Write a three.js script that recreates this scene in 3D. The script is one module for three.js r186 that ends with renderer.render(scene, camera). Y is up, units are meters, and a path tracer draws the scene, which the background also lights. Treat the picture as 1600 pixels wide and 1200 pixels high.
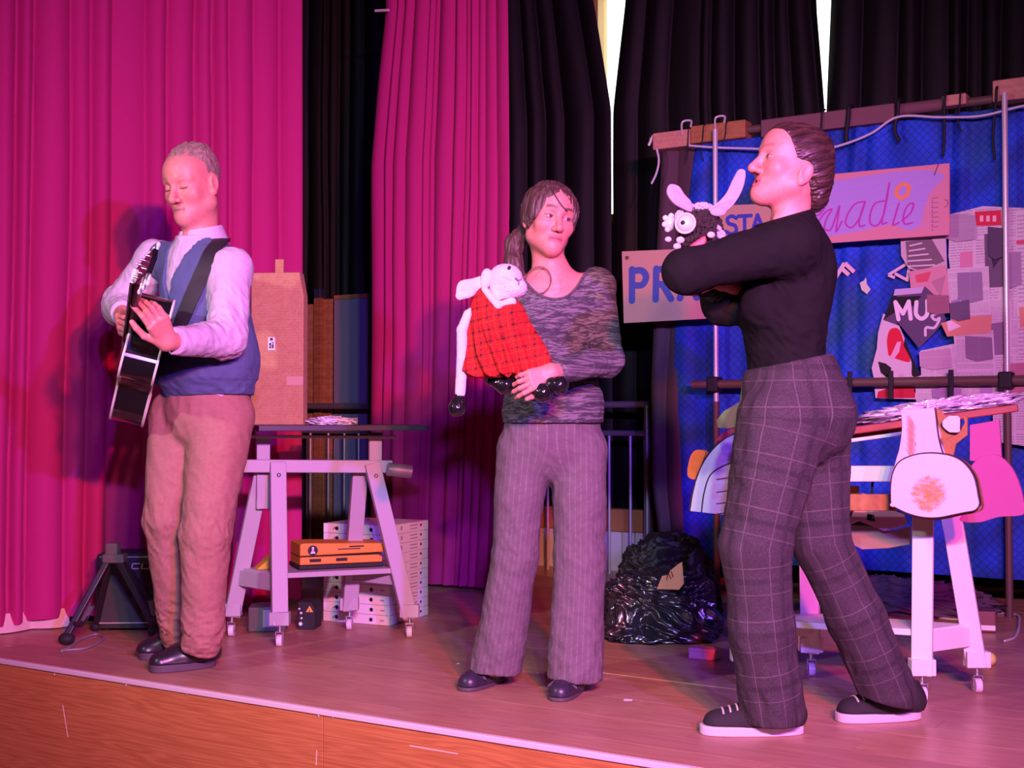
import * as THREE from 'three';
import { mergeGeometries, mergeVertices, toCreasedNormals } from 'three/addons/utils/BufferGeometryUtils.js';
import { RoundedBoxGeometry } from 'three/addons/geometries/RoundedBoxGeometry.js';
import { createNoise2D, createNoise3D } from 'simplex-noise';

// ------------------------------------------------------------------ camera
const FOC = 2000, CAMY = 0.87, PITCH = Math.atan(50 / FOC);        // focal length in pixels of a 1600 x 1200 frame
const scene = new THREE.Scene();
const camera = new THREE.PerspectiveCamera(2 * Math.atan(600 / FOC) * 180 / Math.PI, 4 / 3, 0.05, 60);
camera.position.set(0, CAMY, 0);
camera.rotation.x = PITCH;
// ------------------------------------------------------------------ sky (seen and felt only through the two windows behind the drapes)
scene.background = new THREE.Color().setRGB(2.6, 2.9, 2.9);
// ------------------------------------------------------------------ exposure and stage lamps
const renderer = new THREE.WebGLRenderer({ antialias: true });
renderer.toneMapping = THREE.LinearToneMapping;
renderer.toneMappingExposure = 1.0;
renderer.shadowMap.enabled = true;
renderer.shadowMap.type = THREE.PCFSoftShadowMap;
// every par can: position, aim, linear colour, candela, half angle; built further down with its housing
const PARS = [
  { pos: [0.16, 1.95, 0.30], aim: [0.1, 0.85, -4.6], rgb: [0.30, 0.10, 1.0], cd: 46, half: 36, label: 'violet stage spotlight, lamp nearest the camera on the bar' },
  { pos: [0.42, 1.95, 0.30], aim: [0.0, 0.85, -4.6], rgb: [0.62, 1.0, 0.50], cd: 19, half: 36, label: 'pale green stage spotlight, second lamp on the bar' },
  { pos: [0.68, 1.95, 0.30], aim: [-0.1, 0.85, -4.6], rgb: [1.0, 0.50, 0.24], cd: 26, half: 36, label: 'amber stage spotlight, third lamp on the bar' },
  { pos: [0.94, 1.95, 0.30], aim: [0.0, 0.85, -4.6], rgb: [1.0, 0.04, 0.12], cd: 76, half: 36, label: 'red stage spotlight, fourth lamp on the bar' },
  { pos: [1.62, 1.95, 0.30], aim: [-0.2, 0.85, -4.6], rgb: [0.26, 0.10, 1.0], cd: 66, half: 36, label: 'blue stage spotlight, last lamp on the bar' },
  { pos: [-2.75, 2.05, -1.9], aim: [0.3, 1.0, -4.6], rgb: [1.0, 0.82, 0.95], cd: 15, half: 34, label: 'single pale stage spotlight on its own stand' },
];

// ------------------------------------------------------------------ seeded random and noise
function rng(seed) { let a = seed >>> 0; return () => { a |= 0; a = a + 0x6D2B79F5 | 0; let t = Math.imul(a ^ a >>> 15, 1 | a); t = t + Math.imul(t ^ t >>> 7, 61 | t) ^ t; return ((t ^ t >>> 14) >>> 0) / 4294967296; }; }
const N2 = createNoise2D(rng(11)), N3 = createNoise3D(rng(12));
const R0 = rng(77);
const V = (x, y, z) => new THREE.Vector3(x, y, z);
const clamp = (x, a = 0, b = 1) => Math.min(b, Math.max(a, x));
const lerp = (a, b, t) => a + (b - a) * t;
const sstep = (a, b, x) => { const t = clamp((x - a) / (b - a)); return t * t * (3 - 2 * t); };
function interp(tab, x) { if (x <= tab[0][0]) return tab[0][1]; for (let i = 1; i < tab.length; i++) if (x <= tab[i][0]) return lerp(tab[i - 1][1], tab[i][1], (x - tab[i - 1][0]) / (tab[i][0] - tab[i - 1][0])); return tab[tab.length - 1][1]; }

// ------------------------------------------------------------------ places: measured on the photograph, stored as metres
const CF = V(0, Math.sin(PITCH), -Math.cos(PITCH)), CU = V(0, Math.cos(PITCH), Math.sin(PITCH));
const ray = (px, py) => CF.clone().addScaledVector(V(1, 0, 0), (px - 800) / FOC).addScaledVector(CU, (600 - py) / FOC);
const P = (px, py, d) => V(0, CAMY, 0).addScaledVector(ray(px, py), d);                        // point at depth d
const G = (px, py, y = 0) => { const r = ray(px, py); return V(0, CAMY, 0).addScaledVector(r, (y - CAMY) / r.y); };   // point on the floor
const A0 = G(0, 1030), A1 = G(1080, 1200);                          // the stage edge
const EX = A1.clone().sub(A0).setY(0).normalize();                  // along the stage edge, to the right
const NZ = V(-EX.z, 0, EX.x);                                       // out of the stage, towards the audience
const PSI = Math.atan2(-EX.z, EX.x);                                // turn of the stage about y
const ORG = A0.clone().setY(0).addScaledVector(EX, -A0.clone().setY(0).dot(EX));   // stage edge opposite the camera
const S = (u, y, w) => ORG.clone().addScaledVector(EX, u).addScaledVector(NZ, -w).setY(y);   // u along the edge, w metres behind it
const WC = ORG.dot(NZ);
const SP = (px, py, w) => { const r = ray(px, py); const t = (WC - w) / r.dot(NZ); const q = V(0, CAMY, 0).addScaledVector(r, t); return { u: q.dot(EX), y: q.y, d: t, q }; };   // where a line of sight meets the plane w

// ------------------------------------------------------------------ scene helpers
const taken = new Map();
function numbered(n) { const k = taken.get(n) || 0; taken.set(n, k + 1); return k ? n + '_' + String(k).padStart(3, '0') : n; }
function tag(o, label, category, group, kind) { if (label) o.userData.label = label; if (category) o.userData.category = category; if (group) o.userData.group = group; if (kind) o.userData.kind = kind; return o; }
function thing(name, label, category, pos = V(0, 0, 0), turn = 0, group) {
  const o = new THREE.Group(); o.name = numbered(name); o.position.copy(pos); o.rotation.y = turn; scene.add(o);
  return tag(o, label, category, group);
}
function prep(gs) { return gs.map(g => { let q = g.index ? g.toNonIndexed() : g; for (const k of Object.keys(q.attributes)) if (!['position', 'normal', 'uv', 'color'].includes(k)) q.deleteAttribute(k); if (!q.attributes.uv) q.setAttribute('uv', new THREE.BufferAttribute(new Float32Array(q.attributes.position.count * 2), 2)); if (!q.attributes.normal) q.computeVertexNormals(); return q; }); }
function merged(gs) { gs = Array.isArray(gs) ? gs.flat(9) : [gs]; if (gs.length === 1) return gs[0]; const p = prep(gs); const c = p.some(g => g.attributes.color); if (c) p.forEach(g => { if (!g.attributes.color) g.setAttribute('color', new THREE.BufferAttribute(new Float32Array(g.attributes.position.count * 3).fill(1), 3)); }); return mergeGeometries(p); }
function obj(name, gs, mat, parent = scene) { const m = new THREE.Mesh(merged(gs), mat); m.name = parent === scene ? numbered(name) : name; m.castShadow = m.receiveShadow = true; parent.add(m); return m; }
function single(name, gs, mat, label, category, pos, turn = 0, group) { const m = obj(name, gs, mat); if (pos) m.position.copy(pos); m.rotation.y = turn; return tag(m, label, category, group); }
function structure(name, gs, mat) { const m = obj(name, gs, mat); m.userData.kind = 'structure'; return m; }
// ------------------------------------------------------------------ geometry helpers
const tr = (g, x = 0, y = 0, z = 0) => g.translate(x, y, z);
function boxuv(g) { const p = g.attributes.position, n = g.attributes.normal, uv = g.attributes.uv; for (let i = 0; i < p.count; i++) { const ax = Math.abs(n.getX(i)), ay = Math.abs(n.getY(i)), az = Math.abs(n.getZ(i)); if (ay >= ax && ay >= az) uv.setXY(i, p.getX(i), p.getZ(i)); else if (ax >= az) uv.setXY(i, p.getZ(i), p.getY(i)); else uv.setXY(i, p.getX(i), p.getY(i)); } return g; }
const box = (w, h, d, x = 0, y = 0, z = 0) => boxuv(tr(new THREE.BoxGeometry(w, h, d), x, y, z));
const rbox = (w, h, d, r = 0.004, x = 0, y = 0, z = 0, s = 2) => boxuv(tr(new RoundedBoxGeometry(w, h, d, s, Math.min(r, w / 2.01, h / 2.01, d / 2.01)), x, y, z));
function along(g, a, b, ref) {                                                // moves a geometry whose long axis is y, centred, onto the segment a-b
  const d = b.clone().sub(a), y = d.clone().normalize(); let z = (ref || (Math.abs(y.y) > 0.95 ? V(0, 0, 1) : V(0, 1, 0))).clone();
  z.addScaledVector(y, -z.dot(y)).normalize(); const x = y.clone().cross(z).normalize();
  const m = new THREE.Matrix4().makeBasis(x, y, z).setPosition(a.clone().add(b).multiplyScalar(0.5)); return g.applyMatrix4(m);
}
const rod = (a, b, r, r2 = r, n = 14) => along(new THREE.CylinderGeometry(r2, r, a.distanceTo(b), n), a, b);
const bar = (a, b, w, t, r = 0.003, ref) => along(boxuv(new RoundedBoxGeometry(w, a.distanceTo(b), t, 2, Math.min(r, w / 2.01, t / 2.01))), a, b, ref);
function tube(pts, r, n = 60, k = 8) { const c = new THREE.CatmullRomCurve3(pts); return [new THREE.TubeGeometry(c, n, r, k), tr(new THREE.SphereGeometry(r, k, 6), ...pts[0].toArray()), tr(new THREE.SphereGeometry(r, k, 6), ...pts[pts.length - 1].toArray())]; }
const ball = (r, x, y, z, sx = 1, sy = 1, sz = 1, n = 20) => tr(new THREE.SphereGeometry(r, n, Math.ceil(n * 0.7)).scale(sx, sy, sz), x, y, z);
function plate(pts, t, bev = 0.002, holes = [], curved = 12) {                 // a flat outline with thickness, front face at z = t/2
  const s = pts instanceof THREE.Shape ? pts : new THREE.Shape(pts.map(p => new THREE.Vector2(p[0], p[1])));
  for (const h of holes) s.holes.push(new THREE.Path(h.map(p => new THREE.Vector2(p[0], p[1]))));
  const b = Math.min(bev, t * 0.4); const g = new THREE.ExtrudeGeometry(s, { depth: Math.max(t - 2 * b, 1e-4), bevelEnabled: bev > 0, bevelThickness: b, bevelSize: b, bevelOffset: -b, bevelSegments: 2, curveSegments: curved });
  return tr(g, 0, 0, -t / 2 + (bev > 0 ? b : 0));
}
function smoothLoop(pts, n = 80) { return new THREE.CatmullRomCurve3(pts.map(p => V(p[0], p[1], 0)), true, 'centripetal').getPoints(n).slice(0, -1).map(q => [q.x, q.y]); }
// ------------------------------------------------------------------ texture helpers
const toB = v => Math.max(0, Math.min(255, Math.round(v * 255)));
function tex(w, h, fn, srgb = true, rep) { const d = new Uint8Array(w * h * 4); for (let j = 0; j < h; j++) for (let i = 0; i < w; i++) { const c = fn(i / w, j / h, i, j), k = (j * w + i) * 4; if (typeof c === 'number') { d[k] = d[k + 1] = d[k + 2] = toB(c); } else { d[k] = toB(c[0]); d[k + 1] = toB(c[1]); d[k + 2] = toB(c[2]); } d[k + 3] = 255; }
  const t = new THREE.DataTexture(d, w, h, THREE.RGBAFormat); t.wrapS = t.wrapT = THREE.RepeatWrapping; t.magFilter = THREE.LinearFilter; t.minFilter = THREE.LinearMipmapLinearFilter; t.generateMipmaps = true; if (srgb) t.colorSpace = THREE.SRGBColorSpace; if (rep) t.repeat.set(...rep); t.needsUpdate = true; return t; }
function tileN(x, y, f, s = 0) { const a = x * 2 * Math.PI, b = y * 2 * Math.PI, r = f / (2 * Math.PI); return N3(Math.cos(a) * r + s, Math.sin(a) * r + Math.cos(b) * r * 1.3, Math.sin(b) * r * 1.3 - s); }
function canvasTex(w, h, draw) { const c = document.createElement('canvas'); c.width = w; c.height = h; const g = c.getContext('2d'); draw(g, w, h); const t = new THREE.CanvasTexture(c); t.colorSpace = THREE.SRGBColorSpace; t.magFilter = THREE.LinearFilter; return t; }
const col = (r, g, b) => new THREE.Color().setRGB(r, g, b);
const M = {};
function mat(name, rgb, rough = 0.6, extra = {}) { const phys = ['clearcoat', 'sheen', 'transmission', 'anisotropy', 'specularIntensity'].some(k => k in extra); const m = new (phys ? THREE.MeshPhysicalMaterial : THREE.MeshStandardMaterial)({ color: rgb ? col(...rgb) : 0xffffff, roughness: rough, ...extra }); m.name = name; M[name] = m; return m; }
// ================================================================== the room: hall, stage, back wall with two windows
const weave = tex(256, 256, (x, y, i, j) => 0.5 + 0.28 * Math.sin(i * Math.PI / 2) * Math.sin(j * Math.PI / 2) + 0.16 * tileN(x, y, 24), false);
weave.repeat.set(9, 9);
const plasterBump = tex(256, 256, (x, y) => 0.5 + 0.3 * tileN(x, y, 18) + 0.2 * tileN(x, y, 50, 4), false);
mat('plaster', [0.62, 0.60, 0.55], 0.9, { bumpMap: plasterBump, bumpScale: 0.002 });
mat('darkPlaster', [0.10, 0.09, 0.09], 0.9, { bumpMap: plasterBump, bumpScale: 0.002 });
mat('hallFloor', [0.22, 0.13, 0.07], 0.5);
const woodTex = (base, dark, seed, len = 3, fine = 60) => tex(512, 256, (x, y) => { const g = tileN(x, y, 2.2, seed) * 1.4; const s = 0.5 + 0.5 * Math.sin((y * fine * 0.5 + g * 3 + 2.0 * tileN(x, y * 4 % 1, len, seed + 3)) * 2); const f = 0.5 + 0.5 * tileN(x, (y * 8) % 1, 5, seed + 7); const t = clamp(0.55 * s + 0.45 * f); return [0, 1, 2].map(k => lerp(base[k], dark[k], t)); });
const fasciaTex = woodTex([0.84, 0.56, 0.32], [0.70, 0.43, 0.23], 5);
fasciaTex.repeat.set(0.7, 4.2);
mat('fascia', null, 0.5, { map: fasciaTex });
const boardMats = [0, 1, 2, 3].map(i => { const t = woodTex([0.80 - i * 0.02, 0.62 - i * 0.02, 0.50 - 0.01 * i], [0.71 - i * 0.015, 0.52 - i * 0.012, 0.41], 20 + i * 9, 2, 34); t.repeat.set(0.7, 2.2); t.offset.set(i * 0.23, i * 0.31); return mat('floorBoard' + i, null, 0.36, { map: t, roughness: 0.34 + 0.03 * i, bumpMap: t, bumpScale: 0.0006 }); });
mat('boardGap', [0.10, 0.06, 0.045], 0.8);
mat('edgeTrim', [0.80, 0.72, 0.66], 0.45);
mat('screwBrass', [0.85, 0.75, 0.6], 0.35, { metalness: 0.7 });
mat('windowFrame', [0.62, 0.36, 0.10], 0.5);
mat('glass', [1, 1, 1], 0.02, { transmission: 1, thickness: 0, ior: 1.5 });

const HALL = -0.95, CEIL = 4.0, UL = -8.2, UR = 6.4, WB = 4.35, WF = -7.0;
const sgeo = g => g.applyMatrix4(new THREE.Matrix4().makeRotationY(PSI).setPosition(ORG.x, 0, ORG.z));   // local x = u, z = -w
const sbox = (u0, u1, y0, y1, w0, w1) => sgeo(box(u1 - u0, y1 - y0, w1 - w0, (u0 + u1) / 2, (y0 + y1) / 2, -(w0 + w1) / 2));
const floor = structure('floor', sbox(UL, UR, -0.20, -0.014, 0.05, WB), M.boardGap);                    // the stage deck under its boards
{
  const bw = 0.118, bl = 1.15, r = rng(5);
  let row = 0;
  for (let w = 0.022; w < WB - 0.01; w += bw, row++) {
    const uA = Math.max(UL, SP(-60, 900, w).u - 0.3), uB = Math.min(UR, SP(1660, 900, w).u + 0.3);
    const wide = Math.min(bw, WB - w);
    const off = ((row * 0.37) % 1) * bl;
    const cells = [];
    for (let u = Math.floor((uA - off) / bl) * bl + off; u < uB; u += bl) cells.push([u, u + bl]);
    cells[0][0] = UL; cells[cells.length - 1][1] = UR;
    for (const [a, b] of cells) { const g = sbox(a + 0.0007, b - 0.0007, -0.014, -0.0002 - 0.0005 * r(), w + 0.0007, w + wide - 0.0007); const m = obj('floor_board', g, boardMats[Math.floor(r() * 4)], floor); const uv = g.attributes.uv; const o = r() * 3; for (let i = 0; i < uv.count; i++) { const q = V(g.attributes.position.getX(i), 0, g.attributes.position.getZ(i)).sub(ORG); uv.setXY(i, q.dot(EX) + o, q.dot(NZ) + o * 1.7); } }
  }
  const tn = obj('edge_trim', [sgeo(rbox(UR - UL, 0.018, 0.021, 0.004, (UL + UR) / 2, -0.0085, -0.0105))], M.edgeTrim, floor);
  tn.userData.label = 'pale nosing strip along the stage edge';
}
// the stage front: two wood panels, joined below the musician's right
const uj = SP(502, 1130, 0).u;
const front = structure('wall_front', sbox(UL, UR, HALL, -0.021, 0.038, 0.12), M.darkPlaster);
{
  const uvm = (g) => { const uv = g.attributes.uv, p = g.attributes.position; for (let i = 0; i < uv.count; i++) { const q = V(p.getX(i), 0, p.getZ(i)).sub(ORG); uv.setXY(i, q.dot(EX), p.getY(i)); } return g; };
  for (const [a, b] of [[UL, uj - 2.44], [uj - 2.439, uj - 0.0012], [uj + 0.0012, uj + 2.439], [uj + 2.44, UR]]) obj('panel', uvm(sgeo(rbox(b - a, 0.92, 0.03, 0.002, (a + b) / 2, -0.479, -0.022))), M.fascia, front);
  for (const [px, py] of [[85, 1054], [197, 1071], [292, 1085], [412, 1103], [498, 1119], [520, 1122], [548, 1120], [630, 1137]]) { const s = SP(px, py, 0.007); obj('screw', tr(new THREE.SphereGeometry(0.0042, 10, 6).scale(1, 1, 0.4), ...S(s.u, s.y, 0.0068).toArray()), M.screwBrass, front); }
  mat('scratch', [0.86, 0.70, 0.58], 0.6);
  for (const [a, b] of [[[98, 1102], [106, 1152]], [[495, 1172], [494, 1196]], [[640, 1165], [715, 1178]]]) { const s0 = SP(...a, 0.007), s1 = SP(...b, 0.007); obj('scratch', bar(S(s0.u, s0.y, 0.0068), S(s1.u, s1.y, 0.0068), 0.003, 0.001, 0.0004, NZ), M.scratch, front); }
}
structure('floor', sbox(UL, UR, HALL - 0.15, HALL, WF, 0.12), M.hallFloor).userData.label = 'hall floor below the stage';
structure('ceiling', sbox(UL - 0.15, UR + 0.15, CEIL, CEIL + 0.15, WF - 0.15, WB + 0.15), M.darkPlaster);
structure('wall_left', sbox(UL - 0.15, UL, HALL - 0.15, CEIL, WF - 0.15, WB + 0.15), M.darkPlaster);
structure('wall_right', sbox(UR, UR + 0.15, HALL - 0.15, CEIL, WF - 0.15, WB + 0.15), M.darkPlaster);
structure('wall_hall', sbox(UL, UR, HALL - 0.15, CEIL, WF - 0.15, WF), M.darkPlaster);
// back wall with two tall windows behind the drapes
{
  const c1 = SP(962, 60, WB).u, c2 = SP(1290, 60, WB).u;
  const W1 = [c1 - 0.21, c1 + 0.62], W2 = [c2 - 0.28, c2 + 0.34], y0 = 2.1, y1 = 3.7;
  const w0 = WB, w1 = WB + 0.15;
  structure('wall_back', [sbox(UL, W1[0], HALL, CEIL, w0, w1), sbox(W1[1], W2[0], HALL, CEIL, w0, w1), sbox(W2[1], UR, HALL, CEIL, w0, w1), ...[W1, W2].flatMap(([a, b]) => [sbox(a, b, HALL, y0, w0, w1), sbox(a, b, y1, CEIL, w0, w1)])], M.plaster);
  let k = 1;
  for (const [a, b] of [W1, W2]) {
    const win = structure('window_' + k++, [sbox(a, a + 0.07, y0, y1, w0 + 0.02, w1), sbox(b - 0.07, b, y0, y1, w0 + 0.02, w1), sbox(a, b, y0, y0 + 0.07, w0 + 0.02, w1), sbox(a, b, y1 - 0.07, y1, w0 + 0.02, w1)], M.windowFrame);
    obj('pane', sbox(a + 0.07, b - 0.07, y0 + 0.07, y1 - 0.07, w0 + 0.10, w0 + 0.104), M.glass, win);
    obj('window_sill', sbox(a - 0.05, b + 0.05, y0 - 0.03, y0, w0 - 0.08, w0 + 0.03), M.windowFrame, win);
  }
}
// ================================================================== curtains
// a pleated cloth with real thickness; at(s, y) gives the point of its middle line on the ground, s in metres of width
function drape(at, width, y0, y1, o) {
  const { pleat = 0.09, depth = 0.03, seed = 1, rows = 46, gather = 0.3, sharp = 0.75, thick = 0.004, dx = 0.0075 } = o;
  const r = rng(seed * 97 + 3); const knots = [0]; while (knots[knots.length - 1] < width + pleat) knots.push(knots[knots.length - 1] + pleat * lerp(0.45, 1.75, r()));
  const amp = knots.map(() => lerp(0.35, 1.25, r()));
  const n = Math.ceil(width / dx);
  const prof = s => { let k = 0; while (k < knots.length - 2 && s > knots[k + 1]) k++; const t = clamp((s - knots[k]) / (knots[k + 1] - knots[k])); return amp[k] * Math.pow(Math.abs(Math.sin(Math.PI * t)), sharp) * Math.min(1, (knots[k + 1] - knots[k]) / pleat + 0.25); };
  const pos = [], nor = [], uvs = [];
  const grid = [];
  for (let j = 0; j <= rows; j++) {
    const t = j / rows, y = lerp(y0, y1, t);
    for (let i = 0; i <= n; i++) {
      const s = width * i / n;
      const wob = 0.011 * N2(s * 2.3 + seed * 7, y * 0.45) + 0.002 * N2(s * 7 + seed, y * 0.7);
      const d = depth * (1 - gather * t * 0.4) * prof(clamp(s + wob, 0, width)) + 0.010 * N2(s * 1.3 + seed * 3, y * 0.3) + 0.0012 * N2(s * 10, y * 1.4 + seed);
      const c = at(s, y); grid.push([c.x + c.nx * d, y + (o.hem ? o.hem(s) * (1 - t) : 0), c.z + c.nz * d, c.nx, c.nz, s]);
    }
  }
  const g = new THREE.BufferGeometry(); const W = n + 1; const idx = [];
  const push = (off) => grid.forEach(q => { pos.push(q[0] + q[3] * off, q[1], q[2] + q[4] * off); uvs.push(q[5], q[1]); });
  push(thick / 2); push(-thick / 2);
  const B = grid.length;
  for (let j = 0; j < rows; j++) for (let i = 0; i < n; i++) { const a = j * W + i, b = a + 1, c = a + W, d = c + 1; idx.push(a, b, d, a, d, c, B + a, B + d, B + b, B + a, B + c, B + d); }
  for (let i = 0; i < n; i++) { const a = i, b = i + 1; idx.push(a, B + b, b, a, B + a, B + b); const c = rows * W + i; idx.push(c, c + 1, B + c + 1, c, B + c + 1, B + c); }
  for (let j = 0; j < rows; j++) { const a = j * W, c = a + W; idx.push(a, c, B + c, a, B + c, B + a); const e = a + n, f = c + n; idx.push(e, B + f, f, e, B + e, B + f); }
  g.setAttribute('position', new THREE.Float32BufferAttribute(pos, 3)); g.setAttribute('uv', new THREE.Float32BufferAttribute(uvs, 2)); g.setIndex(idx); g.computeVertexNormals(); return g;
}
mat('redVelvet', [0.50, 0.013, 0.165], 0.85, { bumpMap: weave, bumpScale: 0.0008, sheen: 0.25, sheenColor: col(0.9, 0.2, 0.4), sheenRoughness: 0.5 });
mat('blackDrape', [0.0058, 0.0052, 0.0054], 0.58, { specularIntensity: 0.55, bumpMap: weave, bumpScale: 0.0006 });
mat('hemLining', [0.78, 0.55, 0.50], 0.9);
// left red curtain: runs back from the stage edge, past the musician
const cl0 = G(0, 987).addScaledVector(V(-0.82, 0, 0.57), 0.9), cl1 = V(P(460, 640, 5.93).x, 0, -5.93);
{
  const dir = cl1.clone().sub(cl0).setY(0), L = dir.length(); dir.normalize(); const nn = V(-dir.z, 0, dir.x); if (nn.z < 0) nn.negate();
  const at = (s, y) => ({ x: cl0.x + dir.x * s, z: cl0.z + dir.z * s, nx: nn.x, nz: nn.z });
  const c = thing('stage_curtain', 'wide red pleated stage curtain behind the guitarist', 'curtain', V(cl0.x, 0, cl0.z));
  const g = drape(at, L, 0.035, 3.75, { pleat: 0.092, depth: 0.066, seed: 4, rows: 50, sharp: 0.62, hem: s => 0.012 * N2(s * 4, 3) }); g.translate(-cl0.x, 0, -cl0.z); obj('cloth', g, M.redVelvet, c);
  const q0 = G(0, 991), s0 = q0.clone().sub(cl0).dot(dir);
  const lin = drape((s, y) => { const b = at(s + s0 - 0.9, y); const k = (0.045 - y) * 0.5; return { x: b.x + nn.x * (0.0 + k), z: b.z + nn.z * (0.0 + k), nx: nn.x, nz: nn.z }; }, 0.9 + 0.28, 0.004, 0.075, { pleat: 0.19, depth: 0.05, seed: 9, rows: 6, sharp: 0.9, dx: 0.012 }); lin.translate(-cl0.x, 0, -cl0.z); const l = obj('hem_lining', lin, M.hemLining, c); l.userData.label = 'pale lining at the curtain hem';
}
// second red curtain, and the black drapes: all parallel to the stage edge
function flatDrape(name, label, w, uL, uR, y0, y1, m, o) {
  const wid = Math.max(...[y0, 1.5, 2.5, y1].map(y => uR(y) - uL(y)));
  const base = S(uL(y0), 0, w); const c = thing(name, label, 'curtain', base);
  const g = drape((s, y) => { const u = lerp(uL(y), uR(y), s / wid); const q = S(u, 0, w); return { x: q.x, z: q.z, nx: NZ.x, nz: NZ.z }; }, wid, y0, y1, o);
  g.translate(-base.x, -base.y, -base.z); obj('cloth', g, m, c); return c;
}
const W2C = 2.4;
const narrowCurtain = flatDrape('stage_curtain', 'narrow red pleated stage curtain between the black drapes', W2C, y => interp([[0, SP(577, 900, W2C).u], [2.2, SP(583, 300, W2C).u], [3.0, SP(604, 0, W2C).u]], y), y => interp([[0, SP(778, 900, W2C).u], [1.3, SP(797, 500, W2C).u], [2.0, SP(800, 300, W2C).u], [3.0, SP(797, 0, W2C).u]], y), 0.018, 3.75, M.redVelvet, { pleat: 0.065, depth: 0.032, seed: 21, rows: 50, sharp: 0.7, dx: 0.005 });
const WBK = 3.78;
const ub = (px, py) => SP(px, py, WBK).u;
flatDrape('backdrop_drape', 'black drape in the gap between the two red curtains', WBK, y => ub(400, 600), y => ub(700, 600), 0.02, 3.8, M.blackDrape, { pleat: 0.10, depth: 0.05, seed: 31, rows: 30 });
flatDrape('backdrop_drape', 'black drape right of the narrow red curtain, left of the bright gap', WBK, y => ub(705, 600), y => interp([[0, ub(962, 600)], [SP(957, 172, WBK).y, ub(958, 172)], [SP(930, 0, WBK).y, ub(930, 0)], [3.8, ub(915, 0)]], y), 0.02, 3.8, M.blackDrape, { pleat: 0.11, depth: 0.05, seed: 33, rows: 60 });
flatDrape('backdrop_drape', 'middle black drape between the two bright slits', WBK + 0.012, y => interp([[0, ub(953, 600)], [SP(957, 172, WBK).y, ub(957, 172)], [SP(975, 0, WBK).y, ub(975, 0)], [3.8, ub(984, 0)]], y), y => interp([[0, ub(1296, 600)], [SP(1292, 178, WBK).y, ub(1291, 178)], [SP(1277, 20, WBK).y, ub(1278, 0)], [3.8, ub(1272, 0)]], y), 0.02, 3.8, M.blackDrape, { pleat: 0.12, depth: 0.05, seed: 35, rows: 60 });
flatDrape('backdrop_drape', 'black drape behind the blue backdrop cloth, right of the bright slit', WBK, y => interp([[0, ub(1288, 600)], [SP(1292, 178, WBK).y, ub(1292, 178)], [SP(1299, 0, WBK).y, ub(1299, 0)], [3.8, ub(1303, 0)]], y), y => ub(1760, 600), 0.02, 3.8, M.blackDrape, { pleat: 0.12, depth: 0.05, seed: 37, rows: 60 });
{ const a = SP(586, 17, W2C - 0.05), b = SP(608, 16, W2C - 0.05); mat('clipWhite', [0.72, 0.66, 0.62], 0.5); obj('clip', bar(a.q.clone().sub(narrowCurtain.position), b.q.clone().sub(narrowCurtain.position), 0.014, 0.014, 0.004), M.clipWhite, narrowCurtain); }
// ================================================================== left of the stage
const grain = tex(128, 128, (x, y) => 0.5 + 0.5 * tileN(x, y, 40), false); grain.repeat.set(6, 6);
mat('trestlePaint', [0.46, 0.44, 0.47], 0.45, { bumpMap: grain, bumpScale: 0.0003 });
mat('trestleWhite', [0.80, 0.80, 0.74], 0.5, { bumpMap: grain, bumpScale: 0.0003 });
mat('steel', [0.62, 0.62, 0.64], 0.3, { metalness: 0.9 });
mat('casterWheel', [0.72, 0.70, 0.72], 0.35);
mat('tableBlack', [0.05, 0.045, 0.055], 0.4);
mat('railMetal', [0.36, 0.35, 0.38], 0.38, { metalness: 0.6 });
const kraftNoise = (r, g, b, s) => tex(256, 256, (x, y, i, j) => { const n = 0.03 * tileN(x, y, 30, s) + 0.02 * tileN(x, y, 8, s) + 0.012 * Math.sin(j * 0.9); return [r + n, g + n, b + n]; });
const kraft = kraftNoise(0.74, 0.57, 0.42, 1); kraft.repeat.set(2.5, 2.5);
mat('cardboard', null, 0.85, { map: kraft });
mat('paperWhite', [0.82, 0.81, 0.80], 0.7);
mat('inkBlack', [0.012, 0.012, 0.014], 0.6);
mat('rubber', [0.018, 0.018, 0.02], 0.7);

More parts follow.
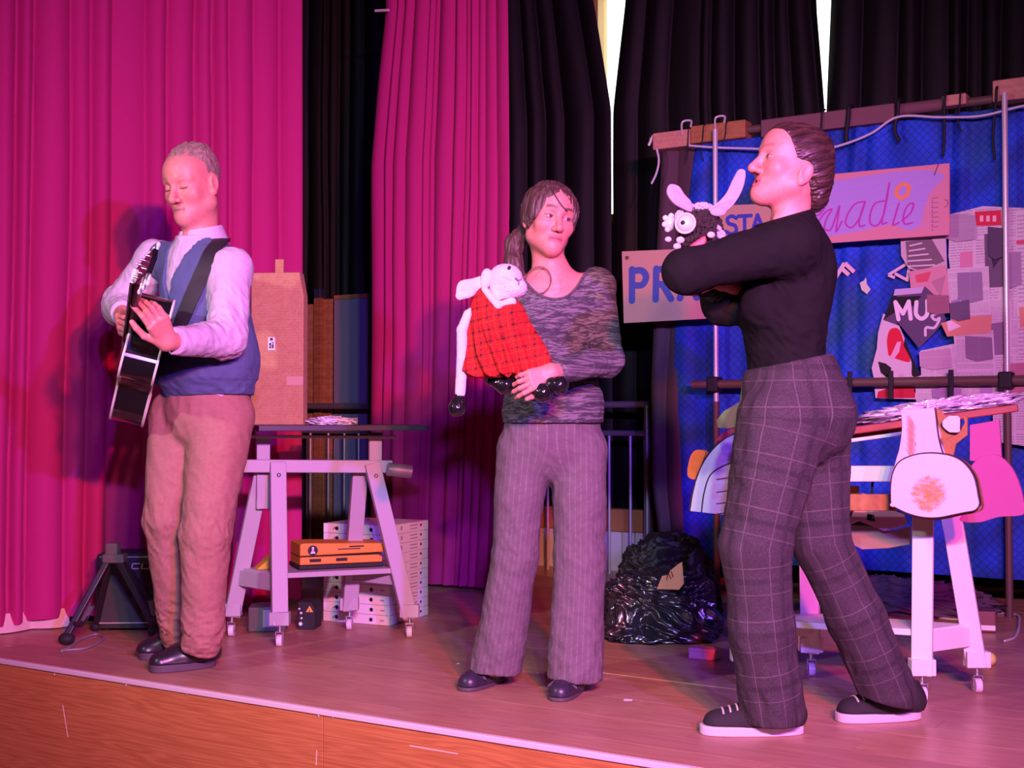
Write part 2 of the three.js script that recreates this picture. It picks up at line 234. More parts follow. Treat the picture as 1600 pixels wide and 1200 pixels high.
function caster(foot, parent, dir) {                                            // a small swivel castor under a leg; foot is the contact point
  const c = obj('caster', [rod(V(foot.x, 0.052, foot.z), V(foot.x, 0.078, foot.z), 0.007), bar(V(foot.x - 0.014, 0.02, foot.z), V(foot.x - 0.014, 0.056, foot.z), 0.003, 0.02), bar(V(foot.x + 0.014, 0.02, foot.z), V(foot.x + 0.014, 0.056, foot.z), 0.003, 0.02), box(0.031, 0.004, 0.024, foot.x, 0.055, foot.z)], M.steel, parent);
  obj('wheel', rod(V(foot.x - 0.01, 0.0225, foot.z), V(foot.x + 0.01, 0.0225, foot.z), 0.0225, 0.0225, 20), M.casterWheel, c); return c;
}
function trestle(o) {
  const base = o.feet[0].clone().add(o.feet[1]).add(o.feet[2]).add(o.feet[3]).multiplyScalar(0.25).setY(0);
  const t = thing('trestle_table', o.label, 'table', base);
  const L = p => p.clone().sub(base);
  const [FL, FR, BL, BR] = o.feet.map(L);
  const ux = FR.clone().sub(FL).normalize(), vz = V(-ux.z, 0, ux.x);            // vz points to the audience side
  o.feet.map(L).forEach((f, i) => {
    const top = L(o.tops[i]);
    const dirv = top.clone().sub(f.clone().setY(0.08));
    const leg = obj('leg', bar(V(f.x, 0.078, f.z), top, 0.062, 0.030, 0.004, vz), o.paint, t);
    caster(f, leg, ux);
    obj('foot_block', rbox(0.075, 0.05, 0.042, 0.003, f.x, 0.105, f.z), o.paint, leg);
    const bp = top.clone().addScaledVector(dirv.normalize(), -0.05).addScaledVector(vz, i < 2 ? 0.016 : -0.016);
    obj('bolt', tr(new THREE.SphereGeometry(0.009, 12, 8), bp.x, bp.y, bp.z), M.steel, leg);
  });
  const bm = o.beam.map(L); obj('crossbar', bar(bm[0], bm[1], 0.05, 0.036, 0.004, vz), o.paint, t);
  for (const [a, b] of o.posts) obj('upright', bar(L(a), L(b), 0.052, 0.022, 0.003, vz), o.paint, t);
  const sh = o.shelf, h = (a, b, k) => a.clone().lerp(b, k).setY(sh);
  const k = o.shelfK, tp = o.tops.map(L);
  const q = [0, 1, 2, 3].map(i => { const f = [FL, FR, BL, BR][i]; return f.clone().lerp(tp[i], k).setY(sh); });
  const shelfShape = [q[2], q[3], q[1], q[0]].map(p => [p.dot(ux), p.dot(vz)]);
  const m = new THREE.Matrix4().makeBasis(ux, vz, V(0, 1, 0)); const det = ux.clone().cross(vz).dot(V(0, 1, 0));
  const sg = plate(shelfShape, 0.02, 0.003).applyMatrix4(new THREE.Matrix4().makeBasis(ux, vz, ux.clone().cross(vz))).translate(0, sh, 0);
  obj('shelf', sg, o.paint, t);
  obj('shelf_rail', bar(q[0].clone().add(V(0, -0.028, 0)), q[2].clone().add(V(0, -0.028, 0)), 0.062, 0.022, 0.003, ux), o.paint, t);
  obj('shelf_rail', bar(q[1].clone().add(V(0, -0.028, 0)), q[3].clone().add(V(0, -0.028, 0)), 0.062, 0.022, 0.003, ux), o.paint, t);
  return { t, base, L, ux, vz };
}
// ---- left trestle
const TL = trestle({
  label: 'grey painted trestle table on castors behind the guitarist, black top', paint: M.trestlePaint,
  feet: [G(437, 1010), G(640, 996), G(362, 994), G(546, 984)],
  tops: [P(434, 722, 4.95), P(581, 724, 5.06), P(411, 728, 5.0), P(563, 726, 5.12)],
  beam: [P(374, 728, 4.92), P(612, 729, 5.10)],
  posts: [[P(411, 795, 4.99), P(411, 680, 4.99)], [P(586, 735, 5.10), P(586, 676, 5.10)]], shelf: 0.262, shelfK: 0.225,
});
{
  const a = TL.L(P(388, 682, 4.97)), b = TL.L(P(619, 683, 5.10));
  obj('top_rail', bar(a, b, 0.012, 0.03, 0.002, TL.vz), M.trestleWhite, TL.t);
  const c = TL.L(P(518, 668, 5.04)); const yt = c.y;
  const tp = rbox(0.66, 0.022, 0.44, 0.003); tp.applyMatrix4(new THREE.Matrix4().makeBasis(TL.ux, V(0, 1, 0), TL.vz)); tp.translate(c.x, yt, c.z); obj('table_top', tp, M.tableBlack, TL.t);
  obj('clamp_knob', rod(TL.L(P(606, 733, 5.03)), TL.L(P(642, 737, 5.06)), 0.026, 0.026), M.railMetal, TL.t);
}
const TLtop = P(518, 668, 5.04).y + 0.0115;
const onTop = (px, d) => { const q = P(px, 650, d); return V(q.x, TLtop, q.z); };
// cardboard box standing on the table
{
  const b = onTop(436, 5.0), t = thing('cardboard_box', 'tall flat cardboard box standing on the black trestle top', 'box', b, -0.12);
  obj('body', plate([[-0.105, 0], [0.105, 0], [0.105, 0.50], [0.088, 0.592], [-0.105, 0.592]], 0.06, 0.003).translate(0, 0, 0), M.cardboard, t);
  const lb = obj('label', box(0.028, 0.05, 0.001, -0.022, 0.315, 0.0305), new THREE.MeshStandardMaterial({ roughness: 0.6, map: canvasTex(64, 112, (g) => { g.fillStyle = '#efeaf0'; g.fillRect(0, 0, 64, 112); g.fillStyle = '#191b30'; g.fillRect(18, 6, 26, 22); g.fillRect(12, 50, 18, 46); g.fillRect(36, 42, 16, 54); g.fillStyle = '#efeaf0'; g.fillRect(40, 52, 8, 10); g.fillRect(15, 74, 12, 5); }) }), t); { const g = lb.geometry, n = g.attributes.normal, p = g.attributes.position; for (let i = 0; i < p.count; i++) if (n.getZ(i) > 0.5) g.attributes.uv.setXY(i, (p.getX(i) + 0.036) / 0.028, (p.getY(i) - 0.29) / 0.05); else g.attributes.uv.setXY(i, 0.02, 0.02); } lb.userData.label = 'white printed sticker';
  const tapeM = mat('boxTape', [0.62, 0.42, 0.30], 0.4); obj('tape', box(0.066, 0.034, 0.001, 0.072, 0.17, 0.0305), tapeM, t);
  obj('tab', rbox(0.034, 0.058, 0.012, 0.002, 0.0, 0.618, 0), M.cardboard, t);
}
// crumpled clear wrapping on the table
function crumple(w, h, d, seed, amp, n = 46) { const g = new THREE.SphereGeometry(1, n, Math.floor(n * 0.7)); const p = g.attributes.position; for (let i = 0; i < p.count; i++) { let x = p.getX(i), y = p.getY(i), z = p.getZ(i); const f = 1 + amp * (1 - 2 * Math.abs(N3(x * 2.1 + seed, y * 2.1, z * 2.1))) + amp * 0.55 * (1 - 2 * Math.abs(N3(x * 5 + seed, y * 5 - seed, z * 5))) + amp * 0.25 * N3(x * 12, y * 12 + seed, z * 12); x *= f; z *= f; y = y * f; if (y < -0.62) y = -0.62 + (y + 0.62) * 0.05; p.setXYZ(i, x * w, (y + 0.65) * h, z * d); } const w2 = mergeVertices((g.deleteAttribute('uv'), g.deleteAttribute('normal'), g)); w2.computeVertexNormals(); return w2; }
mat('plasticWrap', [0.75, 0.75, 0.80], 0.12, { clearcoat: 0.8, transparent: false });
single('plastic_wrap', crumple(0.075, 0.017, 0.05, 3, 0.35), M.plasticWrap, 'crumpled clear plastic wrap on the black trestle top', 'packaging', onTop(516, 5.0).add(V(0, -0.0005, 0)));
single('black_tray', [rbox(0.17, 0.006, 0.10, 0.002, 0, 0.003, 0), ...[[-0.083, 0, 0.004, 0.1], [0.083, 0, 0.004, 0.1]].map(([x, z, w, d]) => rbox(w, 0.024, d, 0.0015, x, 0.016, z)), ...[-0.048, 0.048].map(z => rbox(0.17, 0.024, 0.004, 0.0015, 0, 0.016, z))], M.tableBlack, 'shallow black tray behind the plastic wrap on the trestle', 'tray', onTop(525, 5.17), 0.2);
// orange tool case on the lower shelf
{
  const b = P(525, 925, 5.1); b.y = 0.273; const t = thing('tool_case', 'orange and black tool case lying on the lower trestle shelf', 'case', b, 0.38);
  mat('caseOrange', [0.80, 0.33, 0.035], 0.45); mat('caseYellow', [0.72, 0.42, 0.03], 0.45);
  obj('tray', rbox(0.34, 0.018, 0.19, 0.006, 0, 0.009, 0), M.rubber, t);
  obj('lower_shell', plate([[-0.165, 0], [0.165, 0], [0.165, 0.02], [0.15, 0.03], [-0.165, 0.03]], 0.18, 0.004).translate(0, 0.0185, 0), M.caseOrange, t);
  obj('upper_shell', plate([[-0.165, 0], [0.172, 0.004], [0.178, 0.022], [0.165, 0.04], [-0.15, 0.05], [-0.165, 0.045]], 0.18, 0.005).translate(0, 0.053, 0), M.caseOrange, t);
  obj('seam', rbox(0.33, 0.004, 0.176, 0.001, 0, 0.051, 0), M.rubber, t);
  for (const x of [-0.105, 0.0]) obj('latch', rbox(0.045, 0.012, 0.006, 0.002, x, 0.035, 0.091), M.rubber, t);
  const e = obj('emblem', [rod(V(-0.115, 0.074, 0.0895), V(-0.115, 0.074, 0.0915), 0.02, 0.02, 24)], M.inkBlack, t); obj('emblem_mark', [bar(V(-0.115, 0.062, 0.092), V(-0.115, 0.088, 0.092), 0.008, 0.001, 0.0004, V(0, 0, 1)), bar(V(-0.123, 0.062, 0.092), V(-0.113, 0.078, 0.092), 0.005, 0.001, 0.0004, V(0, 0, 1)), bar(V(-0.107, 0.062, 0.092), V(-0.117, 0.078, 0.092), 0.005, 0.001, 0.0004, V(0, 0, 1))], M.paperWhite, e);
  obj('grip_slot', [rbox(0.06, 0.006, 0.004, 0.001, 0.06, 0.084, 0.0885), rbox(0.09, 0.004, 0.004, 0.001, 0.03, 0.075, 0.0892)], M.rubber, t);
  const y = thing('warning_wedge', 'yellow wedge beside the orange tool case on the shelf', 'wedge', P(415, 925, 5.03).setY(0.273), 0.3);
  obj('body', plate([[-0.04, 0], [0.045, 0], [0.045, 0.06], [0.03, 0.06]], 0.10, 0.003), M.caseYellow, y);
  single('cable_end', tube([V(0, 0, 0), V(-0.012, 0.02, 0.004), V(-0.03, 0.04, 0.0), V(-0.036, 0.05, 0)], 0.0035, 16, 6).concat([rod(V(-0.034, 0.047, 0), V(-0.046, 0.062, 0), 0.006)]), M.rubber, 'short black cable tip sticking up behind the orange case', 'cable', P(572, 908, 5.07).setY(0.285).add(V(0.02, -0.009, 0)));
}
// black power unit and grey box under the shelf
{
  const b = G(478, 984); const t = thing('power_unit', 'small black power unit with yellow warning triangle under the trestle', 'power unit', b, -0.1);
  obj('body', plate([[-0.035, 0], [0.034, 0], [0.036, 0.02], [0.036, 0.085], [0.02, 0.112], [-0.035, 0.112]], 0.12, 0.004), M.rubber, t).position.z = -0.06;
  mat('warnYellow', [0.85, 0.55, 0.08], 0.5); const w = obj('warning_sign', plate([[0, 0.078], [0.030, 0.078], [0.015, 0.104]], 0.001, 0), M.warnYellow, t); w.position.set(0.0, -0.006, 0.0007); w.userData.label = 'yellow warning triangle'; obj('mark', [rbox(0.003, 0.010, 0.001, 0.0003, 0.015, 0.083, 0.0016)], M.inkBlack, w);
  for (const [x, y, r] of [[-0.022, 0.024, 0.0075], [-0.018, 0.047, 0.004], [-0.02, 0.068, 0.005], [-0.027, 0.085, 0.004]]) obj('socket', rod(V(x, y, -0.001), V(x, y, 0.003), r, r, 14), M.paperWhite, t);
  const q = thing('speaker_box', 'low dark grey box under the trestle shelf beside the power unit', 'box', G(412, 990).add(V(0, 0, -0.1)), 0.1);
  mat('greyCase', [0.10, 0.11, 0.13], 0.55);
  obj('body', rbox(0.15, 0.10, 0.14, 0.006, 0, 0.051, 0), M.greyCase, q); obj('panel', rbox(0.075, 0.07, 0.004, 0.002, 0.02, 0.055, 0.071), mat('greyPanel', [0.32, 0.34, 0.36], 0.5), q);
}
// stack of white flat cartons with round holes
{
  const c = G(556, 974), turn = -0.44, W = 0.325, D = 0.33, H = 0.0415;
  const b = c.clone().addScaledVector(V(Math.sin(turn), 0, Math.cos(turn)), -D / 2);
  const front = tex(256, 32, (x, y) => { let v = 1; for (const cx of [0.30, 0.52]) if (Math.abs(x - cx + 0.13) < 0.03 && Math.abs(y - 0.45 - 0.1 * Math.cos((x - cx + 0.13) * 90)) < 0.12) v = 0.68; if (Math.abs(x - 0.9) < 0.03 && Math.abs(y - 0.45) < 0.1) v = 0.7; return [v * 0.93, v * 0.92, v * 0.92]; });
  const side = tex(256, 32, (x, y) => { const v = (Math.abs(x - 0.62) < 0.10 && Math.abs(Math.abs(y - 0.5) - 0.2) < 0.07) || (Math.abs(x - 0.3) < 0.02 && y > 0.3 && y < 0.8) ? 0.66 : 1; return [v * 0.93, v * 0.92, v * 0.92]; });
  const mf = new THREE.MeshStandardMaterial({ map: front, roughness: 0.7 }), ms = new THREE.MeshStandardMaterial({ map: side, roughness: 0.7 });
  const words = ['bottom', 'second', 'third', 'fourth', 'fifth', 'sixth', 'seventh', 'eighth', 'ninth', 'topmost'];
  const r = rng(8);
  for (let k = 0; k < 10; k++) {
    const t = thing('white_carton', k === 0 ? 'bottom white flat carton with round holes behind the trestle' : k === 9 ? 'topmost white flat carton of the stack behind the trestle' : `white flat carton, ${words[k]} from the floor in the stack behind the trestle`, 'carton', V(b.x, k * H, b.z), turn + (r() - 0.5) * 0.02, 'stacked white cartons behind the trestle');
    obj('body', rbox(W, H - 0.0012, D, 0.0015, 0, H / 2, 0), M.paperWhite, t);
    const pf = new THREE.PlaneGeometry(W - 0.006, H - 0.006); obj('front_print', tr(pf, 0, H / 2, D / 2 + 0.0003), mf, t);
    const ps = new THREE.PlaneGeometry(D - 0.006, H - 0.006).rotateY(Math.PI / 2); obj('side_print', tr(ps, W / 2 + 0.0003, H / 2, 0), ms, t);
    for (const x of [-0.095, 0.075]) obj('hole', rod(V(x, H / 2, D / 2 - 0.002), V(x, H / 2, D / 2 + 0.0008), 0.0085, 0.0085, 16), M.inkBlack, t);
    obj('hole', rod(V(W / 2 - 0.002, H * 0.6, 0.10 - 0.2), V(W / 2 + 0.0008, H * 0.6, 0.10 - 0.2), 0.0065, 0.0065, 12), M.inkBlack, t);
  }
}
// guitar stand
{
  const fA = G(104, 1008), fB = G(243, 996), apex = P(178, 858, 4.98), fC = P(150, 970, 5.18).setY(0), fD = P(262, 975, 5.25).setY(0);
  const base = fA.clone().add(fB).multiplyScalar(0.5).setY(0), L = p => p.clone().sub(base);
  const t = thing('guitar_stand', 'black folding guitar stand on the floor left of the guitarist', 'stand', base);
  mat('standTube', [0.035, 0.03, 0.045], 0.35, { metalness: 0.3 }); mat('standGrey', [0.13, 0.12, 0.14], 0.5);
  const ap = L(apex);
  obj('hinge_head', [along(new RoundedBoxGeometry(0.05, 0.05, 0.05, 2, 0.008), ap.clone().add(V(-0.004, -0.025, 0)), ap.clone().add(V(-0.004, 0.025, 0))), rbox(0.085, 0.036, 0.06, 0.008, ap.x + 0.004, ap.y - 0.035, ap.z)], M.standGrey, t);
  for (const [f, s] of [[fA, -1], [fB, 1]]) {
    const g = L(f), a = ap.clone().add(V(0.024 * s, -0.05, 0.01)), e = g.clone().add(V(0, 0.035, 0));
    const leg = obj('leg', bar(a, e, 0.026, 0.022, 0.006, V(0, 0, 1)), M.standTube, t);
    obj('rubber_foot', [ball(0.026, g.x, 0.024, g.z, 1.2, 0.92, 1.1)], M.rubber, leg);
    const m = e.clone().lerp(a, 0.17), k = m.clone().add(V(0.03 * 1, 0.012, 0.02)), h = m.clone().add(V(s < 0 ? 0.085 : 0.02, 0.07, 0.05)); const m2 = m.clone().add(V(s < 0 ? 0.04 : 0.035, 0.0, 0.035));
    const arm = obj('support_arm', tube([m, m2, h], 0.009, 20, 8), M.standTube, t); obj('padding', rod(m2.clone().lerp(h, 0.25), h.clone().add(V(0, 0.004, 0)), 0.0125), M.standGrey, arm);
  }
  for (const [f, s] of [[fC, -1], [fD, 1]]) { const g = L(f); const leg = obj('rear_leg', bar(ap.clone().add(V(0.02 * s, -0.04, -0.02)), g.clone().add(V(0, 0.02, 0)), 0.022, 0.02, 0.005, V(0, 0, 1)), M.standTube, t); obj('rubber_foot', ball(0.02, g.x, 0.019, g.z), M.rubber, leg); }
}
// amplifier
{
  const b = V(P(232, 900, 5.3).x, 0, P(232, 900, 5.3).z), t = thing('guitar_amplifier', 'small black guitar amplifier on the floor behind the guitarist', 'amplifier', b, 0.05);
  mat('ampCase', [0.022, 0.022, 0.028], 0.6, { bumpMap: grain, bumpScale: 0.0006 });
  const gr = tex(128, 128, (x, y, i, j) => ((i + j) % 4 < 2 ? 0.2 : 0.7), false); gr.repeat.set(12, 12); mat('ampGrille', [0.03, 0.032, 0.042], 0.5, { bumpMap: gr, bumpScale: 0.001 });
  const body = plate([[-0.11, 0.012], [0.115, 0.012], [0.085, 0.31], [-0.11, 0.31]], 0.38, 0.012).rotateY(-Math.PI / 2); obj('cabinet', body, M.ampCase, t);
  const n = V(0, 0.1, 0.995).normalize();
  const grp = new THREE.Matrix4().makeRotationX(-0.1).setPosition(0, 0.165, 0.104);
  obj('grille', rbox(0.345, 0.262, 0.008, 0.003).applyMatrix4(grp), M.ampGrille, t);
  mat('ampTrim', [0.45, 0.44, 0.46], 0.4); for (const y of [-0.132, 0.132]) obj('grille_trim', rbox(0.352, 0.006, 0.010, 0.002, 0, y, 0.001).applyMatrix4(grp), M.ampTrim, t);
  const S1 = 0.011; const strokes = { C: [[[1, 1], [0, 1]], [[0, 1], [0, 0]], [[0, 0], [1, 0]]], U: [[[0, 1], [0, 0]], [[0, 0], [1, 0]], [[1, 0], [1, 1]]], B: [[[0, 1], [0, 0]], [[0, 0], [1, 0]], [[1, 0], [1, 1]], [[1, 1], [0, 1]], [[0, 0.5], [1, 0.5]]], E: [[[1, 1], [0, 1]], [[0, 1], [0, 0]], [[0, 0], [1, 0]], [[0, 0.5], [1, 0.5]]] };
  const gl = []; 'CUBE'.split('').forEach((c, i) => strokes[c].forEach(([a, e]) => gl.push(bar(V(-0.045 + i * 0.04 + a[0] * 0.03 + a[1] * 0.004, 0.085 + a[1] * 0.02, 0.0055), V(-0.045 + i * 0.04 + e[0] * 0.03 + e[1] * 0.004, 0.085 + e[1] * 0.02, 0.0055), 0.005, 0.003, 0.001, V(0, 0, 1)))));
  const lg = obj('logo', gl.map(g => g.applyMatrix4(grp)), mat('logoSilver', [0.75, 0.75, 0.78], 0.35), t); lg.userData.label = 'silver lettering';
  for (const x of [-0.15, 0.15]) for (const z of [-0.08, 0.08]) obj('rubber_foot', rod(V(x, 0, z), V(x, 0.013, z), 0.016), M.rubber, t);
}
// cables on the floor
mat('cableGrey', [0.30, 0.26, 0.28], 0.5);
{
  const f = (px, py, h = 0.005) => { const q = G(px, py); q.y = h; return q; };
  single('cable', tube([f(97, 1018), f(108, 1014), f(128, 1000), f(150, 993), f(161, 997), f(150, 1008), f(128, 1016), f(104, 1018), f(96, 1020)], 0.0045, 80, 7), M.cableGrey, 'grey cable looped on the floor beside the guitar stand', 'cable');
  single('cable', tube([P(247, 872, 5.12), P(243, 905, 5.06), P(243, 950, 4.98), P(252, 985, 4.93), f(262, 1000, 0.006), f(280, 1006), f(300, 1003)], 0.005, 60, 7), M.cableGrey, 'grey guitar cable hanging in front of the amplifier', 'cable');
}
// railing along the back of the stage
const WR = 3.38;
{
  const uA = SP(455, 632, WR).u, uB = SP(1016, 632, WR).u, base = S(uA, 0, WR), t = thing('stage_railing', 'grey metal railing with thin uprights behind the red curtain', 'railing', base, PSI);
  const yt = SP(985, 632, WR).y, y2 = SP(985, 677, WR).y, y3 = SP(970, 905, WR).y, Lh = uB - uA;
  obj('top_rail', rod(V(0, yt, 0), V(Lh, yt, 0), 0.019), M.railMetal, t); obj('middle_rail', rod(V(0, y2, 0), V(Lh, y2, 0), 0.016), M.railMetal, t); obj('bottom_rail', rod(V(0, y3, 0), V(Lh, y3, 0), 0.016), M.railMetal, t);
  const us = [485, 513, 538, 952, 985, 1012].map(px => SP(px, 720, WR).u - uA); for (let u = us[2] + 0.115; u < us[3] - 0.05; u += 0.125) us.push(u);
  mat('railRod', [0.62, 0.60, 0.62], 0.35, { metalness: 0.4 });
  for (const u of us) obj('upright', rod(V(u, y3, 0), V(u, y2, 0), 0.0085, 0.0085, 8), M.railRod, t);
  for (const u of [0.02, Lh * 0.5, Lh - 0.02]) obj('post', rod(V(u, 0, 0), V(u, yt, 0), 0.019), M.railMetal, t);
}
// timber and the blue board leaning behind the railing
{
  const w = 3.56; mat('plankA', null, 0.65, { map: woodTex([0.80, 0.58, 0.38], [0.68, 0.46, 0.29], 71) }); mat('plankB', null, 0.65, { map: woodTex([0.74, 0.52, 0.33], [0.62, 0.40, 0.24], 83) });
  const names = ['first timber plank from the cardboard box, leaning behind the railing', 'second timber plank leaning behind the railing', 'third timber plank, next to the blue board behind the railing'];
  [[481, 490, 476, 0], [492, 503, 466, 0.03], [505, 518, 468, 0]].forEach(([a, b, top, dz], i) => { const s0 = SP(a, 640, w - dz).u, s1 = SP(b, 640, w - dz).u, y = SP(a, top, w - dz).y; single('timber_plank', rbox(s1 - s0, y, 0.03, 0.002, 0, y / 2, 0), i % 2 ? M.plankB : M.plankA, names[i], 'plank', S((s0 + s1) / 2, 0, w - dz), PSI); });
  const a = SP(519, 640, w).u, b = SP(572, 640, w).u, y = SP(540, 460, w).y; const t = thing('display_board', 'tall grey blue board standing behind the railing beside the planks', 'board', S((a + b) / 2, 0, w + 0.03), PSI);
  mat('boardBlue', [0.27, 0.31, 0.44], 0.6); obj('panel', rbox(b - a, y - 0.03, 0.03, 0.002, 0, (y - 0.03) / 2, 0), M.boardBlue, t); obj('top_edge', rbox(b - a, 0.029, 0.034, 0.002, 0, y - 0.0145, 0), M.plankA, t);
  single('clamp_block', rbox(0.055, 0.06, 0.05, 0.004, 0, 0.03, 0), mat('navyBlock', [0.03, 0.04, 0.10], 0.5), 'small navy block on top of the timber planks', 'block', S(SP(499, 466, w - 0.03).u, SP(499, 466, w - 0.03).y, w - 0.03).add(V(0, 0.0015, 0)), PSI);
}
// low white bench with wooden top, behind the railing
{
  const w = 3.53, a = SP(838, 850, w).u, b = SP(1015, 850, w).u, base = S((a + b) / 2, 0, w), W = b - a, t = thing('low_bench', 'low white slatted bench with wooden top behind the middle woman', 'bench', base, PSI);
  const yT = SP(930, 793, w).y, yM = SP(930, 827, w).y, yB = SP(930, 905, w).y;
  mat('benchWhite', [0.74, 0.74, 0.66], 0.55); mat('benchWood', [0.50, 0.22, 0.07], 0.5);
  obj('top_board', rbox(W, yT - yM, 0.10, 0.004, 0, (yT + yM) / 2, 0), M.benchWood, t);
  const n = 9; for (let k = 0; k < n; k++) obj('slat', rbox(W / n - 0.008, yM - yB, 0.05, 0.004, -W / 2 + (k + 0.5) * W / n, (yM + yB) / 2, 0), M.benchWhite, t);
  obj('back_panel', rbox(W - 0.02, yM - yB - 0.01, 0.012, 0.002, 0, (yM + yB) / 2, -0.034), M.benchWhite, t);
  obj('base_rail', rbox(W, 0.03, 0.08, 0.003, 0, yB - 0.016, 0), M.benchWhite, t);
  for (const x of [-W / 2 + 0.05, 0, W / 2 - 0.05]) obj('leg', rbox(0.05, yB - 0.031, 0.05, 0.003, x, (yB - 0.031) / 2, 0), M.benchWhite, t);
}
// rubbish bags
{
  function bag(w, h, d, seed, amp) {                                            // a sagging sack: broad folds running over it, finer creases between them
    const g = new THREE.SphereGeometry(1, 180, 110); const p = g.attributes.position;
    for (let i = 0; i < p.count; i++) { let x = p.getX(i), y = p.getY(i), z = p.getZ(i);
      const sx = Math.sign(x) * Math.pow(Math.abs(x), 0.72), sy = Math.sign(y) * Math.pow(Math.abs(y), 0.62), sz = Math.sign(z) * Math.pow(Math.abs(z), 0.8);
      const q = N3(x * 1.1 + seed, y * 1.3, z * 1.1) * 1.4;
      const fold = (1 - 2 * Math.abs(N3(x * 1.3 + q * 0.5 + seed, y * 2.4 + q * 0.5, z * 1.3 - seed))) * amp + (1 - 2 * Math.abs(N3(x * 2.6 - q * 0.6, y * 4.4 + q * 0.5 + seed, z * 2.6))) * amp * 0.55 + (1 - 2 * Math.abs(N3(x * 6 + q * 0.4, y * 8 + seed, z * 6))) * amp * 0.2;
      const f = 0.92 + fold + 0.10 * N3(x * 0.9 + seed * 3, y * 0.9, z * 0.9); let Y = sy * f; if (Y < -0.62) Y = -0.62 + (Y + 0.62) * 0.04; const sag = 1 + 0.16 * sstep(0.4, -0.5, Y);
      p.setXYZ(i, sx * f * w * sag, (Y + 0.655) * h, sz * f * d * sag); }
    g.deleteAttribute('uv'); g.deleteAttribute('normal'); const q = mergeVertices(g, 1e-5); q.computeVertexNormals(); const pp = q.attributes.position; for (let i = 0; i < pp.count; i++) if (pp.getY(i) < 0.002) pp.setY(i, 0.002); return q; }
  mat('bagGloss', [0.018, 0.018, 0.024], 0.26, { clearcoat: 0.6, clearcoatRoughness: 0.15 }); mat('bagMatt', [0.010, 0.010, 0.011], 0.55);
  const c = G(1042, 1008); c.z -= 0.17; single('rubbish_bag', bag(0.215, 0.155, 0.15, 5, 0.10), M.bagGloss, 'shiny crumpled black rubbish bag on the floor between the two women', 'bag', c);
  const c2 = V(P(1040, 950, 5.3).x, 0, -5.36); const b2 = single('rubbish_bag', bag(0.20, 0.225, 0.12, 12, 0.08), M.bagMatt, 'dull black rubbish bag standing behind the shiny bag', 'bag', c2);
  const lb = P(1046, 900, 4.86); mat('tornCard', [0.72, 0.42, 0.22], 0.8, { map: canvasTex(128, 128, g => { g.fillStyle = '#f4e6d8'; g.fillRect(0, 0, 128, 128); g.strokeStyle = '#a03040'; g.lineWidth = 5; g.beginPath(); g.moveTo(50, 84); g.lineTo(58, 50); g.lineTo(70, 78); g.moveTo(72, 44); g.lineTo(80, 70); g.stroke(); }) });
  const tg = plate([[-0.05, -0.05], [0.035, -0.052], [0.054, -0.028], [0.05, 0.055], [0.035, 0.045], [0.005, 0.022], [-0.005, 0.004], [-0.028, 0.0]], 0.006, 0.001); { const uv = tg.attributes.uv, p = tg.attributes.position; for (let i = 0; i < p.count; i++) uv.setXY(i, p.getX(i) / 0.11 + 0.5, p.getY(i) / 0.11 + 0.5); } tg.rotateX(-0.25);
  single('torn_card', tg, M.tornCard, 'torn orange piece of card lying on the black rubbish bags', 'card', lb);
  const bx = G(1098, 1030), t = thing('small_box', 'small pink carton on the floor before the rubbish bag', 'box', bx, -0.5); obj('body', rbox(0.10, 0.038, 0.06, 0.002, 0, 0.0195, -0.02), mat('pinkCard', [0.80, 0.50, 0.62], 0.7), t); obj('lid_seam', rbox(0.101, 0.002, 0.061, 0.0005, 0, 0.028, -0.02), mat('pinkSeam', [0.55, 0.3, 0.42], 0.7), t);
}
// things on the floor
{
  mat('tapeYellow', [0.80, 0.68, 0.30], 0.6); const a = G(930, 1050), b = G(1180, 1081); single('floor_tape', bar(a.clone().setY(0.0007), b.clone().setY(0.0007), 0.011, 0.0008, 0.0003, V(0, 1, 0)), M.tapeYellow, 'thin pale yellow tape line stuck on the stage floor', 'tape');
  single('paper_scrap', plate([[-0.014, -0.008], [0.013, -0.006], [0.015, 0.007], [-0.011, 0.009]], 0.0015, 0.0003).rotateX(-Math.PI / 2), M.paperWhite, 'tiny white paper scrap on the floor right of the middle woman', 'paper', G(981, 1094).setY(0.001));
  single('paper_scrap', plate([[-0.006, -0.004], [0.006, -0.005], [0.004, 0.006]], 0.0015, 0.0003).rotateX(-Math.PI / 2), M.paperWhite, 'tiny white crumb on the floor left of the middle woman', 'paper', G(716, 1037).setY(0.001));
}
// ================================================================== the blue backdrop and the scooter on the right
const WD = 3.04;
const SPu = (px, py, w = WD) => { const s = SP(px, py, w); return [s.u, s.y]; };
mat('poleWhite', [0.70, 0.70, 0.66], 0.3, { metalness: 0.3 });
mat('poleBrown', [0.13, 0.075, 0.06], 0.5);
mat('tieBlack', [0.010, 0.010, 0.012], 0.7);
mat('ropeWhite', [0.62, 0.62, 0.66], 0.6);
const cardA = kraftNoise(0.78, 0.58, 0.48, 6), cardB = kraftNoise(0.66, 0.46, 0.28, 9);
mat('cardPink', null, 0.8, { map: cardA }); mat('cardTan', null, 0.8, { map: cardB }); mat('cardMaroon', [0.19, 0.085, 0.10], 0.75);
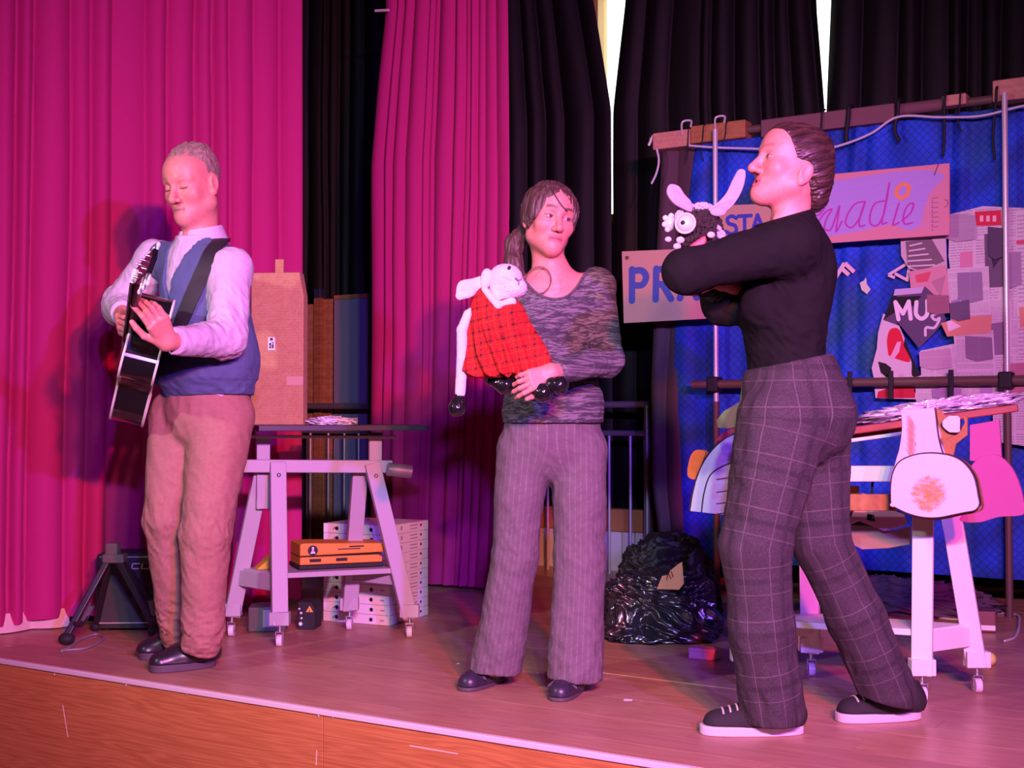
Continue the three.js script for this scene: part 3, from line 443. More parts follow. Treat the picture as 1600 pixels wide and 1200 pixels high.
// a flat board traced on the plane w: outline in photograph points, print drawn on its own canvas
function board(name, parent, base, pts, w, t, draw, size, edgeMat, rough = 0.75, smooth) {
  let q = pts.map(([x, y]) => { const s = SP(x, y, w); const p = V(s.u, s.y, 0); return [p.x - base.u, p.y - base.y]; }); if (smooth) q = smoothLoop(q, smooth);
  const xs = q.map(a => a[0]), ys = q.map(a => a[1]), x0 = Math.min(...xs), x1 = Math.max(...xs), y0 = Math.min(...ys), y1 = Math.max(...ys);
  const g = plate(q, t, Math.min(0.0015, t * 0.3)); const p = g.attributes.position, uv = g.attributes.uv; for (let i = 0; i < p.count; i++) uv.setXY(i, (p.getX(i) - x0) / (x1 - x0), (p.getY(i) - y0) / (y1 - y0));
  g.translate(0, 0, -(w - base.w));
  const X = px => px; const m = draw ? new THREE.MeshStandardMaterial({ roughness: rough, map: canvasTex(size[0], size[1], (c, W, H) => { const at = (px, py) => { const s = SP(px, py, w); return [(s.u - base.u - x0) / (x1 - x0) * W, (1 - (s.y - base.y - y0) / (y1 - y0)) * H]; }; draw(c, W, H, at); }) }) : edgeMat;
  return obj(name, g, m, parent);
}
const bandOf = (u, y, w) => ({ u, y, w });
// ---- frame
{
  const base = S(SP(1120, 600, WD).u, 0, WD), B = { u: SP(1120, 600, WD).u, y: 0, w: WD };
  const t = thing('backdrop_frame', 'pole frame with padded top rail holding the blue backdrop', 'frame', base, PSI);
  const L = (px, py, w = WD) => { const s = SP(px, py, w); return V(s.u - B.u, s.y, -(w - WD)); };
  const yTop = L(1300, 188).y;
  for (const px of [1119, 1574]) { const u = L(px, 600, WD - 0.115).x; const p = obj('pole', rod(V(u, 0, 0.115), V(u, yTop, 0.115), 0.0125), M.poleWhite, t); obj('lower_sleeve', rod(V(u, 0.0, 0.115), V(u, L(px, 628).y, 0.115), 0.016), M.poleBrown, p); }
  const x0 = L(1030, 225).x, x1 = L(1690, 140).x;
  obj('top_rail', rod(V(x0 - 0.02, yTop, 0.02), V(x1, yTop, 0.02), 0.02), M.poleBrown, t);
  const padBox = (pa, pb, h, m, dy = 0, name = 'rail_pad') => { const a = L(pa, 215).x, b = L(pb, 215).x; return obj(name, rbox(b - a, h, 0.09, 0.006, (a + b) / 2, yTop + dy, 0.02), m, t); };
  padBox(1028, 1086, 0.085, M.cardPink, -0.01); padBox(1087, 1172, 0.088, M.cardTan, 0.0); padBox(1196, 1403, 0.085, M.cardMaroon, -0.012); padBox(1478, 1515, 0.05, M.cardPink, 0.01); padBox(1556, 1690, 0.095, M.cardPink, 0.025);
  obj('rail_sleeve', rod(V(L(1405, 180).x, yTop + 0.005, 0.02), V(L(1476, 180).x, yTop + 0.005, 0.02), 0.028), M.cardMaroon, t);
  obj('mid_rail', rod(L(1100, 602).setZ(0.145), L(1690, 590).setZ(0.145).setY(L(1100, 602).y), 0.021), M.poleBrown, t);
  for (const px of [1119, 1574]) { const u = L(px, 600, WD - 0.115).x; obj('clamp', rbox(0.06, 0.075, 0.075, 0.01, u, L(1100, 602).y, 0.135), M.tieBlack, t); }
  for (const px of [1318, 1345, 1408, 1500]) { const u = L(px, 600).x; obj('strap', rbox(0.022, 0.13, 0.012, 0.004, u, L(1100, 602).y - 0.015, 0.170), M.tieBlack, t); }
  // ties that hang from the top rail
  [[1085, 0.13, 0.006], [1108, 0.14, 0.006], [1143, 0.12, 0.006], [1292, 0.17, 0.009], [1333, 0.13, 0.022], [1410, 0.15, 0.018], [1482, 0.24, 0.014], [1506, 0.14, 0.008], [1562, 0.28, 0.012]].forEach(([px, l, w], i) => { const u = L(px, 200).x; obj('tie', tube([V(u, yTop + 0.05, 0.02), V(u + 0.004, yTop + 0.035, 0.075), V(u + 0.002, yTop - 0.02, 0.082), V(u - 0.006 * (i % 3), yTop - l * 0.7, 0.085), V(u + 0.01 * ((i % 2) - 0.5), yTop - l, 0.083)], w / 2, 24, 7), M.tieBlack, t); });
  obj('rope', tube([L(1090, 233), L(1130, 236), L(1190, 238), L(1280, 242), L(1330, 231), L(1372, 214), L(1410, 190), L(1480, 190), L(1540, 188), L(1610, 172), L(1680, 166)].map(p => p.setZ(0.10)), 0.006, 90, 7), M.ropeWhite, t);
  obj('cord', tube([L(1037, 238), L(1040, 255), L(1036, 275), L(1029, 290)].map(p => p.setZ(0.08)), 0.006, 24, 7), M.ropeWhite, t);
  for (const px of [1080, 1132]) { const u = L(px, 205).x, y = yTop + 0.04; obj('hook', tube([V(u - 0.02, y - 0.03, 0.07), V(u - 0.02, y + 0.032, 0.06), V(u + 0.022, y + 0.034, 0.05), V(u + 0.024, y + 0.004, 0.06)], 0.006, 26, 7), M.poleWhite, t); }
  obj('rail_end', [ball(0.016, x0 - 0.03, yTop + 0.012, 0.02), rod(V(x0 - 0.045, yTop - 0.02, 0.03), V(x0 - 0.02, yTop + 0.03, 0.03), 0.008)], M.poleWhite, t);
}
// ---- cloths
{
  const net = tex(512, 512, (x, y) => { const a = Math.abs(((x + y) * 40 + 0.3 * tileN(x, y, 6)) % 1 - 0.5), b = Math.abs(((x - y) * 40 + 40 + 0.3 * tileN(x, y, 6, 4)) % 1 - 0.5); const line = Math.max(sstep(0.36, 0.46, a), sstep(0.36, 0.46, b)); const n = 0.5 + 0.5 * tileN(x, y, 7, 8); const dk = sstep(0.62, 0.85, 0.5 + 0.5 * tileN(x, y, 3, 2)); const k = (1 - 0.24 * line) * lerp(0.8, 1.12, n); return [0.07 * k, lerp(0.29, 0.33, dk) * k, lerp(0.84, 0.54, dk) * k]; });
  net.repeat.set(0.62, 0.62);
  mat('blueCloth', null, 0.75, { map: net });
  mat('brownCloth', [0.085, 0.045, 0.062], 0.8, { bumpMap: weave, bumpScale: 0.0006 });
  const top = SP(1300, 195, WD).y - 0.02, bot = 0.15;
  const E = tab => { const q = tab.map(([px, py]) => { const s = SP(px, py, WD); return [s.y, s.u]; }).sort((a, b) => a[0] - b[0]); return y => interp(q, y); };
  const b1 = flatDrape('backdrop_cloth', 'large blue backdrop cloth hanging from the pole frame', WD, E([[1087, 230], [1075, 330], [1056, 480], [1052, 640], [1066, 860], [1070, 930]]), y => SP(1700, 600, WD).u, bot, top, M.blueCloth, { pleat: 0.19, depth: 0.022, seed: 51, rows: 60, sharp: 1.3, dx: 0.012, gather: -0.6 });
  flatDrape('backdrop_cloth', 'dark brown cloth hanging left of the blue backdrop', WD + 0.035, E([[1030, 232], [1022, 400], [1014, 600], [1016, 760], [1034, 900]]), E([[1100, 230], [1095, 400], [1075, 640], [1085, 900]]), 0.17, top, M.brownCloth, { pleat: 0.10, depth: 0.03, seed: 55, rows: 60, sharp: 0.9, dx: 0.006 });
}
// ---- signs
const hand = (c, pts, at, w, colr) => { c.strokeStyle = colr; c.lineWidth = w; c.lineCap = 'round'; c.lineJoin = 'round'; c.beginPath(); pts.forEach((p, i) => { const [x, y] = at(...p); if (!i) c.moveTo(x, y); else c.lineTo(x, y); }); c.stroke(); };
const curve = (pts, n = 40) => new THREE.CatmullRomCurve3(pts.map(p => V(p[0], p[1], 0))).getPoints(n).map(q => [q.x, q.y]);
function sign(label, pts, w, t, draw, size) { const s = SP(pts[0][0], pts[0][1], w), base = { u: s.u, y: s.y, w }; const g = thing('cardboard_sign', label, 'sign', S(base.u, base.y, w), PSI); const r = board('board', g, base, pts, w, t, draw, size); return { g, base }; }
const speck = (c, W, H, n, colr, seed) => { const r = rng(seed); c.fillStyle = colr; for (let i = 0; i < n; i++) c.fillRect(r() * W, r() * H, 1 + r() * 3, 1 + r() * 2); };
{
  sign('cardboard sign with tall blue letters beside the puppet woman', [[975, 505], [1180, 494], [1178, 384], [972, 393]], 2.86, 0.008, (c, W, H, at) => {
    c.fillStyle = '#cda791'; c.fillRect(0, 0, W, H); speck(c, W, H, 900, 'rgba(120,84,66,0.25)', 3);
    const st = (a, b, w = 24) => hand(c, [a, b], at, w, '#4657b4');
    const K = W / 205; const lw = 10.5 * K;
    c.lineCap = 'butt';
    const P1 = (p, w = lw) => hand(c, p, at, w, '#4760ae');
    P1([[988, 421], [988, 470]]); P1(curve([[988, 424], [1003, 423], [1010, 432], [1004, 445], [988, 446]]));
    P1([[1026, 420], [1025, 468]]); P1(curve([[1026, 422], [1040, 421], [1047, 431], [1041, 443], [1026, 444]])); P1([[1036, 445], [1049, 467]]);
    P1([[1063, 466], [1074, 418], [1089, 465]]); P1([[1067, 450], [1086, 450]], lw * 0.8);
    c.fillStyle = '#6b4a3a'; const [nx, ny] = at(980, 403); c.beginPath(); c.arc(nx, ny, 3.2 * K, 0, 7); c.fill();
  }, [1024, 576]);
  sign('cardboard sign with blue letters half hidden by the long eared puppet', [[1100, 378], [1212, 372], [1212, 318], [1098, 322]], 2.90, 0.008, (c, W, H, at) => {
    c.fillStyle = '#c6a08c'; c.fillRect(0, 0, W, H); speck(c, W, H, 500, 'rgba(120,84,66,0.25)', 5);
    const lw = W / 112 * 5.5, Q = p => hand(c, p, at, lw, '#3f45b4');
    Q(curve([[1151, 341], [1144, 338], [1137, 342], [1139, 349], [1149, 353], [1151, 361], [1143, 366], [1135, 362]])); Q([[1154, 338], [1174, 337]]); Q([[1164, 338], [1164, 363]]); Q([[1176, 362], [1184, 336], [1194, 361]]); Q([[1179, 352], [1191, 352]]);
  }, [512, 256]);
  sign('pink and lilac cardboard sign with looped handwriting and orange ring', [[1228, 385], [1484, 367], [1484, 255], [1228, 279]], 2.88, 0.009, (c, W, H, at) => {
    c.fillStyle = '#d995a0'; c.fillRect(0, 0, W, H); const poly = (p, f) => { c.fillStyle = f; c.beginPath(); p.forEach((q, i) => { const [x, y] = at(...q); i ? c.lineTo(x, y) : c.moveTo(x, y); }); c.fill(); };
    const r = rng(4);
    poly(curve([[1228, 286], [1300, 283], [1360, 274], [1410, 268], [1462, 268], [1476, 276], [1455, 300], [1444, 330], [1438, 352], [1420, 360], [1395, 352], [1340, 362], [1290, 370], [1228, 376], [1228, 330], [1228, 286]], 90), '#b39be0');
    for (let i = 0; i < 240; i++) { const x = 1232 + r() * 225, y = 282 + r() * 80; hand(c, [[x, y], [x + 10 + r() * 24, y - 2 - r() * 6]], at, 3 + r() * 6, `rgba(${168 + r() * 40 | 0},${140 + r() * 30 | 0},${225 + r() * 20 | 0},0.25)`); }
    const K = W / 256 * 2.6, Q = p => { hand(c, curve(p, 60), at, K * 1.5, 'rgba(208,110,214,0.55)'); hand(c, curve(p, 60), at, K, '#b53fae'); };
    Q([[1262, 372], [1266, 345], [1276, 318], [1284, 308], [1290, 320], [1280, 336], [1268, 338]]);
    Q([[1277, 350], [1290, 332], [1300, 327], [1292, 342], [1289, 358], [1297, 360], [1306, 340], [1312, 322], [1309, 345], [1307, 362], [1316, 346]]);
    Q([[1352, 315], [1338, 318], [1325, 335], [1322, 350], [1330, 356], [1343, 342], [1352, 316], [1344, 340], [1344, 354], [1352, 352]]);
    Q([[1382, 314], [1368, 318], [1360, 336], [1361, 350], [1370, 353], [1380, 338], [1390, 286], [1382, 330], [1379, 350], [1386, 348]]);
    Q([[1405, 318], [1399, 338], [1396, 352], [1405, 348]]); Q([[1410, 345], [1424, 332], [1427, 318], [1420, 320], [1412, 338], [1414, 350], [1426, 348]]);
    hand(c, curve([[1402, 296], [1410, 288], [1420, 291], [1418, 304], [1409, 310], [1401, 304], [1402, 296]], 50), at, W / 256 * 6, '#f09a60');
    hand(c, [[1467, 256], [1460, 274]], at, W / 256 * 1.4, '#5a3050'); for (let i = 0; i < 7; i++) { hand(c, [[1456, 310 + i * 7.5], [1466, 309 + i * 7.5]], at, W / 256 * 1.2, 'rgba(120,50,90,0.6)'); hand(c, [[1457, 313 + i * 7.5], [1457, 316 + i * 7.5]], at, W / 256 * 1.2, 'rgba(120,50,90,0.6)'); } hand(c, curve([[1476, 312], [1481, 314], [1480, 322], [1476, 324]], 10), at, W / 256 * 1.3, 'rgba(110,50,90,0.7)');
  }, [1024, 512]);
}
// ---- newspaper collage and small felt shapes on the cloth
{
  const w = 2.96, s0 = SP(1380, 690, w), base = { u: s0.u, y: s0.y, w }, g = thing('newspaper_collage', 'collage of torn newspaper pages hung on the blue backdrop', 'collage', S(base.u, base.y, w), PSI);
  let n = 0; const seedR = rng(41);
  const lines = (c, W, H, k, dark, seed) => { const r = rng(seed); const lh = 7; for (let colx = 0; colx < k; colx++) { const x0 = W * (colx + 0.06) / k, x1 = W * (colx + 0.94) / k; for (let y = 8; y < H - 6; y += lh) { if (r() < 0.08) continue; c.fillStyle = `rgba(60,52,62,${dark * (0.6 + 0.4 * r())})`; let x = x0; while (x < x1) { const l = 6 + r() * 22; c.fillRect(x, y, Math.min(l, x1 - x), 2.4); x += l + 3; } } } };
  const sheet = (pts, dw, o = {}) => { n++; const seed = 100 + n; return board(o.name || 'newspaper_page', g, base, pts, w - dw, 0.0016, (c, W, H, at) => { c.fillStyle = o.bg || '#d8cfd4'; c.fillRect(0, 0, W, H); if (!o.plain) lines(c, W, H, o.cols || 2, o.dark || 0.35, seed); if (o.draw) o.draw(c, W, H, at); }, o.size || [256, 256], null, 0.8); };
  const fill = (c, at, p, f) => { c.fillStyle = f; c.beginPath(); p.forEach((q, i) => { const [x, y] = at(...q); i ? c.lineTo(x, y) : c.moveTo(x, y); }); c.fill(); };
  sheet([[1484, 335], [1536, 322], [1600, 325], [1606, 470], [1545, 480], [1490, 468], [1482, 400]], 0.004, { cols: 3, draw: (c, W, H, at) => { fill(c, at, [[1523, 331], [1564, 328], [1565, 352], [1526, 353]], '#d42c48'); c.fillStyle = '#f3c6cc'; for (const x of [1531, 1541, 1551]) { const [a, b] = at(x, 337); c.fillRect(a, b, W * 0.045, H * 0.06); } fill(c, at, [[1538, 366], [1572, 362], [1574, 448], [1540, 450]], '#6a5a70'); fill(c, at, [[1544, 372], [1560, 366], [1566, 400], [1552, 420]], '#3c3044'); fill(c, at, [[1500, 394], [1520, 392], [1520, 430], [1500, 432]], '#d68fa8'); } });
  sheet([[1407, 372], [1478, 366], [1480, 420], [1452, 428], [1420, 420], [1408, 400]], 0.006, { plain: true, bg: '#cdbcc2', draw: (c, W, H, at) => { fill(c, at, [[1415, 378], [1455, 372], [1476, 408], [1440, 424], [1418, 416]], '#7a6670'); for (let i = 0; i < 5; i++) hand(c, [[1422 - i, 384 + i * 8], [1440 + i * 5, 380 + i * 8.5]], at, W / 70 * 2.6, '#e2d8dc'); } });
  sheet([[1420, 424], [1478, 414], [1488, 470], [1450, 484], [1424, 460]], 0.008, { plain: true, bg: '#d49aa6', draw: (c, W, H, at) => { fill(c, at, [[1430, 430], [1455, 424], [1450, 440], [1432, 442]], '#d7586c'); fill(c, at, [[1455, 440], [1478, 430], [1470, 465]], '#b88a9a'); } });
  sheet([[1380, 500], [1392, 470], [1398, 452], [1446, 448], [1470, 470], [1478, 500], [1460, 520], [1436, 544], [1424, 530], [1408, 510]], 0.011, { plain: true, bg: '#5d4a6c', name: 'poster_scrap', size: [512, 512], draw: (c, W, H, at) => { fill(c, at, [[1380, 500], [1392, 470], [1395, 452], [1402, 464], [1440, 462], [1450, 450], [1425, 480], [1395, 490]], '#191218'); fill(c, at, [[1396, 462], [1440, 458], [1444, 448], [1399, 450]], '#c8b8da'); const K = W / 98 * 6.5; hand(c, [[1404, 499], [1399, 472], [1411, 490], [1420, 471], [1423, 498]], at, K, '#efe6ee'); hand(c, curve([[1432, 472], [1432, 492], [1440, 498], [1448, 492], [1449, 470]]), at, K, '#efe6ee'); hand(c, curve([[1464, 490], [1456, 494], [1462, 500], [1468, 497], [1460, 512], [1447, 512], [1446, 524]]), at, K * 0.65, '#e0d0e0'); fill(c, at, [[1400, 500], [1436, 544], [1424, 544], [1405, 515]], '#191218'); } });
  sheet([[1365, 590], [1362, 575], [1370, 545], [1372, 520], [1380, 490], [1400, 498], [1412, 525], [1426, 560], [1440, 588], [1428, 610], [1436, 624], [1368, 622]], 0.009, { plain: true, bg: '#d9cad4', name: 'poster_scrap', size: [512, 512], draw: (c, W, H, at) => { fill(c, at, curve([[1388, 555], [1386, 530], [1392, 514], [1404, 514], [1414, 540], [1422, 565], [1404, 562], [1388, 555]]), '#d8193c'); fill(c, at, [[1390, 560], [1402, 534], [1408, 534], [1405, 550], [1396, 562]], '#e8b4c8'); fill(c, at, [[1372, 612], [1395, 604], [1430, 600], [1430, 622], [1370, 622]], '#c4203c'); fill(c, at, curve([[1414, 525], [1424, 550], [1438, 562], [1440, 585], [1426, 588], [1424, 565], [1412, 540]]), '#191218'); fill(c, at, [[1372, 565], [1384, 568], [1393, 575], [1388, 592], [1376, 582]], '#191218'); } });
  sheet([[1480, 420], [1545, 416], [1548, 500], [1486, 510]], 0.010, { cols: 2, draw: (c, W, H, at) => { fill(c, at, [[1486, 470], [1500, 466], [1502, 520], [1486, 500]], '#a48ab8'); } });
  sheet([[1470, 505], [1500, 496], [1550, 492], [1548, 520], [1480, 526]], 0.013, { plain: true, bg: '#d79a80', draw: (c, W, H, at) => { fill(c, at, [[1478, 496], [1502, 510], [1482, 518]], '#efd8e4'); } });
  sheet([[1545, 470], [1608, 462], [1612, 560], [1546, 560]], 0.007, { cols: 2, draw: (c, W, H, at) => { fill(c, at, [[1548, 506], [1572, 502], [1576, 556], [1546, 556]], '#8a7690'); } });
  sheet([[1438, 548], [1500, 535], [1510, 600], [1440, 606]], 0.008, { cols: 3 });
  sheet([[1490, 524], [1552, 516], [1556, 590], [1496, 596]], 0.012, { cols: 1, dark: 0.5 });
  sheet([[1430, 598], [1520, 592], [1560, 598], [1558, 640], [1432, 640]], 0.006, { cols: 3, draw: (c, W, H, at) => fill(c, at, [[1530, 600], [1552, 598], [1552, 618], [1532, 620]], '#b79ac4') });
  sheet([[1550, 555], [1620, 552], [1622, 700], [1552, 690]], 0.009, { cols: 2 });
  sheet([[1586, 330], [1640, 326], [1640, 560], [1590, 556]], 0.010, { cols: 1, draw: (c, W, H, at) => { fill(c, at, [[1588, 376], [1612, 374], [1612, 380], [1588, 382]], '#d8506c'); fill(c, at, [[1592, 480], [1616, 478], [1616, 510], [1594, 512]], '#d79a80'); } });
  [[1500, 356, 26, 22, '#b9a6b8'], [1516, 448, 20, 26, '#9a86a4'], [1462, 560, 26, 18, '#c9a8be'], [1530, 545, 22, 20, '#8f7a94'], [1582, 420, 14, 30, '#a890ac'], [1500, 484, 16, 18, '#6c5a74'], [1466, 476, 18, 16, '#a06a7c'], [1585, 590, 18, 26, '#c27f92'], [1480, 612, 24, 12, '#b08cba'], [1556, 380, 12, 26, '#574860']].forEach(([x, y, a, b, c], i) => sheet([[x - a, y - b + (i % 3) * 4], [x + a * 0.9, y - b * 0.9], [x + a, y + b * 0.8], [x - a * 0.2, y + b], [x - a * 0.95, y + b * 0.7]], 0.015 + 0.0006 * i, { bg: c, cols: 1 + i % 2, dark: 0.3, name: 'newspaper_scrap' }));
  mat('feltPink', [0.80, 0.62, 0.66], 0.85); mat('feltWhite', [0.72, 0.75, 0.60], 0.85);
  const flat = (name, label, px, py, geo, m) => { const s = SP(px, py, 2.985); single(name, geo, m, label, 'felt shape', S(s.u, s.y, 2.985), PSI); };
  const str = (segs, t) => segs.map(([a, b]) => bar(V(...a, 0), V(...b, 0), t, 0.006, 0.002, V(0, 0, 1)));
  flat('felt_letter', 'pale pink felt letter on the blue cloth below the lilac sign', 1320, 426, str([[[-0.046, -0.022], [0.0, 0.045]], [[0.0, 0.045], [0.045, 0.0]], [[-0.012, 0.018], [0.02, -0.012]]], 0.02), M.feltPink);
  flat('felt_letter', 'pale felt letter on the blue cloth beside the newspaper collage', 1405, 427, str([[[-0.05, -0.005], [0.05, 0.05]], [[0.05, 0.05], [0.035, -0.04]], [[-0.02, 0.0], [0.03, -0.03]], [[-0.05, -0.005], [-0.02, -0.02]]], 0.014), M.feltPink);
  flat('felt_fish', 'small cream felt fish on the blue cloth between the letters', 1352, 448, plate([[-0.026, 0.02], [-0.005, 0.03], [0.004, 0.045], [0.008, 0.012], [0.026, -0.014], [0.016, -0.026], [0.008, -0.036], [-0.004, -0.026], [-0.018, -0.014]], 0.006, 0.002), M.feltWhite);
}
// ---- right trestle
const TR = trestle({
  label: 'white painted trestle on castors under the cardboard scooter', paint: M.trestleWhite,
  feet: [G(1160, 1071), G(1441, 1096), G(1267, 1056), G(1527, 1082)],
  tops: [P(1236, 726, 4.12), P(1443, 728, 3.96), P(1262, 727, 4.2), P(1474, 728, 4.03)],
  beam: [P(1226, 740, 4.16), P(1490, 740, 3.97)],
  posts: [[P(1258, 760, 4.14), P(1258, 684, 4.14)], [P(1466, 760, 3.99), P(1466, 662, 3.99)]], shelf: 0.205, shelfK: 0.27,
});
// ---- tilted red table board with foil on it
{
  const a = P(1240, 680, 4.13), b = P(1590, 631, 3.93), c = a.clone().add(b).multiplyScalar(0.5); const ex = b.clone().sub(a).normalize(), ez = V(-ex.z, 0, ex.x).normalize().multiplyScalar(1); if (ez.z < 0) ez.negate(); const ey = ez.clone().cross(ex).normalize();
  const t = thing('table_board', 'tilted red brown table board behind the cardboard scooter', 'table', c); mat('redBoard', null, 0.5, { map: woodTex([0.62, 0.22, 0.16], [0.50, 0.16, 0.11], 91) });
  const m = new THREE.Matrix4().makeBasis(ex, ey, ez);
  const Lb = a.distanceTo(b);
  obj('board', rbox(Lb, 0.024, 0.34, 0.004, 0, -0.012, -0.17).applyMatrix4(m), M.redBoard, t);
  obj('front_batten', rbox(Lb * 0.5, 0.012, 0.016, 0.003, -Lb * 0.24, -0.042, -0.012).applyMatrix4(m), M.trestleWhite, t);
  obj('batten', rbox(Lb * 0.5, 0.018, 0.02, 0.003, -Lb * 0.22, -0.034, -0.1).applyMatrix4(m), M.redBoard, t);
  mat('foil', [0.78, 0.70, 0.80], 0.2, { metalness: 0.35 });
  const f = crumple(0.20, 0.026, 0.10, 31, 0.32, 90).applyMatrix4(m); const fp = c.clone().addScaledVector(ex, 0.10).addScaledVector(ez, -0.13).addScaledVector(ey, 0.001);
  single('foil_sheet', f, M.foil, 'crumpled shiny foil lying on the tilted red table board', 'foil', fp);
  const pk = c.clone().addScaledVector(ex, -0.02).addScaledVector(ez, 0.012).addScaledVector(ey, -0.02);
}
// ---- the cardboard scooter
{
  const w = 0.90, s0 = SP(1300, 800, w), base = { u: s0.u, y: s0.y, w }; const t = thing('cardboard_scooter', 'painted cardboard scooter cutout mounted on the white trestle', 'prop', S(base.u, base.y, w), PSI);
  const shade = (c, W, H, seed, f) => { const r = rng(seed); for (let i = 0; i < 260; i++) { const x = r() * W, y = r() * H, k = f(x / W, y / H, r()); c.strokeStyle = k; c.lineWidth = 3 + r() * 9; c.beginPath(); c.moveTo(x, y); c.lineTo(x + (r() - 0.5) * 40, y + (r() - 0.5) * 40); c.stroke(); } };
  const rim = (c, pts, at, lw, n = 60) => hand(c, curve(pts, n), at, lw, '#3a2230');
  // neck shield
  const neck = [[1408, 640], [1462, 637], [1470, 690], [1482, 724], [1500, 740], [1498, 760], [1396, 762], [1398, 728], [1406, 700], [1410, 668]];
  board('leg_shield', t, base, neck, w - 0.012, 0.012, (c, W, H, at) => { c.fillStyle = '#dcd9e6'; c.fillRect(0, 0, W, H); shade(c, W, H, 3, (x, y, r) => r < 0.25 && x > 0.18 && x < 0.36 && y < 0.62 ? 'rgba(214,120,90,0.55)' : 'rgba(226,222,238,0.35)'); const [ox, oy] = at(1422, 665); for (let i = 0; i < 30; i++) hand(c, [[1420 + (i % 5), 652 + i * 2], [1424 + (i % 6), 660 + i * 2]], at, W / 100 * 7, 'rgba(216,128,98,0.22)'); rim(c, [[1407, 640], [1409, 668], [1405, 700], [1397, 728], [1396, 760]], at, W / 100 * 2.4); rim(c, [[1462, 638], [1469, 690], [1481, 722], [1497, 738]], at, W / 100 * 2.4); }, [384, 384], null, 0.6);
  // front mudguard: a bulging dome of card
  const fend = curve([[1392, 786], [1393, 748], [1404, 722], [1432, 709], [1466, 707], [1500, 716], [1522, 740], [1530, 770], [1531, 794], [1500, 803], [1460, 810], [1425, 805], [1392, 790]], 70);
  const fb = board('front_mudguard', t, base, fend, w - 0.045, 0.02, (c, W, H, at) => { c.fillStyle = '#dfe2ec'; c.fillRect(0, 0, W, H); shade(c, W, H, 7, (x, y, r) => `rgba(${214 + r * 24 | 0},${220 + r * 14 | 0},${238 - r * 20 | 0},0.4)`); const r = rng(12); for (let i = 0; i < 420; i++) { const a = r() * 6.3, q = Math.pow(r(), 0.7) * 27; const x = 1450 + Math.cos(a) * q * 0.95, y = 772 + Math.sin(a) * q; hand(c, [[x, y], [x + 5, y + (r() - 0.5) * 6]], at, W / 140 * 4, `rgba(222,${128 + r() * 40 | 0},${70 + r() * 40 | 0},0.20)`); } rim(c, fend.filter((_, i) => i % 3 === 0).map(([x, y]) => [lerp(x, 1460, 0.012), lerp(y, 760, 0.015)]), at, W / 140 * 2.6, 120); }, [512, 384], null, 0.6);
  obj('mudguard_edge', (() => { const q = fend.map(([x, y]) => { const s = SP(x + 3, y + 2, w - 0.02); return [s.u - base.u, s.y - base.y]; }); return plate(q, 0.03, 0.002).translate(0, 0, 0.018); })(), M.cardTan, t);
  // mirror
  board('mirror', t, base, [[1472, 662], [1480, 652], [1490, 648], [1499, 652], [1502, 666], [1498, 676], [1484, 675]], w - 0.02, 0.014, (c, W, H) => { c.fillStyle = '#e6e4f0'; c.fillRect(0, 0, W, H); c.strokeStyle = '#3a2230'; c.lineWidth = W * 0.1; c.strokeRect(0, 0, W, H); }, [96, 96], null, 0.4, 40);
  board('mirror_arm', t, base, [[1462, 640], [1470, 640], [1472, 690], [1490, 680], [1500, 676], [1508, 660], [1504, 648], [1512, 652], [1512, 680], [1494, 694], [1490, 712], [1478, 712]], w - 0.002, 0.012, null, null, M.cardTan);
  // rear body
  const rear = curve([[1078, 797], [1086, 762], [1098, 722], [1122, 690], [1160, 672], [1230, 668], [1232, 808], [1160, 806], [1078, 798]], 60);
  board('rear_body', t, base, [[1078, 798], [1082, 772], [1090, 742], [1102, 716], [1122, 692], [1146, 677], [1180, 670], [1232, 668], [1232, 808], [1140, 805]], w - 0.02, 0.02, (c, W, H, at) => { c.fillStyle = '#e4dfec'; c.fillRect(0, 0, W, H); const r = rng(9); for (let i = 0; i < 200; i++) { const x = 1112 + r() * 120, y = 735 + r() * 72; hand(c, [[x, y], [x + 22 * r(), y - 4 * r()]], at, W / 154 * 7, 'rgba(236,176,196,0.22)'); } for (let i = 0; i < 90; i++) { const x = 1130 + r() * 100, y = 678 + r() * 42; hand(c, [[x, y], [x + 20 * r(), y]], at, W / 154 * 8, 'rgba(178,160,236,0.30)'); } const lw = W / 154 * 2.2; rim(c, [[1079, 797], [1083, 772], [1091, 742], [1103, 717], [1123, 693], [1147, 678], [1182, 671], [1230, 669]], at, lw * 1.8); rim(c, [[1098, 800], [1102, 770], [1112, 742], [1132, 728], [1160, 720], [1230, 714]], at, lw); for (const y of [746, 766, 784, 800]) hand(c, [[1122, y + 3], [1160, y - 2], [1230, y - 8]], at, lw, '#7a3a58'); }, [512, 512], null, 0.6);
  obj('footboard', bar(V(SP(1240, 790, w).u - base.u, SP(1240, 785, w).y - base.y, 0), V(SP(1400, 775, w).u - base.u, SP(1400, 785, w).y - base.y, 0), 0.05, 0.016, 0.004, V(0, 0, 1)), M.cardTan, t);
  const tl = board('tail_light', t, base, [[1077, 742], [1082, 712], [1090, 703], [1104, 706], [1100, 722], [1090, 748], [1082, 748]], w - 0.005, 0.03, null, null, mat('tailOrange', [0.86, 0.22, 0.05], 0.4), 0.4, 50); tl.userData.label = 'orange tail light';
  board('under_seat', t, base, [[1118, 690], [1128, 678], [1150, 666], [1240, 660], [1240, 676], [1165, 674], [1130, 688]], w + 0.002, 0.018, null, null, mat('seatRed', [0.62, 0.06, 0.10], 0.5));
  const st = board('saddle', t, base, [[1126, 668], [1124, 656], [1136, 642], [1160, 628], [1164, 596], [1170, 590], [1184, 600], [1230, 610], [1236, 660], [1180, 664], [1140, 670]], w + 0.012, 0.05, null, null, mat('saddleGreen', [0.42, 0.40, 0.12], 0.6), 0.6); st.userData.label = 'yellow green saddle';
}
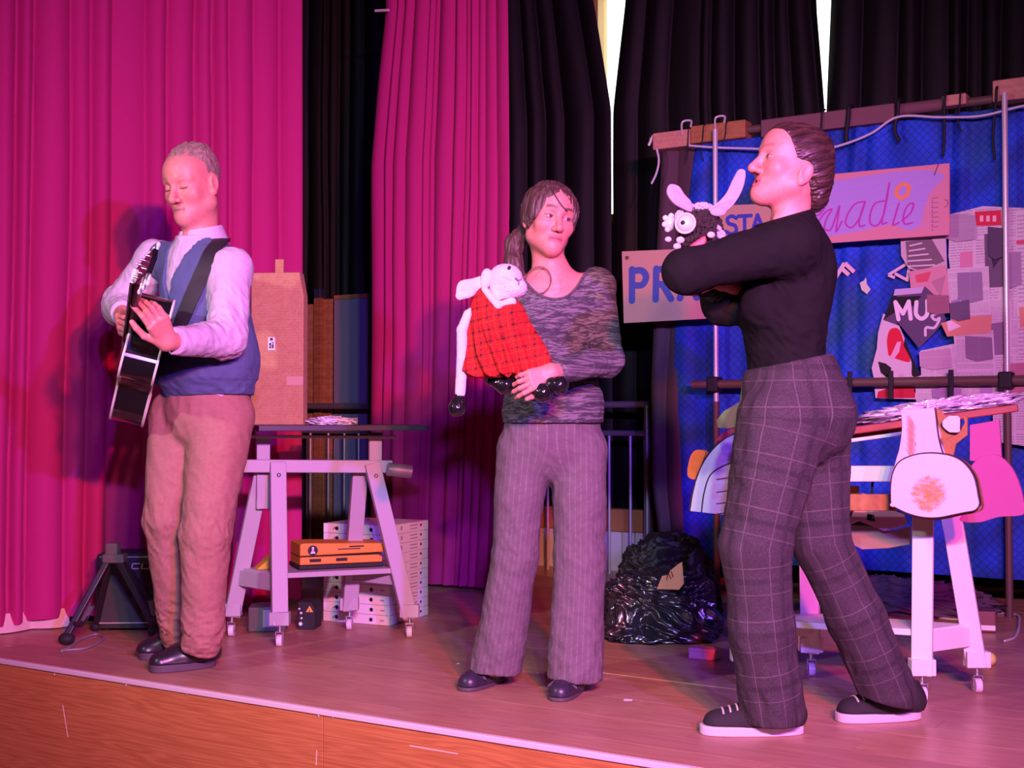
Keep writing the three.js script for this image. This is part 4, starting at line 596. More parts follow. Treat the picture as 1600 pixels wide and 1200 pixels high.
// ---- a second, unlit scooter half behind it, on the right
{
  const w = 1.22, s0 = SP(1550, 800, w), base = { u: s0.u, y: s0.y, w }, t = thing('scooter_panel', 'magenta cardboard scooter half behind the right end of the trestle', 'prop', S(base.u, base.y, w), PSI);
  mat('magentaCard', [0.50, 0.10, 0.30], 0.7);
  board('mudguard', t, base, [[1500, 812], [1505, 780], [1512, 740], [1530, 716], [1556, 710], [1578, 726], [1592, 752], [1600, 782], [1602, 802], [1560, 808], [1530, 816]], w, 0.02, null, null, M.magentaCard, 0.7, 70);
  board('column', t, base, [[1516, 720], [1516, 664], [1562, 656], [1566, 722]], w + 0.015, 0.016, null, null, M.magentaCard);
}
// ---- cut out card masks under the beam
{
  const w = 1.16, s0 = SP(1360, 820, w), base = { u: s0.u, y: s0.y, w }, t = thing('card_mask', 'purple cardboard mask with two dark cut holes under the trestle beam', 'mask', S(base.u, base.y, w), PSI);
  mat('maskCard', [0.60, 0.34, 0.52], 0.75); mat('maskDark', [0.36, 0.24, 0.22], 0.8);
  const Q = pts => pts.map(([x, y]) => { const s = SP(x, y, w); return [s.u - base.u, s.y - base.y]; });
  const face = plate(Q([[1300, 800], [1322, 788], [1345, 772], [1380, 788], [1420, 802], [1424, 818], [1390, 828], [1350, 812], [1330, 820]]), 0.008, 0.002, [Q([[1328, 792], [1338, 786], [1346, 792], [1336, 810], [1324, 806]]), Q([[1362, 800], [1374, 802], [1376, 814], [1360, 812]])]);
  obj('face', face.translate(0, 0, 0.05), M.maskCard, t); obj('hole_backing', plate(Q([[1318, 782], [1384, 786], [1384, 822], [1318, 818]]), 0.004, 0.001).translate(0, 0, 0.035), M.inkBlack, t);
  obj('jaw', plate(Q([[1300, 820], [1330, 822], [1350, 816], [1390, 830], [1424, 822], [1424, 850], [1390, 856], [1350, 858], [1325, 846]]), 0.02, 0.003).translate(0, 0, 0.01), M.maskDark, t);
  obj('side_wing', plate(Q([[1345, 770], [1365, 774], [1415, 768], [1424, 802], [1380, 786]]), 0.01, 0.002).translate(0, 0, 0.0), M.maskCard, t);
  obj('hanger', [rod(V(Q([[1362, 770]])[0][0], Q([[1362, 772]])[0][1], 0), V(Q([[1362, 745]])[0][0], Q([[1362, 735]])[0][1], -0.02), 0.004)], M.tieBlack, t);
  const y = thing('card_plate', 'ochre card plate hanging left of the purple mask', 'card', S(SP(1318, 780, 1.25).u, SP(1318, 780, 1.25).y, 1.25), PSI); obj('plate', plate([[-0.05, -0.012], [0.05, -0.012], [0.052, 0.045], [-0.05, 0.045]], 0.008, 0.002), mat('ochreCard', [0.55, 0.28, 0.05], 0.7), y); 
}
// ---- floor things at the right
{
  const f = (px, py, h = 0.006) => { const q = G(px, py); q.y = h; return q; };
  single('cable', tube([f(1365, 948), f(1400, 955), f(1440, 962), f(1490, 970), f(1530, 968), f(1562, 960), f(1585, 962), f(1592, 978), f(1583, 1000), f(1570, 1004)], 0.0055, 90, 7), M.ropeWhite, 'white cable lying on the floor under the blue backdrop', 'cable');
  const t = thing('junction_box', 'low maroon box with white edge on the floor beside the backdrop pole', 'box', f(1556, 996, 0).add(V(0, 0, -0.16)), -0.3); obj('body', rbox(0.11, 0.085, 0.10, 0.006, 0, 0.0435, 0), mat('maroonBox', [0.20, 0.06, 0.07], 0.5), t); obj('label', rbox(0.085, 0.02, 0.002, 0.0008, 0.01, 0.02, 0.0505), M.paperWhite, t);
  single('ball', ball(0.0235, 0, 0.0235, 0, 1, 1, 1, 24), mat('ballYellow', [0.70, 0.62, 0.16], 0.7), 'small yellow ball on the floor behind the white trestle leg', 'ball', G(1546, 1040));
  const g = crumple(0.34, 0.085, 0.11, 44, 0.22, 80); single('cloth_bundle', g, mat('purpleCloth', [0.10, 0.06, 0.13], 0.85), 'dark purple cloth bundle on the floor below the blue backdrop', 'cloth', G(1440, 975).add(V(0, 0, -0.3)), PSI);
}
// ================================================================== figures: smooth joined fields, meshed on a grid
class Field {
  constructor(k = 0.03) { this.k = k; this.p = []; this.mods = []; }
  cap(a, b, ra, rb, o = {}) { const ab = b.clone().sub(a); const q = { t: 0, a, ab, l2: Math.max(1e-9, ab.lengthSq()), ra, rb, k: o.k ?? this.k, f: o.flat || null, s: o.s || 1, sub: o.sub }; const m = a.clone().add(b).multiplyScalar(0.5); q.c = m; q.R = ab.length() / 2 + Math.max(ra, rb) * Math.max(1, o.s || 1); this.p.push(q); return this; }
  ell(c, r, B, o = {}) { const q = { t: 1, c, r, X: B ? B.X : V(1, 0, 0), Y: B ? B.Y : V(0, 1, 0), Z: B ? B.Z : V(0, 0, 1), k: o.k ?? this.k, sub: o.sub, m: Math.min(...r), R: Math.max(...r) }; this.p.push(q); return this; }
  mod(fn) { this.mods.push(fn); return this; }
  chain(pts, rs, o) { for (let i = 0; i + 1 < pts.length; i++) this.cap(pts[i], pts[i + 1], rs[i], rs[i + 1], o); return this; }
  at(x, y, z) {
    let d = 1e3;
    for (const q of this.p) {
      const lb = Math.hypot(x - q.c.x, y - q.c.y, z - q.c.z) - q.R; if (q.sub ? lb > q.k - d + 0 && lb > q.k && -lb < d - q.k : lb * (q.f ? 0.5 : 1) > d + q.k) continue;
      let e;
      if (q.t === 0) {
        let px = x - q.a.x, py = y - q.a.y, pz = z - q.a.z; let sc = 1;
        if (q.f) { const m = (px * q.f.x + py * q.f.y + pz * q.f.z) * (1 / q.s - 1); px += q.f.x * m; py += q.f.y * m; pz += q.f.z * m; sc = q.s < 1 ? q.s : 1; }
        const t = clamp((px * q.ab.x + py * q.ab.y + pz * q.ab.z) / q.l2);
        e = (Math.hypot(px - q.ab.x * t, py - q.ab.y * t, pz - q.ab.z * t) - lerp(q.ra, q.rb, t)) * (q.f ? lerp(sc, 1, 0.25) : 1);
      } else {
        const dx = x - q.c.x, dy = y - q.c.y, dz = z - q.c.z; const u = (dx * q.X.x + dy * q.X.y + dz * q.X.z) / q.r[0], v = (dx * q.Y.x + dy * q.Y.y + dz * q.Y.z) / q.r[1], w = (dx * q.Z.x + dy * q.Z.y + dz * q.Z.z) / q.r[2];
        const k0 = Math.hypot(u, v, w), k1 = Math.hypot(u / q.r[0], v / q.r[1], w / q.r[2]); e = k1 > 1e-9 ? k0 * (k0 - 1) / k1 : -q.m;
      }
      if (q.sub) { const h = clamp(0.5 - 0.5 * (d + e) / q.k); d = lerp(d, -e, h) + q.k * h * (1 - h); }
      else { const h = clamp(0.5 + 0.5 * (e - d) / q.k); d = lerp(e, d, h) - q.k * h * (1 - h); }
    }
    for (const f of this.mods) d = f(d, x, y, z);
    return d;
  }
}
function surface(fn, lo, hi, h, o = {}) {
  const at = fn.at ? (x, y, z) => fn.at(x, y, z) : fn;
  const nx = Math.ceil((hi.x - lo.x) / h) + 1, ny = Math.ceil((hi.y - lo.y) / h) + 1, nz = Math.ceil((hi.z - lo.z) / h) + 1, nxy = nx * ny;
  const val = new Float32Array(nxy * nz), Bk = 6, slack = (Bk * h) * 0.87 * 1.6 + (o.slack || 0.02);
  for (let k0 = 0; k0 < nz; k0 += Bk) for (let j0 = 0; j0 < ny; j0 += Bk) for (let i0 = 0; i0 < nx; i0 += Bk) {
    const i1 = Math.min(nx, i0 + Bk), j1 = Math.min(ny, j0 + Bk), k1 = Math.min(nz, k0 + Bk);
    const c = at(lo.x + (i0 + i1 - 1) / 2 * h, lo.y + (j0 + j1 - 1) / 2 * h, lo.z + (k0 + k1 - 1) / 2 * h); const skip = Math.abs(c) > slack;
    for (let k = k0; k < k1; k++) for (let j = j0; j < j1; j++) for (let i = i0; i < i1; i++) val[k * nxy + j * nx + i] = skip ? c : at(lo.x + i * h, lo.y + j * h, lo.z + k * h);
  }
  const vid = new Int32Array(nxy * nz).fill(-1), pos = []; const E = [[0, 1], [2, 3], [4, 5], [6, 7], [0, 2], [1, 3], [4, 6], [5, 7], [0, 4], [1, 5], [2, 6], [3, 7]];
  const cv = new Float32Array(8);
  for (let k = 0; k < nz - 1; k++) for (let j = 0; j < ny - 1; j++) for (let i = 0; i < nx - 1; i++) {
    let m = 0; for (let c = 0; c < 8; c++) { cv[c] = val[(k + (c >> 2)) * nxy + (j + ((c >> 1) & 1)) * nx + i + (c & 1)]; if (cv[c] < 0) m |= 1 << c; }
    if (m === 0 || m === 255) continue;
    let n = 0, sx = 0, sy = 0, sz = 0; for (const [a, b] of E) { if ((cv[a] < 0) === (cv[b] < 0)) continue; const t = cv[a] / (cv[a] - cv[b]); sx += lerp(a & 1, b & 1, t); sy += lerp((a >> 1) & 1, (b >> 1) & 1, t); sz += lerp(a >> 2, b >> 2, t); n++; }
    vid[k * nxy + j * nx + i] = pos.length / 3; pos.push(lo.x + (i + sx / n) * h, lo.y + (j + sy / n) * h, lo.z + (k + sz / n) * h);
  }
  const idx = [];
  for (let k = 1; k < nz - 1; k++) for (let j = 1; j < ny - 1; j++) for (let i = 1; i < nx - 1; i++) {
    const a = val[k * nxy + j * nx + i] < 0; const q = (A, B, C, D, f) => { if (A < 0 || B < 0 || C < 0 || D < 0) return; f ? idx.push(A, B, C, A, C, D) : idx.push(A, C, B, A, D, C); }; const id = (x, y, z) => vid[z * nxy + y * nx + x];
    if (a !== val[k * nxy + j * nx + i + 1] < 0) q(id(i, j - 1, k - 1), id(i, j, k - 1), id(i, j, k), id(i, j - 1, k), a);
    if (a !== val[k * nxy + (j + 1) * nx + i] < 0) q(id(i - 1, j, k - 1), id(i - 1, j, k), id(i, j, k), id(i, j, k - 1), a);
    if (a !== val[(k + 1) * nxy + j * nx + i] < 0) q(id(i - 1, j - 1, k), id(i, j - 1, k), id(i, j, k), id(i - 1, j, k), a);
  }
  const nor = new Float32Array(pos.length), e = h * 0.6;
  for (let i = 0; i < pos.length; i += 3) { const [x, y, z] = [pos[i], pos[i + 1], pos[i + 2]]; const gx = at(x + e, y, z) - at(x - e, y, z), gy = at(x, y + e, z) - at(x, y - e, z), gz = at(x, y, z + e) - at(x, y, z - e), l = Math.hypot(gx, gy, gz) || 1; nor[i] = gx / l; nor[i + 1] = gy / l; nor[i + 2] = gz / l; }
  let g = new THREE.BufferGeometry(); g.setAttribute('position', new THREE.Float32BufferAttribute(pos, 3)); g.setAttribute('normal', new THREE.BufferAttribute(nor, 3)); g.setIndex(idx);
  if (o.color) { const c = new Float32Array(pos.length); for (let i = 0; i < pos.length; i += 3) { const q = o.color(pos[i], pos[i + 1], pos[i + 2], nor[i], nor[i + 1], nor[i + 2]); c[i] = q[0]; c[i + 1] = q[1]; c[i + 2] = q[2]; } g.setAttribute('color', new THREE.BufferAttribute(c, 3)); }
  const uvf = o.uv || ((x, y, z) => [x * 0.9 + z * 0.45, y]); const uv = new Float32Array(pos.length / 3 * 2); for (let i = 0; i < pos.length / 3; i++) { const q = uvf(pos[i * 3], pos[i * 3 + 1], pos[i * 3 + 2]); uv[i * 2] = q[0]; uv[i * 2 + 1] = q[1]; } g.setAttribute('uv', new THREE.BufferAttribute(uv, 2));
  if (o.wrap) { g = g.toNonIndexed(); const u = g.attributes.uv; for (let i = 0; i < u.count; i += 3) { const m = Math.max(u.getX(i), u.getX(i + 1), u.getX(i + 2)); for (let q = 0; q < 3; q++) if (m - u.getX(i + q) > o.wrap / 2) u.setX(i + q, u.getX(i + q) + o.wrap); } }
  return g;
}
const boundsOf = (pts, r) => { const lo = V(1e9, 1e9, 1e9), hi = V(-1e9, -1e9, -1e9); for (const p of pts) { lo.min(p); hi.max(p); } return [lo.subScalar(r), hi.addScalar(r)]; };
function frame(yaw, pitch, roll = 0) { const y = yaw * Math.PI / 180, p = pitch * Math.PI / 180, r = roll * Math.PI / 180; const Z = V(Math.sin(y) * Math.cos(p), Math.sin(p), Math.cos(y) * Math.cos(p)); let X = V(0, 1, 0).cross(Z).normalize(), Y = Z.clone().cross(X).normalize(); const c = Math.cos(r), s = Math.sin(r); const X2 = X.clone().multiplyScalar(c).addScaledVector(Y, s), Y2 = Y.clone().multiplyScalar(c).addScaledVector(X, -s); return { X: X2, Y: Y2, Z }; }
const inFrame = (C, B, s) => { const f = (x, y, z) => C.clone().addScaledVector(B.X, x * s).addScaledVector(B.Y, y * s).addScaledVector(B.Z, z * s); f.inv = (x, y, z) => { const dx = x - C.x, dy = y - C.y, dz = z - C.z; return [(dx * B.X.x + dy * B.X.y + dz * B.X.z) / s, (dx * B.Y.x + dy * B.Y.y + dz * B.Y.z) / s, (dx * B.Z.x + dy * B.Z.y + dz * B.Z.z) / s]; }; return f; };
// a head in its own frame: face along +z, up +y, origin between the ears
function headField(T, B, s, o = {}) {
  const f = new Field(0.02 * s), e = (x, y, z, rx, ry, rz, q) => f.ell(T(x, y, z), [rx * s, ry * s, rz * s], B, q && { ...q, k: q.k * s }), c = (a, b, ra, rb, k, q) => f.cap(T(...a), T(...b), ra * s, rb * s, { k: k * s, ...q });
  const jw = o.jaw || 1, ck = o.cheek || 1;
  e(0, 0.042, -0.014, 0.074, 0.084, 0.096); e(0, -0.018, 0.026, 0.062, 0.09, 0.064, { k: 0.03 }); e(0, 0.05, 0.045, 0.06, 0.055, 0.05, { k: 0.03 });
  for (const m of [-1, 1]) { c([0, -0.088, 0.062], [m * 0.046 * jw, -0.058, 0.004], 0.026, 0.027, 0.035); e(m * 0.04, -0.024, 0.062, 0.022 * ck, 0.02, 0.018, { k: 0.03 }); c([m * 0.012, 0.027, 0.087], [m * 0.045, 0.025, 0.068], 0.009, 0.008, 0.018); }
  e(0, -0.1, 0.074, 0.02 * jw, 0.016, 0.016, { k: 0.022 });
  for (const m of [-1, 1]) e(m * 0.031, 0.004, 0.103, 0.019, 0.013, 0.02, { k: 0.014, sub: true });
  const ns = o.nose || 1;
  c([0, 0.02, 0.085], [0, -0.03, 0.104 + 0.008 * ns], 0.007, 0.0115, 0.014); e(0, -0.036, 0.107 + 0.006 * ns, 0.0115, 0.010, 0.010, { k: 0.008 });
  for (const m of [-1, 1]) { e(m * 0.0125, -0.038, 0.097, 0.0085, 0.008, 0.010, { k: 0.008 }); e(m * 0.031, 0.004, 0.0785, 0.0155, 0.0115, 0.0115, { k: 0.005 }); }
  const mo = o.mouthOpen || 0;
  e(0, -0.062 + mo * 0.3, 0.0755 + mo * 0.9, 0.025 * (1 - mo * 15), 0.0058, 0.012, { k: 0.008 }); e(0, -0.0735 - mo, 0.0745 + mo * 0.9, 0.022 * (1 - mo * 12), 0.0066, 0.012, { k: 0.008 });
  if (mo) e(0, -0.068 - mo * 0.4, 0.095, 0.011, 0.004 + mo * 0.5, 0.016, { k: 0.004, sub: true }); else for (const m of [-1, 1]) c([0, -0.0675, 0.0872], [m * 0.025, -0.0675, 0.083], 0.0022, 0.0006, 0.004, { sub: true });
  for (const m of [-1, 1]) { const EB = { X: B.X, Y: B.Y.clone().addScaledVector(B.Z, -0.25).normalize(), Z: B.Z.clone().addScaledVector(B.Y, 0.25).normalize() }; const eY = o.earY || 0; f.ell(T(m * 0.077, eY - 0.002, -0.012), [0.009 * s, 0.032 * s, 0.02 * s], EB, { k: 0.008 * s }); f.ell(T(m * 0.086, eY + 0.002, -0.008), [0.006 * s, 0.02 * s, 0.011 * s], EB, { k: 0.005 * s, sub: true }); f.ell(T(m * 0.077, eY - 0.028, -0.004), [0.007 * s, 0.011 * s, 0.01 * s], EB, { k: 0.006 * s }); }
  return f;
}
// colours of skin: lips, brows, lids and eyes
function faceColour(T, o) {
  return (x, y, z) => {
    const [a, b, c] = T.inv(x, y, z); let q = o.skin.slice(); const mix = (t, k) => { q = q.map((v, i) => lerp(v, t[i], k)); };
    const n = N3(a * 60, b * 60, c * 60) * 0.06; q = q.map(v => v * (1 + n));
    if (c > 0.03) {
      mix(o.flush, 0.5 * Math.exp(-((Math.abs(a) - 0.042) ** 2) / 0.0004 - ((b + 0.03) ** 2) / 0.0005)); mix(o.flush, 0.45 * Math.exp(-(a * a) / 0.00012 - ((b + 0.034) ** 2) / 0.0002));
      const lip = sstep(0.0135 + (o.mouthOpen || 0), 0.009, Math.abs(b + 0.068 + (o.mouthOpen || 0) * 0.4)) * sstep(0.027, 0.021, Math.abs(a)) * sstep(0.06, 0.07, c); mix(o.lips, lip * 0.8);
      mix([0.12, 0.02, 0.03], sstep(0.0026, 0.001, Math.abs(b + 0.0675)) * sstep(0.026, 0.021, Math.abs(a)) * sstep(0.06, 0.07, c) * 0.75);
      const ax = Math.abs(a), by = 0.029 + 0.006 * Math.sin(clamp((ax - 0.012) / 0.036) * Math.PI * 0.8) ; mix(o.brow, sstep(0.0068, 0.0032, Math.abs(b - by)) * sstep(0.009, 0.015, ax) * sstep(0.052, 0.042, ax) * o.browK * sstep(0.045, 0.055, c));
      const ex = ax - 0.031, ey = b - 0.003;
      if (o.eyesClosed) mix(o.lash, sstep(0.0030, 0.001, Math.abs(b + 0.0035 - 6 * ex * ex)) * sstep(0.018, 0.013, Math.abs(ex)) * 0.85);
      else { const open = sstep(0.0012, -0.0006, Math.hypot(ex / 0.0150, ey / 0.0048) * 0.005 - 0.005); mix([0.42, 0.36, 0.35], open); const gx = (a < 0 ? a + 0.031 : a - 0.031) - (o.gaze || 0), r = Math.hypot(gx, ey); mix(o.iris || [0.05, 0.035, 0.03], open * sstep(0.0068, 0.0052, r)); mix(o.lash, sstep(0.0022, 0.0008, Math.abs(b - 0.0078 + 14 * ex * ex)) * sstep(0.019, 0.014, Math.abs(ex)) * 0.9); mix(o.lash, sstep(0.0016, 0.0005, Math.abs(b + 0.0025 - 10 * ex * ex)) * sstep(0.017, 0.012, Math.abs(ex)) * 0.45); }
    }
    return q;
  };
}
// a hand: palm and five fingers; dir points along the fingers, palm is the side they close towards, thumb +1/-1 along dir x palm
function handField(f, w, dir, palm, o = {}) {
  const s = o.s || 1; dir = dir.clone().normalize(); palm = palm.clone().addScaledVector(dir, -palm.dot(dir)).normalize(); const sd = dir.clone().cross(palm).normalize().multiplyScalar(o.thumb || 1);
  const at = (a, b, c) => w.clone().addScaledVector(dir, a * s).addScaledVector(sd, b * s).addScaledVector(palm, c * s);
  const offs = [0.030, 0.0105, -0.0095, -0.028], len = [[0.042, 0.026, 0.02], [0.046, 0.03, 0.021], [0.043, 0.028, 0.02], [0.034, 0.021, 0.018]], curl = o.curl || [0.4, 0.45, 0.5, 0.55];
  for (let i = 0; i < 4; i++) {
    const kn = at(0.088 - 0.004 * Math.abs(i - 1), offs[i], 0); f.cap(at(0.0, offs[i] * 0.55, 0), kn, 0.0145 * s, 0.0115 * s, { k: 0.014 * s });
    let p = kn, a = 0; const sp = (o.spread || 0.05) * (1.3 - i); len[i].forEach((l, j) => { a += curl[i] * [0.8, 1.15, 0.75][j]; const dv = dir.clone().multiplyScalar(Math.cos(a)).addScaledVector(palm, Math.sin(a)).addScaledVector(sd, sp * Math.cos(a)).normalize(); const q = p.clone().addScaledVector(dv, l * s); f.cap(p, q, (0.0095 - 0.0008 * j) * s * (i === 3 ? 0.88 : 1), (0.0090 - 0.0011 * j) * s * (i === 3 ? 0.88 : 1), { k: 0.0028 * s }); p = q; });
  }
  const tb = at(0.022, 0.026, 0.006), td = o.thumbDir || [0.62, 0.62, 0.45]; const t1 = at(0.022 + 0.045 * td[0], 0.026 + 0.045 * td[1], 0.006 + 0.045 * td[2]), t2 = at(0.022 + 0.045 * td[0] + 0.032 * (td[0] + 0.25), 0.026 + 0.045 * td[1] + 0.032 * (td[1] - 0.35), 0.006 + 0.045 * td[2] + 0.032 * (td[2] + 0.1)), t3 = t2.clone().addScaledVector(dir, 0.020 * s).addScaledVector(palm, 0.010 * s);
  f.cap(tb, t1, 0.0150 * s, 0.0115 * s, { k: 0.012 * s }); f.cap(t1, t2, 0.0108 * s, 0.0098 * s, { k: 0.003 * s }); f.cap(t2, t3, 0.0098 * s, 0.0085 * s, { k: 0.003 * s });
  return [w, at(0.2, 0, 0), at(0.1, 0.1, 0), at(0.1, -0.06, 0), at(0.08, 0, 0.12)];
}
// distance along and angle around the nearest limb, for woven patterns
function limbUV(chains, ref, circ) { const segs = []; for (const c of chains) { let v = 0; for (let i = 0; i + 1 < c.length; i++) { const d = c[i + 1].clone().sub(c[i]); segs.push({ a: c[i], d, l: d.length(), v, ch: c }); v += d.length(); } }
  return (x, y, z) => { const p = V(x, y, z); let best = null, bd = 1e9; for (const s of segs) { const t = clamp(p.clone().sub(s.a).dot(s.d) / (s.l * s.l)); const q = s.a.clone().addScaledVector(s.d, t), e = q.distanceTo(p); if (e < bd) { bd = e; best = { s, t, q }; } }
    const ax = best.s.d.clone().normalize(), r = ref.clone().addScaledVector(ax, -ref.dot(ax)).normalize(), u = ax.clone().cross(r); const w = p.sub(best.q); const ang = (Math.atan2(w.dot(u), w.dot(r)) / (2 * Math.PI) + 1) % 1; return [ang * circ, best.s.v + best.t * best.s.l]; }; }
function rayHit(fld, px, py, d0, d1, off = 0) { const r = ray(px, py); let d = d0; for (let i = 0; i < 200 && d < d1; i++) { const q = V(0, CAMY, 0).addScaledVector(r, d), v = fld.at(q.x, q.y, q.z) - off; if (v < 0.0005) return q; d += Math.max(0.001, v * 0.7); } return V(0, CAMY, 0).addScaledVector(r, d1); }
function gradient(fld, p, e = 0.004) { return V(fld.at(p.x + e, p.y, p.z) - fld.at(p.x - e, p.y, p.z), fld.at(p.x, p.y + e, p.z) - fld.at(p.x, p.y - e, p.z), fld.at(p.x, p.y, p.z + e) - fld.at(p.x, p.y, p.z - e)).normalize(); }
function ribbon(pts, nors, width, t = 0.004) { const c = new THREE.CatmullRomCurve3(pts), nc = new THREE.CatmullRomCurve3(nors); const n = 60, pos = [], idx = []; for (let i = 0; i <= n; i++) { const p = c.getPoint(i / n), T = c.getTangent(i / n), N = nc.getPoint(i / n).normalize(); const s = T.clone().cross(N).normalize(); for (const [a, b] of [[-1, 1], [1, 1], [1, -1], [-1, -1]]) { const q = p.clone().addScaledVector(s, a * width / 2).addScaledVector(N, b * t / 2); pos.push(q.x, q.y, q.z); } }
  for (let i = 0; i < n; i++) for (let k = 0; k < 4; k++) { const a = i * 4 + k, b = i * 4 + (k + 1) % 4, d = a + 4, e = b + 4; idx.push(a, e, b, a, d, e); } idx.push(0, 1, 2, 0, 2, 3); const z = n * 4; idx.push(z, z + 2, z + 1, z, z + 3, z + 2);
  const g = new THREE.BufferGeometry(); g.setAttribute('position', new THREE.Float32BufferAttribute(pos, 3)); g.setIndex(idx); const q = g.toNonIndexed(); q.computeVertexNormals(); q.setAttribute('uv', new THREE.BufferAttribute(new Float32Array(q.attributes.position.count * 2), 2)); return q; }
const folds = (x, y, z, f, s) => 0.6 * N3(x * f + s, y * f * 0.55, z * f) + 0.4 * (1 - 2 * Math.abs(N3(x * f * 1.7 - s, y * f * 1.5 + x * f, z * f * 1.7)));
// shoe: a foot shape from heel to toe with a sole of its own
function shoeParts(heel, toe, w, h, o = {}) {
  const d = toe.clone().sub(heel).setY(0), L = d.length(); d.normalize(); const sd = V(0, 1, 0).cross(d).normalize(); const at = (a, b, y) => heel.clone().setY(0).addScaledVector(d, a * L).addScaledVector(sd, b).setY(y);
  const up = new Field(0.03); up.cap(at(0.13, 0, h * 0.55), at(0.5, 0, h * 0.45), w * 0.42, w * 0.46, { k: 0.03 }); up.cap(at(0.5, 0, h * 0.40), at(0.87, 0, h * 0.26), w * 0.48, w * 0.40, { k: 0.03 }); up.cap(at(0.16, 0, h * 0.5), at(0.2, 0, h * 1.15), w * 0.38, w * 0.36, { k: 0.03 });
  const so = o.sole || 0.02; up.mod((d0, x, y, z) => Math.max(d0, so - y, y - h * (o.top || 1.2)));
  const pts = [at(-0.05, -w, 0), at(1.05, w, h * 1.4)]; const [lo, hi] = boundsOf([...pts, at(0, w, 0), at(1, -w, 0)], 0.02); const upper = surface(up, lo, hi, 0.005);
  const out = []; const N = 40; for (let i = 0; i < N; i++) { const a = i / N * Math.PI * 2, cx = Math.cos(a), sy = Math.sin(a); const l = cx > 0 ? 0.545 : 0.49; out.push([(0.5 + l * Math.sign(cx) * Math.pow(Math.abs(cx), 0.75)) * L + 0.0, Math.sign(sy) * Math.pow(Math.abs(sy), 0.8) * w * (0.44 + 0.09 * cx)]); }
  const m = new THREE.Matrix4().makeBasis(d, sd, d.clone().cross(sd)); let g = plate(out, so, 0.004).applyMatrix4(m); g.translate(heel.x, so / 2, heel.z); return { upper, sole: g, at, L };
}
